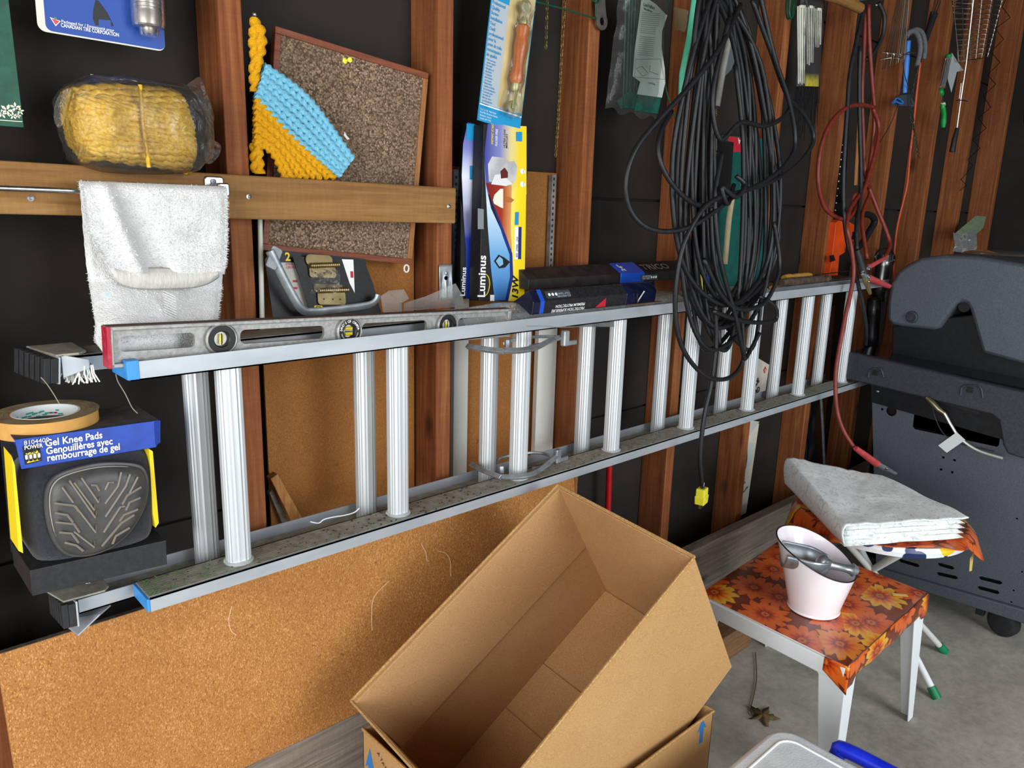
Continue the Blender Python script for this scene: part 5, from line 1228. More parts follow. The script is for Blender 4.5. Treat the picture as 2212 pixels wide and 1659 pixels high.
obj('handle', MB().tube(spline(pxs([(1963, 88), (1960, 120), (1957, 160), (1955, 200)], 1.215), 5), [.008]*6+[.0095]*5+[.008]*5, 10, flat=.6), BLUB, g, smooth=True)
obj('blade', MB().hexa([P(1944, 206, 1.214), P(1966, 204, 1.214), P(1979, 230, 1.214), P(1924, 228, 1.214)], [P(1944, 206, 1.219), P(1966, 204, 1.219), P(1979, 230, 1.219), P(1924, 228, 1.219)]), M('blade_dark', '#4c4e5c', rough=.5, metal=.4), g)
tag(obj('blue_clip', MB().tube(spline(pxs([(1930, 220), (1938, 212), (1950, 220), (1946, 224), (1936, 220), (1928, 222)], 1.205), 5), .0032, 6), BLUB, None, smooth=True), 'small blue cord clip beside the scraper blade', 'clip')
tag(obj('thin_wire', MB().tube(spline(pxs([(1940, 225), (1925, 265), (1905, 300), (1896, 312)], 1.205), 5), .0012, 5), BLACK, None), 'thin dark wire trailing from the blue clip', 'wire')
FOAM = M('grey_foam', '#55575a', '#66686b', 120, rough=.9, bmp=.4)
g = thing('foam_sleeve', 'grey foam covered hook bent over the blue scraper', 'foam sleeve', P(1985, 140, 1.2))
for k, sq in enumerate(([(1958, 80), (1963, 70), (1975, 68), (1984, 80), (1988, 105), (1981, 142)], [(1965, 72), (1978, 64), (1992, 72), (1998, 100), (1995, 128)])):
    obj('sleeve', MB().tube(spline(pxs(sq, 1.195 + .012*k), 6), .0085, 12), FOAM, g, smooth=True)
g = thing('black_handled_fork', 'metal fork with a thick black handle hanging behind the foam sleeve', 'fork', P(1998, 90, 1.22))
obj('handle', MB().tube(pxs([(2018, 28), (1999, 88)], 1.222), [.0145, .009], 12, flat=.7), BLACK, g, smooth=True)
for dx in (-6, 2, 10): obj('tine', MB().tube(pxs([(2016+dx*.5, 30), (2030+dx, -15)], 1.222), .0024, 6), SK, g)
GWT = M('twisted_wire', '#1e3a2c', '#2c2f2c', 200, rough=.5)
g = thing('twisted_wires', 'dark green twisted wires dangling over the orange cord', 'wires', P(1985, 340, 1.2))
for k in range(2):
    base = resample(spline(pxs([(1984, 140), (1972, 190), (1968, 240), (1972, 270), (1978, 300), (1985, 343)], 1.2), 8), .004)
    obj('wire', MB().tube([p + V((.0035*math.cos(i*.7 + math.pi*k), .0035*math.sin(i*.7 + math.pi*k), 0)) for i, p in enumerate(base)], .0014, 5), GWT, g)
obj('wire', MB().tube(spline(pxs([(1950, 135), (1955, 165), (1962, 190), (1970, 240), (1974, 262), (1964, 260), (1975, 268)], 1.203), 6), .0016, 5), GWT, g)
obj('wire', MB().tube(spline(pxs([(1972, 262), (1974, 300), (1969, 332)], 1.203), 6), .0016, 5), GWT, g)
ORC = M('orange_cord', '#d05a35', '#c04c2a', 90, rough=.6)
tag(obj('orange_twine', MB().tube(spline(pxs([(1988, 135, 1.21), (1980, 200, 1.21), (1973, 270, 1.215), (1966, 330, 1.22), (1960, 395, 1.225), (1951, 435, 1.23), (1940, 480, 1.23), (1934, 520, 1.225), (1931, 560, 1.21), (1930, 590, 1.2), (1931, 625, 1.2)]), 8), .0038, 8), ORC, None, smooth='all'), 'thin orange cord hanging down beside the twisted wires', 'cord')

# ================================================================ GREEN TOOL, GRILL BASKET, ZIGZAG WIRE
GP = M('green_plastic', '#0f7a30', '#17913c', 40, rough=.35)
g = thing('green_driver', 'screwdriver with green handle and clear tube in torn packaging', 'screwdriver', P(2037, 275, 1.2))
obj('cap', MB().sphere(P(2049, 121, 1.21), .0125, 12, 8, (1, 1, .7)), GP, g, smooth=True)
obj('bits_tube', MB().tube(pxs([(2049, 124), (2035, 190)], 1.21), .011, 12), film('tube_film', .08, .4, .1, .05, 10), g, smooth=True)
for dx in (-4, 0, 5): obj('bit', MB().tube(pxs([(2049+dx, 128), (2036+dx, 185)], 1.21), .0016, 5), STEEL, g)
obj('paper', MB().add(pxs([(2056, 114), (2081, 152), (2067, 155), (2055, 200), (2047, 170)], 1.213), [(0, 1, 2, 3, 4)]), M('torn_paper', '#a3a7a9', rough=.8), g, solid=.0006)
d = (P(2033, 200, 1.2) - P(2040, 170, 1.2)).normalized(); fr = Fr(P(2033, 200, 1.2), d.orthogonal(), d.cross(d.orthogonal()), d)
fr = Fr(P(2033, 199, 1.2), (1, .2, 0), (0, .35, 1))
obj('guard_disc', MB().lathe([(.004, .006), (.0085, .007), (.0105, .0085), (.0155, .006), (.0165, 0), (.0155, -.004), (.004, -.005)], fr, 20), GP, g, smooth=True)
obj('handle', MB().tube(pxs([(2037, 224), (2036, 232), (2039, 246), (2038, 262), (2037, 275)], 1.2), [.0085, .0105, .0095, .0112, .0085], 12), GP, g, smooth=True)
obj('ferrule', MB().tube(pxs([(2037, 222), (2037, 228)], 1.2), [.0085, .0095], 10), CREAM, g, smooth=True)
obj('shaft', MB().tube(pxs([(2036, 200), (2037, 224)], 1.2), .0025, 6), STEEL, g)
g = thing('grill_basket', 'wire grilling basket with a long rod and black grip', 'grill basket', P(2056, 328, 1.19))
A, B, Cc, D = (2053, -40), (2172, -30), (2133, 124), (2071, 132)
def bq(u, v, y): return P(lerp(lerp(A[0], B[0], u), lerp(D[0], Cc[0], u), v), lerp(lerp(A[1], B[1], u), lerp(D[1], Cc[1], u), v), y)
for y in (1.195, 1.222):
    obj('frame_wire', MB().tube([bq(0, 0, y), bq(1, 0, y), bq(1, 1, y), bq(0, 1, y)], .0026, 6, closed=True), SK, g)
for j in range(1, 15): obj('cross_wire', MB().tube([bq(0, j/15, 1.195), bq(1, j/15, 1.195)], .0017, 5), SK, g)
for i in range(1, 5): obj('long_wire', MB().tube([bq(i/5, 0, 1.195), bq(i/5, 1, 1.195)], .0018, 5), SK, g)
for j in range(1, 13): obj('rear_wire', MB().tube([bq(0, j/13, 1.222), bq(1, j/13, 1.222)], .0009, 4), SK, g)
for j in range(0, 14): obj('side_wire', MB().tube([bq(0, j/13, 1.195), bq(0, j/13, 1.222)], .0009, 4), SK, g); obj('side_wire', MB().tube([bq(1, j/13, 1.195), bq(1, j/13, 1.222)], .0009, 4), SK, g)
obj('rod', MB().tube(pxs([(2105, -20), (2087, 140), (2075, 220), (2067, 278)], 1.192), .0034, 8), SK, g, smooth=True)
obj('clip', MB().tube(pxs([(2066, 217), (2078, 216), (2090, 219)], 1.19), .002, 5), BLACK, g)
obj('clip_wire', MB().tube(pxs([(2072, 213), (2076, 180), (2080, 176), (2074, 216)], 1.19), .0012, 5), SK, g)
obj('grip', MB().tube(pxs([(2068, 277), (2062, 300), (2057, 328)], 1.19), [.0078, .0098, .0118], 12, flat=.75), BLACK, g, smooth=True)
zz = []
for i, (a, b) in enumerate(((2180, -20), (2165, 15), (2182, 38), (2150, 62), (2168, 85), (2140, 112), (2160, 135), (2133, 162), (2151, 182), (2124, 207), (2140, 232), (2113, 255), (2130, 277), (2101, 302), (2117, 320), (2090, 345), (2102, 358), (2076, 388), (2088, 400), (2073, 412))): zz.append(P(a, b, 1.235))
tag(obj('zigzag_wire', MB().tube(zz, .0018, 5), M('black_wire', '#121212', rough=.6), None), 'black wire bent in a long zigzag down the corner stud', 'wire')
mb = MB()
for i in range(5):
    c = P(2235, 175, 1.02 + .012*i); mb.tube([c + V((.02*math.cos(t)*.0, 0, 0)) + V(((.052+.004*i)*math.cos(t), 0, (.16+.006*i)*math.sin(t))) for t in [2*math.pi*k/28 for k in range(28)]], .0085, 8, closed=True)
tag(obj('black_hose_coil', mb, JB, None, smooth=True), 'coil of thick black hose at the upper right edge', 'hose')

# ================================================================ ORANGE TRIMMER, DUCTS, SAW BAR
ORG = M('orange_plastic', '#e2521a', '#d44612', 30, rough=.35)
g = thing('hedge_trimmer', 'orange power trimmer with black loop handle standing behind the jumper cables', 'trimmer', P(1805, 605, 1.22))
f = Fr(P(1805, 605, 1.24), (1, 0, 0), (0, 0, 1))
body = PLS(f, [(1782, 602), (1790, 565), (1792, 545), (1799, 480), (1806, 474), (1820, 474), (1846, 490), (1846, 520), (1822, 525), (1818, 545), (1806, 552), (1802, 602)])
obj('body', MB().prism(body[::-1], f, -.05, .012), ORG, g, bevel=.0012)
obj('switch', MB().prism(PLS(f, [(1785, 566), (1797, 562), (1793, 550), (1784, 552)])[::-1], f, .012, .0135), BLACK, g, bevel=.001)
obj('loop_handle', MB().tube(spline(pxs([(1830, 462), (1855, 462), (1880, 465), (1889, 478), (1878, 500), (1862, 525), (1845, 540)], 1.19), 6), .0115, 12), BLACK, g, smooth=True)
obj('guide_bar', MB().prism(PLS(f, [(1805, 474), (1832, 474), (1845, 240), (1834, 205), (1826, 240)])[::-1], f, -.024, -.014), M('bar_steel', '#1f1f20', '#2c2b29', 60, rough=.5, metal=.6), g, bevel=.001)
for i in range(15):
    t = i/14; obj('tooth', MB().sphere(f(*PL(f, lerp(1835, 1810, t), lerp(250, 470, t)), -.012), .0038, 6, 4), STEEL, g, smooth=True)
obj('lettering', MB().prism(PLS(f, [(1832, 517), (1838, 517), (1840, 500), (1834, 500)])[::-1], f, .0122, .0128), INK, g)
tag(obj('rust_red_paddle', MB().prism(rrect(-.030, -.022, .030, .022, .018), Fr(P(1850, 430, 1.185), (1, 0, .2), (0, 0, 1)), -.004, .004), M('rust_red', '#7c2c18', '#8a3a22', 40, rough=.6), bevel=.002), 'rust red rounded pad hanging behind the jumper cables', 'pad')
tag(obj('timber_strip', MB().hexa(pxs([(1845, 400), (1852, 400), (1860, 250), (1853, 250)], 1.238), pxs([(1845, 400), (1852, 400), (1860, 250), (1853, 250)], 1.25)), SCR), 'thin wood strip standing beside the trimmer bar', 'wood')
DUCT = M('duct_steel', '#a7a9a8', '#7c7f80', 12, (1, 1, .3), rough=.28, metal=.95); DUD = M('dark_duct', '#3c3d3f', '#55575a', 20, rough=.3, metal=.9)
def duct(name, lab, top, bot, r, y, mat, elbow=False):
    a, b = P(top[0], top[1], y), P(bot[0], bot[1], y); d = (b-a); L = d.length; d.normalize()
    g = thing(name, lab, 'duct', b); u = d.orthogonal().normalized(); fr = Fr(a, u, d.cross(u), d)
    obj('pipe', MB().lathe([(r*.94, 0), (r*.96, L*.16), (r*1.03, L*.2), (r, L*.24), (r, L*.55), (r*1.03, L*.6), (r, L*.64), (r, L)], fr, 32, cap=False), mat, g, smooth=True, solid=.0012)
    n = 40; mb = MB()
    for k in range(n):
        t = 2*math.pi*k/n; c, s = math.cos(t), math.sin(t); mb.box((-.0012, -.0008, 0), (.0012, .0012, L*.14), Fr(fr(r*.965*c, r*.965*s, 0), fr.u*(-s) + fr.v*c, fr.u*c + fr.v*s, fr.n))
    o = obj('crimped_collar', mb, mat, g); o['kind'] = 'stuff'
duct('metal_duct', 'shiny galvanised duct pipe standing behind the grill lid', (1912, 550), (1898, 650), .028, 1.19, DUCT)
duct('metal_duct', 'dark ribbed duct pipe standing upright beside the grill shelf', (1889, 645), (1880, 780), .024, 1.15, DUD)
f = Fr(P(1920, 560, 1.2), (1, 0, 0), (0, 0, 1))
tag(obj('duct_ring', MB().tube([P(1911 + 21*math.cos(t), 558 + 22*math.sin(t), 1.205) for t in [2*math.pi*k/24 for k in range(24)]], .0035, 6, closed=True), DUD, None, smooth=True), 'open end ring of dark ducting behind the jumper clamp', 'ring')

# ================================================================ TOOLS LYING ON THE FAR LADDER RAIL
g = thing('wood_awl', 'awl with turned yellow wooden handle lying on the ladder', 'awl', P(1720, 612, 1.17))
a, b = P(1692, 612, 1.15), P(1749, 605, 1.15); zz_ = 1.094
a = V((a.x, 1.15, zz_+.012)); b = V((b.x, 1.15, zz_+.012)); n = 9
obj('handle', MB().tube([a.lerp(b, t/10) for t in range(11)], [.009, .0115, .0118, .0095, .011, .0115, .0105, .0115, .0115, .011, .009], 14), M('yellow_wood', '#b98a3a', '#c99c4a', 40, rough=.35), g, smooth=True)
obj('shaft', MB().tube([b, b + V((.012, 0, 0)), b + V((.32, .02, .002))], [.004, .0022, .0018], 6), STEEL, g)
tag(obj('wood_wedge', MB().hexa(pxs([(1660, 620), (1690, 608), (1690, 618), (1662, 626)], 1.14), pxs([(1660, 620), (1690, 608), (1690, 618), (1662, 626)], 1.16)), SCR, bevel=.001), 'small pale wood wedge lying beside the awl', 'wood')
g = thing('carved_stick', 'rough brown carved stick lying on the far end of the ladder', 'stick', P(1745, 640, 1.10))
a, b = P(1690, 628, 1.11), P(1772, 637, 1.11); a = V((a.x, 1.115, 1.099)); b = V((b.x, 1.115, 1.099))
BRK = M('bark_brown', '#3a2c22', '#57463a', 60, rough=.85, bmp=.6, bscale=90)
obj('branch', MB().tube([a.lerp(b, t/8) for t in range(9)], [.010, .0125, .0128, .0122, .0125, .012, .0125, .0122, .012], 12), BRK, g, smooth=True)
for k in range(4): obj('burl', MB().sphere(b + V((.02*k, .006*(k % 2), -.001)), .0125, 10, 7, (1.1, 1, .85)), BRK, g, smooth=True)
tag(obj('dark_board', MB().box((P(1700, 620, 1.16).x, 1.155, 1.0845), (P(1840, 605, 1.16).x, 1.215, 1.089)), M('dark_wood', '#241d18', '#362c24', 40, (1, 4, 1), rough=.8)), 'thin dark board under the awl on the ladder', 'board')
tag(obj('brown_card', MB().box((P(1335, 690, 1.12).x, 1.086, 1.0845), (P(1405, 690, 1.12).x, 1.14, 1.0862)), M('brown_card', '#6d4f38', rough=.8)), 'brown card strip lying under the plastic flap on the ladder', 'card')
tag(obj('steel_ring', MB().tube([V((P(1445, 645, 1.19).x + .022*math.cos(t), 1.185 + .016*math.sin(t), 1.0875)) for t in [2*math.pi*k/20 for k in range(20)]], .0022, 6, closed=True), STEEL, None, smooth=True), 'small steel ring lying on the ladder beside the wiper boxes', 'ring')
tag(obj('yellow_clip', MB().box((P(1510, 620, 1.15).x, 1.14, 1.0842), (P(1518, 620, 1.15).x, 1.15, P(1512, 545, 1.145).z)), YP, bevel=.002), 'yellow plastic clip standing behind the black cord', 'clip')
tag(obj('blue_box', MB().box((P(1512, 590, 1.19).x, 1.18, 1.0842), (P(1545, 590, 1.19).x, 1.2, P(1530, 590, 1.18).z)), M('sleeve_blue', '#1a4fc0'), bevel=.001), 'small blue box end behind the black cord', 'box')

# ================================================================ FLOORING BOXES, POLES, BAGS BEHIND THE LADDER
CRD = M('off_white_carton', '#d9d3c2', '#cdc6b4', 20, rough=.7)
f = fr3(P(1621, 862, 1.305), P(1655, 855, 1.305), P(1628, 785, 1.305))
g = thing('flooring_glide_box', 'off-white carton with red diamond logo and slanted black lettering', 'box', f(.03, 0))
obj('carton', MB().prism(PLS(f, [(1612, 890), (1650, 872), (1662, 788), (1632, 770), (1620, 800)])[::-1], f, -.025, 0), CRD, g, bevel=.001)
c = PL(f, 1652, 799)
flatpoly('red_diamond', [(c[0]-.011, c[1]), (c[0], c[1]-.014), (c[0]+.011, c[1]), (c[0], c[1]+.014)], f, M('diamond_red', '#c03a34', rough=.5), g, .0008)
text('n', f.at(c[0], c[1]-.005, .001), .017, WHITE, g, align='CENTER', bold=.02)
text('GLIDE', f.at(*PL(f, 1624, 846), .001).turn(38), .026, INK, g, bold=.03, sx=.75); text('GUARD', f.at(*PL(f, 1621, 870), .001).turn(38), .026, INK, g, bold=.03, sx=.75)
f = fr3(P(1583, 1118, 1.29), P(1612, 1110, 1.29), P(1605, 910, 1.3))
g = thing('floor_protector_box', 'tall white flooring carton standing behind the studs with a printed figure', 'box', f(.02, 0))
obj('carton', MB().prism(PLS(f, [(1580, 1125), (1612, 1108), (1640, 915), (1605, 915)])[::-1], f, -.02, 0), CRD, g, bevel=.001)
flatpoly('photo_print', PLS(f, [(1600, 1030), (1622, 1000), (1630, 955), (1604, 962)]), f, M('print_pale', '#bfc9c4', rough=.5), g, .0008)
flatpoly('figure_print', PLS(f, [(1603, 1020), (1608, 1005), (1607, 985), (1604, 975), (1610, 962), (1614, 970), (1614, 990), (1611, 1010)]), f, M('print_teal', '#1c4a5a', rough=.5), g, .0012)
for i, s_ in enumerate(('PROTECT YOUR...', 'VINYL FLOORING', 'CERAMIC TILE', 'HARDWOOD FLOORS')): text(s_, f.at(*PL(f, 1588, 1062+i*9), .0012).turn(36), .011, INK, g, bold=.02, sx=.8)
for i, s_ in enumerate(('APPLIANCE', 'MOVING', 'IS SAFE')): text(s_, f.at(*PL(f, 1585, 1105+i*5), .0012).turn(14), .010, M('teal_text', '#2c5f78', rough=.6), g, bold=.02)
tag(obj('laminate_offcut', MB().prism(PLS(f, [(1604, 955), (1636, 910), (1606, 905)])[::-1], f, .003, .008), M('pale_panel', '#b9bdb4', rough=.6)), 'pale corner of a panel showing just below the lower ladder rail', 'panel')
tag(obj('red_pole', MB().tube([P(1317, 990, 1.285), P(1313, 1110, 1.285), P(1305, 1330, 1.285)], .0085, 12), M('red_paint_pole', '#b3121c', rough=.35), None, smooth=True), 'red metal pole standing between the studs below the ladder', 'pole')
tag(obj('grey_pole', MB().tube([P(1770, 800, 1.25), P(1777, 920, 1.235), P(1782, 1040, 1.22)], .0055, 8), ZINC, None, smooth=True), 'thin grey metal pole standing behind the far end of the ladder', 'pole')
g = thing('dark_plastic_sack', 'black plastic sack with faint white print standing behind the ladder', 'sack', P(1765, 1000, 1.29))
def sack(u, v): return P(lerp(1748, 1805, u) - 30*v + 4*vn(u*3, v*6), lerp(660, 1010, v), 1.30 - .035*math.sin(math.pi*u) + .012*vn(u*5, v*9))
obj('sack', MB().grid(sack, 16, 30), M('black_film', '#0d0e12', '#161820', 30, rough=.25), g, smooth='all', solid=.001)
f = Fr(P(1752, 830, 1.262), (1, 0, 0), (0, 0, 1))
text('SOIL', f.turn(80), .03, M('faint_print', '#6f7377', rough=.6), g)
g = thing('clear_produce_bag', 'crumpled greenish clear plastic bag stuffed above the grill lid', 'bag', P(2090, 545, 1.2))
obj('green_sleeve', MB().add(pxs([(2064, 503), (2108, 466), (2130, 468), (2124, 492), (2090, 522), (2076, 515)], 1.2), [(0, 1, 2, 3, 4, 5)]), M('greenish_film', '#6f7f66', '#87977a', 60, rough=.3, spec=.8), g, solid=.001)
crump(2060, 2110, 505, 545, 1.195, .03, 4.4, film('grey_bag', .2, .5, .2, .6, 30), 'bag_body', g, 12)
tag(obj('glass_lid', MB().lathe([(.0005, .012), (.06, .012), (.10, .008), (.12, .002), (.122, 0)], Fr(PX(2168, 552, 2.98) + V((0, 0, .004)), (1, 0, 0), (0, 1, 0)), 48, cap=False), film('glass', .05, .5, .05, .0, 5), None, smooth=True), 'round clear lid lying on top behind the grill hood', 'lid')

# ================================================================ GRILL
GR = M('grill_grey', '#4f555d', '#5a616a', 220, rough=.45, metal=.35, bmp=.12, bscale=600); GRD = M('grill_dark', '#15171a', '#1d2024', 60, rough=.35, metal=.3); GRP = M('grill_plastic', '#282b31', '#32363d', 160, rough=.5, bmp=.08)
f = Fr((2.62, 1.0, 0), (0, -1, 0), (0, 0, 1))
g = thing('gas_grill', 'charcoal grey gas grill cart with rounded hood and casters, seen from behind', 'grill', (2.85, .55, 0))
L_ = lambda *s: PLS(f, s)
out = L_((1893, 1222), (2209, 1312), (2330, 1348), (2330, 985), (1884, 862))
holes = [L_((1981, 879), (2164, 909), (2166, 915), (2158, 962), (2154, 965), (1976, 927), (1972, 921), (1977, 882)), circ(*PL(f, 1926, 888), .017, 20), circ(*PL(f, 1906, 884), .0045, 8)]
for a, b in (((1942, 1206), (1987, 1223)), ((2026, 1214), (2062, 1228)), ((2024, 1234), (2070, 1249)), ((2115, 1243), (2166, 1260)), ((2112, 1264), (2160, 1281))):
    p, q = PL(f, *a), PL(f, *b); holes.append([(p[0], p[1]-.006), (p[0]+.006, p[1]-.012), (q[0]-.006, q[1]-.006), (q[0], q[1]), (q[0]-.006, q[1]+.006), (p[0]+.006, p[1])])
for c in ((2045, 952), (2069, 957), (2038, 988), (2062, 994), (2033, 1014), (2057, 1020)): p = PL(f, *c); holes.append(rrect(p[0]-.004, p[1]-.0035, p[0]+.004, p[1]+.0035, .0008, 1))
for c in ((2197, 1120), (2208, 1235), (2190, 1275), (2185, 1300)): holes.append(circ(*PL(f, *c), .003, 8))
plate('back_panel', [out] + holes, f, -.0015, .0015, GR, g)
yl, yr = 1.0 - PL(f, 1893, 1222)[0], 1.0 - PL(f, 2330, 1200)[0]
yl = max(yl, .99); obj('cabinet_interior', MB().box((2.66, yr, .135), (3.10, yl-.001, .775)), M('cabinet_dark', '#0c0d10', rough=.7), g)
obj('side_panel', MB().box((2.6225, yl, .13), (3.12, yl+.004, .78)), GRD, g)
obj('bottom_skirt', MB().hexa([f(a, b, .0) for a, b in L_((1893, 1222), (2209, 1312), (2330, 1348), (2330, 1392), (2209, 1343), (1897, 1242))], [f(a, b, .012) for a, b in L_((1893, 1224), (2209, 1314), (2330, 1350), (2330, 1392), (2209, 1343), (1897, 1242))]), GR, g, bevel=.003)
obj('bottom_tray', MB().box((2.63, yr, .10), (3.12, yl, .13)), GRD, g)
st = obj('upper_strip', MB().prism(L_((1884, 868), (2200, 958), (2200, 880), (1884, 806))[::-1], f, .004, .007), GRD, g)
for c in ((1929, 828), (1961, 846), (2020, 847), (1893, 828), (1898, 845), (2162, 883)): obj('bolt', MB().lathe([(.0005, .004), (.004, .003), (.0055, 0)], f.at(*PL(f, *c), .0072), 8), STEEL, st, smooth=True)
obj('vent_slot', MB().prism(L_((1998, 858), (2118, 895), (2118, 880), (1998, 858+(-1)))[::-1], f, .0072, .008), INK, st)
# shelf lip with the deeper right part
lip = L_((1823, 775), (1828, 762), (1838, 757), (2212, 842), (2330, 868), (2330, 1000), (2212, 986), (2182, 976), (2172, 955), (2164, 905), (2150, 893), (1838, 817), (1826, 808))
obj('shelf_lip', MB().prism(lip[::-1], f, .0, .03), GRP, g, bevel=.006, smooth=True, bseg=3)
zl = f(*PL(f, 1838, 760)).z; yS = f(*PL(f, 1823, 775)).y
obj('shelf_top', MB().hexa([(2.62, yS-.01, zl-.02), (2.62, .3, zl-.055), (3.15, .3, zl-.055), (3.15, yS-.01, zl-.02)], [(2.62, yS-.01, zl-.003), (2.62, .3, zl-.038), (3.15, .3, zl-.038), (3.15, yS-.01, zl-.003)]), M('shelf_gloss', '#0f1115', rough=.15, coat=.5), g, bevel=.003)
for seq in (((1884, 812), (1887, 798), (1900, 793), (1912, 797), (1917, 812)), ((2082, 850), (2086, 833), (2103, 829), (2124, 833), (2130, 856))):
    cl = obj('clip_slot', MB().tube(spline([f(*PL(f, *c), .031) for c in seq], 5), .0035, 8), GRP, g, smooth=True)
    p = PL(f, seq[2][0], seq[2][1]+10); obj('clip_tongue', MB().box((p[0]-.009, p[1]-.008, .030), (p[0]+.009, p[1]+.008, .034), f), INK, cl, bevel=.001)
# hood
fl = Fr((2.74, 1.0, 0), (0, -1, 0), (0, 0, 1))
HQ = lambda *s: PLS(fl, s)
hood = HQ((1916, 690), (1917, 650), (1925, 610), (1941, 585), (1962, 570), (1990, 556), (2040, 550), (2110, 553), (2212, 570), (2330, 590), (2330, 815), (2212, 788), (2121, 763), (2094, 668), (2088, 657), (2078, 652), (2066, 657), (2030, 708), (2020, 714), (1950, 706), (1926, 702))
obj('hood_back', MB().prism(hood[::-1], fl, -.38, .0), GR, g, bevel=.012, smooth=True, bseg=3)
obj('hood_base', MB().prism(HQ((1919, 790), (1921, 705), (2100, 680), (2330, 700), (2330, 900), (2120, 830))[::-1], fl, -.36, -.025), GRD, g, bevel=.004)
b = PL(fl, 1970, 685); bt = obj('hood_bolt', MB().lathe([(.0005, .006), (.006, .006), (.007, .003), (.013, .003), (.0145, .007), (.019, .006), (.021, 0)], fl.at(*b, 0), 24), GRP, g, smooth=True)
b = PL(fl, 2078, 664); obj('hinge_hole', MB().lathe([(.0004, .0), (.017, .0), (.017, -.004)], fl.at(*b, -.02), 18), INK, g)
# caster
cz = .047; cw = Fr((2.675, .535, cz), (.25, 1, 0), (0, 0, 1)); cw.n = V((-1, .25, 0)).normalized(); cw.v = V((0, 0, 1)); cw.u = cw.v.cross(cw.n)
wh = obj('caster_wheel', MB().lathe([(.004, .021), (.03, .0215), (.041, .018), (.046, .012), (.046, -.012), (.041, -.018), (.004, -.02)], cw, 32), RUBBER, g, smooth=True)
obj('caster_fork', MB().hexa([(2.66, .52, .05), (2.70, .52, .05), (2.70, .56, .05), (2.66, .56, .05)], [(2.65, .505, .1), (2.71, .505, .1), (2.71, .575, .1), (2.65, .575, .1)]), BLACK, wh, bevel=.003)
obj('brake_pedal', MB().box((2.64, .585, .055), (2.66, .61, .085)), BLACK, wh, bevel=.003)
wh2 = share(wh, 'caster_wheel', g, (.4, .4, 0)); wh2.location = (.40, .36, 0)
# gas hose, fitting and tag
HO = M('braided_hose', '#b9bab6', rough=.35, metal=.5)
obj('gas_hose', MB().tube(spline([fl(*PL(fl, *c), .16) for c in ((2062, 862), (2078, 876), (2092, 900), (2112, 928), (2148, 952), (2200, 968))], 7), .0045, 8), HO, g, smooth=True)
obj('hose_fitting', MB().tube([fl(*PL(fl, *c), .16) for c in ((2040, 843), (2046, 848), (2054, 855), (2066, 868), (2078, 876))], [.006, .0075, .0095, .009, .006], 10), M('fitting_brass', '#8f8a6a', rough=.35, metal=.9), g, smooth=True)
obj('igniter_wire', MB().tube(spline([fl(*PL(fl, *c), .15) for c in ((2050, 860), (2058, 890), (2075, 920), (2110, 940), (2180, 955))], 6), .0018, 5), BLACK, g)
tq = [fl(*PL(fl, *c), .165) for c in ((2066, 942), (2084, 957), (2123, 930), (2105, 914))]
tg = obj('hose_tag', MB().add(tq, [(0, 1, 2, 3)]), M('tag_paper', '#ccd4d4', rough=.6), g, solid=.0004)

# ================================================================ VINYL FLOWER CLOTH
def flowers(name, sc):
    m, nt, b = newmat(name); vec = coords(nt, (sc, sc, sc), 'UV'); vo = node(nt, 'ShaderNodeTexVoronoi', voronoi_dimensions='2D'); vo.inputs['Scale'].default_value = 1.0; vo.inputs['Randomness'].default_value = .75
    nt.links.new(vec, vo.inputs['Vector'])
    sub = node(nt, 'ShaderNodeVectorMath', operation='SUBTRACT'); nt.links.new(vec, sub.inputs[0]); nt.links.new(vo.outputs['Position'], sub.inputs[1])
    sp = node(nt, 'ShaderNodeSeparateXYZ'); nt.links.new(sub.outputs[0], sp.inputs[0])
    th = math_(nt, 'ARCTAN2', sp.outputs[1], sp.outputs[0]); cs = node(nt, 'ShaderNodeSeparateColor'); nt.links.new(vo.outputs['Color'], cs.inputs[0])
    k1 = math_(nt, 'ABSOLUTE', math_(nt, 'COSINE', math_(nt, 'MULTIPLY_ADD', th, 5.5, math_(nt, 'MULTIPLY', cs.outputs[0], 6))))
    k2 = math_(nt, 'COSINE', math_(nt, 'MULTIPLY', th, 23.0))
    Rr = math_(nt, 'ADD', math_(nt, 'MULTIPLY_ADD', k1, .22, .47), math_(nt, 'MULTIPLY', k2, .02))
    t = math_(nt, 'DIVIDE', vo.outputs['Distance'], Rr)
    t = math_(nt, 'ADD', t, math_(nt, 'MULTIPLY', math_(nt, 'SUBTRACT', noise(nt, vec, 9, 3), .5), .14))
    ora = ramp(nt, [(0, '#6e1808'), (.12, '#e0702a'), (.2, '#7a1c08'), (.34, '#c8430f'), (.55, '#de6a22'), (.88, '#d9601c'), (.93, '#5c1d0c'), (1, '#6e2a0f')], t)
    yel = ramp(nt, [(0, '#6e1808'), (.12, '#d9701c'), (.2, '#7a1c08'), (.36, '#cf5210'), (.55, '#e8901c'), (.8, '#e8b53a'), (.9, '#d99a2c'), (.94, '#5c1d0c'), (1, '#7d3212')], t)
    c = mix(nt, ramp(nt, [(.60, (0, 0, 0)), (.66, (1, 1, 1))], cs.outputs[1]), ora, yel)
    c = mix(nt, math_(nt, 'MULTIPLY', ramp(nt, [(.3, (0, 0, 0)), (.7, (1, 1, 1))], noise(nt, vec, 6, 4, .6, 1.5)), .15), c, '#8a3210', 'MIX')
    nt.links.new(c, b.inputs['Base Color']); b.inputs['Roughness'].default_value = .28; b.inputs['Coat Weight'].default_value = .25; b.inputs['Coat Roughness'].default_value = .2
    nt.links.new(bump(nt, noise(nt, coords(nt), 30, 3), .12, .004), b.inputs['Normal']); return m
VIN = flowers('flowered_vinyl', 9.5)
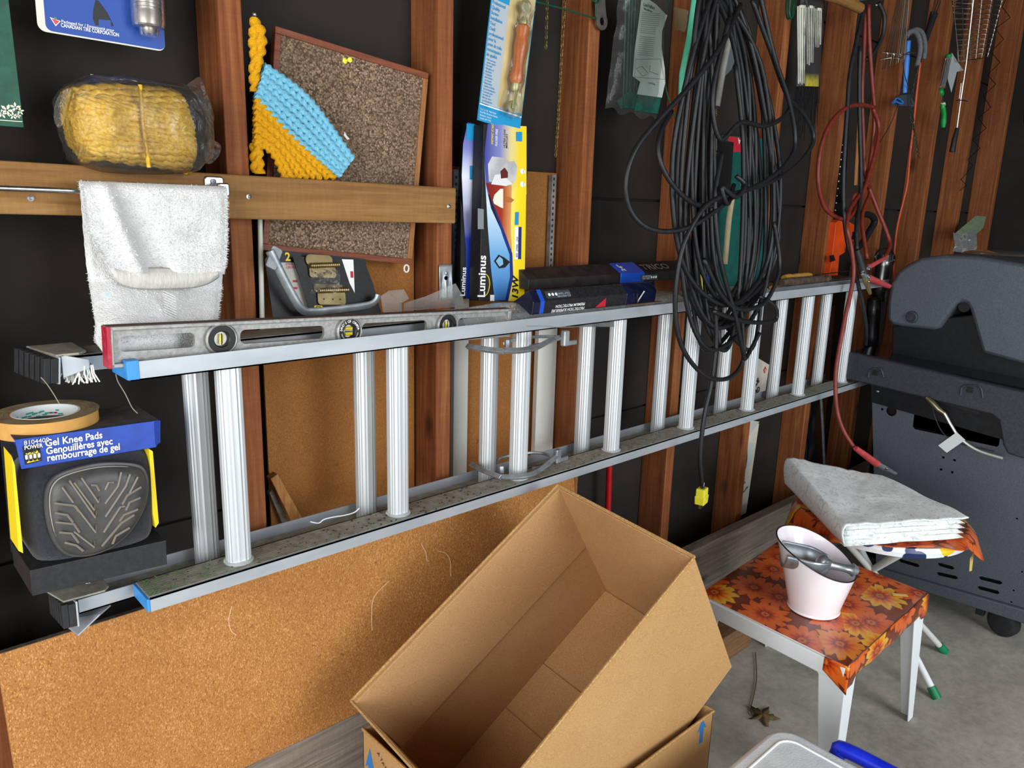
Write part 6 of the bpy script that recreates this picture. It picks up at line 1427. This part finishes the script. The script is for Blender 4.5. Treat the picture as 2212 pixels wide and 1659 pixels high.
def uvgrid(fn, nu, nv, w, h, u0=0, v0=0):
    mb = MB(); mb.grid(fn, nu, nv); mb.uv = [(u0 + a*w, v0 + b_*h) for a, b_ in mb.uv]; return mb
# side table: corners N (near), R, B, L
ZT = .362
N, R_, B_, L2 = V((1.53, .567, ZT)), V((2.012, .577, ZT)), V((2.045, .985, ZT)), V((1.556, .953, ZT))
g = thing('side_table', 'low white plastic side table covered with orange flowered vinyl', 'table', (1.78, .77, 0))
obj('table_top', MB().hexa([p - V((0, 0, .034)) for p in (N, R_, B_, L2)], [p - V((0, 0, .001)) for p in (N, R_, B_, L2)]), WPLAS, g, bevel=.006, smooth=True, bseg=3)
def topf(u, v):
    p = N.lerp(R_, u).lerp(L2.lerp(B_, u), v); p.z = ZT + .0012 + .0006*vn(u*9, v*9)
    e = min(u, 1-u, v, 1-v)
    if e < .012: p.z -= .002*(1-e/.012)
    return p
cl = obj('vinyl_top', uvgrid(topf, 24, 24, .49, .41), VIN, g, smooth='all')
def drapef(u, v):
    p = N.lerp(R_, u); d = .048 + .012*vn(u*7, 2) + (.018 if u < .09 or u > .93 else 0)
    return p + V((0, -.004 - .003*math.sin(v*3) - .003*vn(u*14, v*2), .001 - d*v))
obj('vinyl_drape', uvgrid(drapef, 40, 8, .49, .06, 0, -.06), VIN, g, smooth='all', solid=.0008)
def cornf(u, v): return N + V((-.0045 - .002*v, -.0085 + .056*u, .001 - (.066 - .034*u)*v))
obj('vinyl_corner', uvgrid(cornf, 10, 8, .055, .05, .2, .1), VIN, g, smooth='all', solid=.0008)
obj('apron', MB().hexa([L2 + V((-.006, 0, -.045)), N + V((-.006, 0, -.045)), N + V((.002, 0, -.045)), L2 + V((.002, 0, -.045))], [L2 + V((-.006, 0, -.004)), N + V((-.006, 0, -.004)), N + V((.002, 0, -.004)), L2 + V((.002, 0, -.004))]), WPLAS, g, bevel=.0025)
obj('price_sticker', MB().prism(rrect(-.018, -.006, .018, .006, .001), Fr(PZ(1944, 1285, ZT+.004), (.5, -.6, 0), (.6, .5, 0)), 0, .0006), M('faded_sticker', '#d9c272', rough=.6), g)
def leg(c, sx, sy, fx, fy):
    """angle-section leg at corner c; plates run into the table along sx (x) and sy (y)"""
    mb = MB(); top = c + V((0, 0, -.02)); bot = V((c.x + fx, c.y + fy, .001)); w0, w1, th = .058, .030, .004
    for ax, s in ((V((1, 0, 0)), sx), (V((0, 1, 0)), sy)):
        o = (V((0, 1, 0))*sy if ax.x else V((1, 0, 0))*sx)*th
        pts = [top, top + ax*s*(w0+.02), top + ax*s*w0 + V((0, 0, -.03)), bot + ax*s*w1, bot]
        if s*(1 if ax.x else -1) > 0: mb.hexa(pts, [p + o for p in pts])
        else: mb.hexa(pts[::-1], [p + o for p in pts[::-1]])
    return obj('leg', mb, WPLAS, g, bevel=.0015)
leg(N, 1, 1, -.012, -.012); leg(R_, -1, 1, .006, -.014); leg(L2, 1, -1, -.012, .01); leg(B_, -1, -1, .006, .012)

# ================================================================ WHITE PAIL and SCOOP
bc = PZ(1757, 1312, ZT+.003); rimdir = V((-.12, 1, 0)).normalized()
g = thing('enamel_pail', 'pale white enamel pail with slanted black rim standing on the side table', 'pail', bc)
EN = M('white_enamel', '#e9e0e6', '#f0ebee', 6, rough=.25, coat=.4)
def rimz(t): return .140 + .036*(math.cos(t)*rimdir.x + math.sin(t)*rimdir.y)
def prad(t, z):                                      # flares upward, longer along the pouring direction
    c = abs(math.cos(t)*rimdir.x + math.sin(t)*rimdir.y); k = z/.17
    return (.058 + .033*k**1.1) + .012*k*c**2
nn = 64
def pail(u, v, inset=0.0):
    t = 2*math.pi*u; z = .002 + inset + (rimz(t) - .002 - inset)*v
    return bc + V(((prad(t, z)-inset)*math.cos(t), (prad(t, z)-inset)*math.sin(t), z))
obj('wall', MB().grid(lambda u, v: pail(u, v), nn, 16), EN, g, smooth='all')
obj('inner_wall', MB().grid(lambda u, v: pail(1-u, v, .002), nn, 16), EN, g, smooth='all')
obj('base', MB().lathe([(.0005, .0), (.060, .0), (.0612, .002), (.059, .006), (.0005, .006)], Fr(bc, (1, 0, 0), (0, 1, 0)), 40), EN, g, smooth=True)
obj('black_rim', MB().tube([pail(k/nn, 1.0) for k in range(nn)], .0017, 6, closed=True), M('rim_black', '#16161c', rough=.4), g, smooth=True)
SCO = M('scoop_aluminium', '#b4b9bd', '#8d9398', 24, rough=.36, metal=.8)
g = thing('metal_scoop', 'worn aluminium scoop resting inside the pail with its knob out', 'scoop', bc + V((0, 0, .09)))
hd = P(1826, 1250, 1.0); kn = bc + V((.026, -.070, .118)); ax = V((-.55, .80, .12)).normalized()
bz = kn + ax*.065
def bowl(u, v):
    t = math.pi*(1.08*u - .04); w = .049*math.sin(min(1, .25+v*1.6)*math.pi/2)*(1-.12*v)
    side = ax.cross(V((0, 0, 1))).normalized(); upv = side.cross(ax)
    return bz + ax*(.105*v - .01) - side*w*math.cos(t) - upv*w*math.sin(t)*.9 + upv*.012
obj('bowl', MB().grid(bowl, 24, 16), SCO, g, smooth='all', solid=.0025)
obj('handle', MB().tube([bz + ax*.0, bz - ax*.018, kn + ax*.022, kn + ax*.008, kn, kn - ax*.012], [.018, .010, .009, .011, .0165, .008], 14), SCO, g, smooth=True)
obj('back_wall', MB().sphere(bz + V((0, 0, -.006)) + ax*.004, .028, 14, 10, (1, .6, .95)), SCO, g, smooth=True)

# ================================================================ ROUND STOOL under the folded cloth
sc = V((2.215, .79, .452))
g = thing('round_stool', 'round folding stool with patterned seat under an orange flowered vinyl', 'stool', (sc.x, sc.y, 0))
PAT = None
def pat(name):
    m, nt, b = newmat(name); vo = node(nt, 'ShaderNodeTexVoronoi'); vo.inputs['Scale'].default_value = 17; nt.links.new(coords(nt), vo.inputs['Vector'])
    cs = node(nt, 'ShaderNodeSeparateColor'); nt.links.new(vo.outputs['Color'], cs.inputs[0])
    dot = ramp(nt, [(0, '#e8c81c'), (.34, '#e8c81c'), (.35, '#1c8fb0'), (.66, '#1c8fb0'), (.67, '#1c2f5a'), (1, '#1c2f5a')], cs.outputs[0]); dot.node.color_ramp.interpolation = 'CONSTANT'
    fac = ramp(nt, [(.46, (1, 1, 1)), (.48, (0, 0, 0))], vo.outputs['Distance'])
    nt.links.new(mix(nt, fac, '#dfe6ea', dot), b.inputs['Base Color']); b.inputs['Roughness'].default_value = .35; return m
obj('seat', MB().lathe([(.0005, -.03), (.215, -.03), (.232, -.026), (.236, -.012), (.230, 0), (.0005, .004)], Fr(sc, (1, 0, 0), (0, 1, 0)), 56), pat('dotted_vinyl'), g, smooth=True)
TUB = M('cream_tube_leg', '#c9c8c2', rough=.4)
feet = [V((2.153, .551, .006)), V((2.061, 1.006, .006)), V((2.42, .62, .006)), V((2.30, 1.03, .006))]
for i, ft in enumerate(feet):
    tp = sc + V(((sc.x-ft.x)*.55, (sc.y-ft.y)*.55, -.03)); l = obj('leg', MB().tube([ft, tp], .0095, 12), TUB if i else WPLAS, g, smooth=True)
    d = (tp-ft).normalized(); obj('green_foot', MB().tube([ft - d*.004, ft + d*.028], .0125, 12), M('green_foot_cap', '#0f7a4c', rough=.4), l, smooth=True)
def vin2(u, v):
    t = 2*math.pi*u; r = .252*v; x, y = r*math.cos(t), r*math.sin(t); z = .0065
    if v > .9:
        k = (v-.9)/.1; tip = math.exp(-((t-5.05)/.28)**2); tip2 = math.exp(-((t-5.75)/.2)**2); lf = math.exp(-((t-2.2)/.7)**2); gap = math.exp(-((t-3.9)/.75)**2)
        z -= k*(.030 + .055*tip + .02*tip2 + .035*lf - .038*gap) ; rr = .238 + .012*k + .010*math.sin(t*9)*k + .012*tip*k; x, y = rr*math.cos(t), rr*math.sin(t)
    return sc + V((x, y, z + .002*vn(u*20, v*6)))
mb = MB(); mb.grid(vin2, 96, 40); mb.uv = [(.5 + .25*v*math.cos(2*math.pi*u), .5 + .25*v*math.sin(2*math.pi*u)) for u, v in mb.uv]
vs = obj('vinyl_cover', mb, VIN, g, smooth='all', solid=.001)
tq = sc + V((.242*math.cos(5.05), .242*math.sin(5.05), -.085)); obj('yellow_hem_tip', MB().add([tq + V((-.012, 0, .012)), tq + V((.014, 0, .022)), tq + V((.0, -.006, -.028)), tq + V((-.014, -.004, -.026))], [(0, 1, 2, 3)]), M('hem_yellow', '#c9b060', rough=.6), g, solid=.001)
# folded cloth
def damask(name):
    m, nt, b = newmat(name); vec = coords(nt); w = noise(nt, vec, 16, 2, .5, 3.2); w2 = noise(nt, vec, 34, 2, .5, 2.5)
    fac = ramp(nt, [(.47, (0, 0, 0)), (.50, (1, 1, 1)), (.56, (1, 1, 1)), (.59, (0, 0, 0))], w); fac2 = ramp(nt, [(.5, (0, 0, 0)), (.53, (1, 1, 1))], w2)
    c = mix(nt, mix(nt, 1.0, fac, fac2, 'MULTIPLY'), '#eef3f2', '#cdd5d1'); nt.links.new(c, b.inputs['Base Color']); b.inputs['Roughness'].default_value = .6; b.inputs['Sheen Weight'].default_value = .2
    nt.links.new(bump(nt, noise(nt, vec, 11, 2, .5, 1.0), .3, .012), b.inputs['Normal']); return m
DAM = damask('damask_cloth')
g = thing('folded_tablecloth', 'thick folded white damask tablecloth lying on the round stool', 'tablecloth', sc + V((0, 0, .01)))
zA = .462
def layer(z0, th, ins, seed):
    zq = .528; c = [PZ(1712 + ins, 1018, zq), PZ(1905, 1030, zq), PZ(2093 - ins, 1118, zq), PZ(1830, 1136 - ins*.6, zq)]
    mb = MB()
    def fn(u, v):
        p = c[0].lerp(c[1], u).lerp(c[3].lerp(c[2], u), v); e = min(u, 1-u, v, 1-v); k = max(0, 1-e/.06)
        lift = 0
        return V((p.x, p.y, z0 + th*(1 - .5*k**2) + .004*vn(u*6+seed, v*5) + lift))
    def fb(u, v): q = fn(1-u, v); e = min(u, 1-u, v, 1-v); k = max(0, 1-e/.06); return V((q.x, q.y, z0 + .5*th*k**2 + .004*vn((1-u)*6+seed, v*5)*.5))
    mb.grid(fn, 40, 30); mb.grid(fb, 40, 30); return mb
def coverf(u, v):
    zq = .528; c = [PZ(1700, 1006, zq), PZ(1905, 1026, zq), PZ(2093, 1118, zq), PZ(1830, 1136, zq)]
    uu, vv = max(0, (u-.12)/.88), max(0, (v-.1)/.9); p = c[0].lerp(c[1], uu).lerp(c[3].lerp(c[2], uu), vv)
    k = max(0, 1-u/.12, 1-v/.1); top = zA + .066 + .030*max(0, 1-uu*1.2-vv*1.1)
    z = lerp(top, zA + .012, k**1.5) + .0045*vn(uu*7, vv*6) + .003*vn(uu*19, vv*5)
    return V((p.x - .006*math.sin(k*3.14), p.y + .006*math.sin(k*3.14), z))
obj('top_fold', MB().grid(coverf, 60, 48), DAM, g, smooth='all', solid=.003)
for i in range(4): obj('fold_layer', layer(zA + .0135*i, .0165, (3, 5, 4, 6)[i], i*2.1), DAM, g, smooth='all')

# ================================================================ TIMBER, LEAF
END = wood('timber_wood', '#6a4a30', '#94704c', '#b08c62', 0)
tag(obj('timber_block', MB().box((1.24, 1.03, 0.0), (2.0, 1.13, .088)), END, bevel=.004), 'square timber lying on the floor along the wall behind the cartons', 'timber')
lc = PZ(1648, 1548, .002); pts = []
for k in range(36):
    t = 2*math.pi*k/36; r = .030 + .014*math.cos(5*t) + .006*math.cos(15*t); pts.append((r*math.cos(t), r*math.sin(t)*.9))
lm = MB(); lf = Fr(lc, (1, .2, 0), (-.2, 1, 0))
lm.add([lf(0, 0, .008)] + [lf(a, b_, .004 + .008*vn(i*.7, 3)) for i, (a, b_) in enumerate(pts)], [(0, 1+i, 1+(i+1) % 36) for i in range(36)])
g = thing('dry_leaf', 'dry curled maple leaf on the concrete floor by the table', 'leaf', lc)
obj('blade', lm, M('dry_leaf', '#4a3c22', '#6a5430', 60, rough=.8), g, smooth='all', solid=.0006)
obj('stem', MB().tube(spline([lc + V((-.02, .02, .004)), PZ(1622, 1530, .004), PZ(1634, 1470, .004), PZ(1632, 1410, .004)], 6), .0016, 5), M('leaf_stem', '#5a4628', rough=.8), g)

# ================================================================ CARTONS
def kraft(name, a, b_, c_):
    m, nt, b = newmat(name); vec = coords(nt)
    c = ramp(nt, [(.3, a), (.7, b_)], noise(nt, vec, 4, 5)); c = mix(nt, .35, c, ramp(nt, [(.35, c_), (.65, '#ffffff')], noise(nt, coords(nt, (1, 1, 3)), 300, 2)), 'MULTIPLY')
    nt.links.new(c, b.inputs['Base Color']); b.inputs['Roughness'].default_value = .85; b.inputs['Specular IOR Level'].default_value = .25
    nt.links.new(bump(nt, noise(nt, vec, 14, 3), .12, .006), b.inputs['Normal']); return m
KR = kraft('kraft_board', '#b48c5a', '#c29a68', '#9a7248'); KRI = kraft('kraft_inside', '#b98e5e', '#c69c6c', '#9a7248'); KRE = M('kraft_edge', '#c09a62', '#9a7442', 300, rough=.9)
s = .935
def bx(x, y, z): return CAM + (V((x, y, z)) - CAM)*s
A, Cq, B, A2, E_, C2, D, F = bx(1.161, 1.088, .704), bx(.659, 1.128, .377), bx(1.151, .723, .673), bx(1.381, 1.11, .368), bx(1.372, .745, .337), bx(.88, 1.15, .041), bx(.65, .763, .347), bx(.87, .785, .011)
ctr = (A+Cq+B+A2+E_+C2+D+F)/8
g = thing('open_carton', 'large empty brown cardboard carton tilted open on top of another carton', 'cardboard box', (ctr.x, ctr.y, .1))
def panel(name, a, b_, c, d, th=.004, mat=KR, lift=0.0, par=None):
    n = (b_-a).cross(d-a).normalized()
    if n.dot(ctr-(a+c)/2) < 0: n = -n
    q = [p + n*lift for p in (a, b_, c, d)]
    return obj(name, MB().hexa(q, [p + n*th for p in q]), mat, par or g, bevel=.0012)
w1 = panel('long_wall', A, Cq, C2, A2, mat=KRI); w2 = panel('long_wall', B, D, F, E_); w3 = panel('end_wall', A, B, E_, A2, mat=KRI); w4 = panel('end_wall', Cq, D, F, C2, mat=KRI); w5 = panel('bottom', A2, E_, F, C2, mat=KRI)
mixp = lambda p, q, t: p.lerp(q, t)
# inner flap band on the long back wall, bottom flaps meeting at a seam, end lining
panel('inner_flap', mixp(A, Cq, .004), mixp(A, Cq, .996), mixp(mixp(Cq, C2, .49), mixp(A, A2, .5), .01), mixp(A, A2, .52), .007, KRI, .0042)
panel('inner_flap', mixp(A, B, .012), mixp(A, B, .985), mixp(mixp(B, E_, .55), mixp(A, A2, .55), .015), mixp(mixp(A, A2, .55), mixp(B, E_, .55), .012), .003, KRI, .0042)
for t0, t1 in ((.012, .40), (.405, .62), (.625, .99)):
    panel('bottom_flap', mixp(mixp(A2, C2, t0), mixp(E_, F, t0), .012), mixp(mixp(A2, C2, t1), mixp(E_, F, t1), .012), mixp(mixp(E_, F, t1), mixp(A2, C2, t1), .02), mixp(mixp(E_, F, t0), mixp(A2, C2, t0), .02), .003, KRI, .0042)
for a, b_ in ((A, Cq), (A, B), (B, D), (Cq, D)): obj('rim_edge', MB().tube([a, b_], .0026, 6), KRE, g)
ctr = V((.94, .89, .16))
g = thing('lower_carton', 'open cardboard carton with blue arrows standing on the floor under the tilted one', 'cardboard box', (.94, .89, 0))
x0, x1, y0, y1, zt = .663, 1.216, .690, 1.095, .333
for a, b_ in (((x0, y0), (x1, y0)), ((x1, y0), (x1, y1)), ((x1, y1), (x0, y1)), ((x0, y1), (x0, y0))):
    panel('wall', V((*a, 0)), V((*b_, 0)), V((*b_, zt)), V((*a, zt)))
obj('floor_flap', MB().box((x0+.004, y0+.004, .001), (x1-.004, y1-.004, .006)), KRI, g)
for a, b_ in (((x0, y0), (x1, y0)), ((x1, y0), (x1, y1)), ((x0, y1), (x0, y0))): obj('rim_edge', MB().tube([V((*a, zt)), V((*b_, zt))], .0030, 6), KRE, g)
ARW = M('blue_ink', '#2f74b4', rough=.7)
def arrow(fr, w, h):
    obj('blue_arrow', MB().prism([(-w*.3, 0), (w*.3, 0), (w*.3, h*.6), (w*.75, h*.52), (0, h), (-w*.75, h*.52), (-w*.3, h*.6)], fr, 0, .0005), ARW, g)
ff = Fr((x1-.045, y0-.0003, 0), (1, 0, 0), (0, 0, 1)); p = PL(ff, 1513, 1605); q = PL(ff, 1518, 1552)
arrow(Fr(ff(p[0], p[1]), (1, 0, 0), (0, 0, 1)), .02, q[1]-p[1])
fl_ = Fr((x0-.0003, y1, 0), (0, -1, 0), (0, 0, 1)); p = PL(fl_, 799, 1617)
arrow(Fr(fl_(p[0], p[1]-.10), (0, -1, 0), (0, 0, 1)), .022, .10)
text('A TATAT', Fr(fl_(p[0]+.025, p[1]+.006, .0005), (0, -.8, -.6), (0, -.6, .8), (-1, 0, 0)), .012, INK, g)
panel('inner_flap', V((x0+.008, y1-.02, zt-.012)), V((x0+.008, y0+.03, zt-.012)), V((x0+.06, y0+.03, .12)), V((x0+.06, y1-.02, .12)), .003, KRI)

# ================================================================ COOLER
g = thing('cooler', 'white cooler lid with a blue swing handle at the bottom edge', 'cooler', (1.06, .4, 0))
CO = M('cooler_white', '#cdd6dc', '#dbe2e6', 30, rough=.5, bmp=.35, bscale=260, bdist=.002)
zc = .35
lp = rrect(.72, .17, 1.262, .578, .05, 8)
ft = Fr((0, 0, 0), (1, 0, 0), (0, 1, 0))
obj('lid', MB().prism(lp, ft, zc-.05, zc), CO, g, bevel=.012, smooth=True, bseg=4)
obj('body', MB().prism(rrect(.735, .185, 1.247, .563, .045, 8), ft, .0, zc-.051), CO, g, bevel=.01, smooth=True)
obj('lid_groove', MB().tube([ft(a, b_, zc+.0002) for a, b_ in rrect(.75, .20, 1.232, .548, .03, 6)], .0022, 6, closed=True), M('groove_white', '#eef2f4', rough=.4), g, smooth=True)
HB = M('handle_blue', '#1226c8', '#1a34dc', 20, rough=.3, coat=.3)
h0 = PX(1815, 1612, 1.30); zz0 = h0.z
hp = [V((1.285, h0.y+.004, zc-.14)), V((1.290, h0.y+.004, zc-.07)), V((1.295, h0.y, zz0-.012)), V((1.298, h0.y-.015, zz0)), V((1.30, h0.y-.14, zz0)), V((1.30, .2, zz0))]
obj('swing_handle', MB().tube(spline(hp, 6), .0145, 12), HB, g, smooth=True)

# ================================================================ CLIPPINGS, GRIT AND COBWEB
random.seed(31); mb = MB()
for i in range(150):
    u = random.random()**1.6; x = .312 + .16*u; y = random.uniform(1.084, 1.142); a = random.uniform(0, 6.28); l = random.uniform(.003, .012); w = .0009
    d = V((math.cos(a), math.sin(a), random.uniform(-.05, .12)))*l; s_ = V((-math.sin(a), math.cos(a), 0))*w; p = V((x, y, .7365))
    mb.add([p-s_, p+s_, p+d+s_*.4, p+d-s_*.4], [(0, 1, 2, 3)])
o = tag(obj('grass_clippings', mb, M('grass_green', '#5f8a4a', '#86b070', 300, rough=.8)), 'green grass clippings scattered on the near end of the lower rail', 'clippings'); o['kind'] = 'stuff'
mb = MB()
for i in range(700):
    x = random.uniform(.32, 2.3); y = random.uniform(1.083, 1.143); s_ = random.uniform(.0005, .0017)*(1.6 if .6 < x < .95 else 1); z = .7358
    mb.add([(x-s_, y, z), (x, y-s_*.8, z), (x+s_*1.1, y, z), (x, y+s_, z), (x, y, z+s_)], [(0, 1, 4), (1, 2, 4), (2, 3, 4), (3, 0, 4)])
o = tag(obj('rail_grit', mb, M('grit_black', '#2c2822', rough=.9)), 'dark grit sprinkled along the lower ladder rail', 'grit'); o['kind'] = 'stuff'
WEB = M('cobweb', '#8a847a', rough=.9)
for lab, sq in (('dusty cobweb thread from the blue rail cap down to the knee pad box', ((250, 808), (255, 825), (270, 850), (285, 880), (297, 893))), ('dusty cobweb thread from the ladder foot down to the masking tape', ((88, 815), (100, 828), (115, 850), (128, 872)))):
    tag(obj('cobweb_thread', MB().tube(spline(pxs(sq, 1.12), 5), .0008, 4), WEB), lab, 'cobweb')

# ================================================================ HOOKS AND NAILS THAT CARRY THE HANGING THINGS
def wall_hook(lab, p, y0, r=.004, up=.02):
    p = V(p); return tag(obj('steel_hook', MB().tube(spline([(p.x, y0, p.z), (p.x, lerp(y0, p.y, .5), p.z-.002), (p.x, p.y-.006, p.z), (p.x, p.y-.02, p.z+up)], 5), r, 8), ZINC, None, smooth=True), lab, 'hook')
_q = P(1560, -28, 1.02)
tag(obj('ceiling_hook', MB().tube(spline([(_q.x, _q.y+.03, 2.519), (_q.x, _q.y+.03, _q.z+.06), (_q.x, _q.y+.02, _q.z-.004), (_q.x, _q.y, _q.z-.014), (_q.x, _q.y-.025, _q.z), (_q.x, _q.y-.03, _q.z+.03)], 6), .005, 8), ZINC, None, smooth=True), 'long steel hook from the roof carrying the black cord coil', 'hook')
wall_hook('nail carrying the screen roller card', P(1118, -130, 1.225), YW-.001, .002, .004)
wall_hook('nail carrying the blue flashlight card', P(215, -170, 1.235), YW-.001, .002, .004)
wall_hook('nail carrying the bag of plant markers', P(1390, -30, 1.22), YW-.001, .002, .004)
wall_hook('nail carrying the wire grilling basket', P(2108, -22, 1.19), YW-.001, .0025, .006)
wall_hook('nail carrying the metal skewers', P(1955, -16, 1.185), YW-.001, .0025, .006)
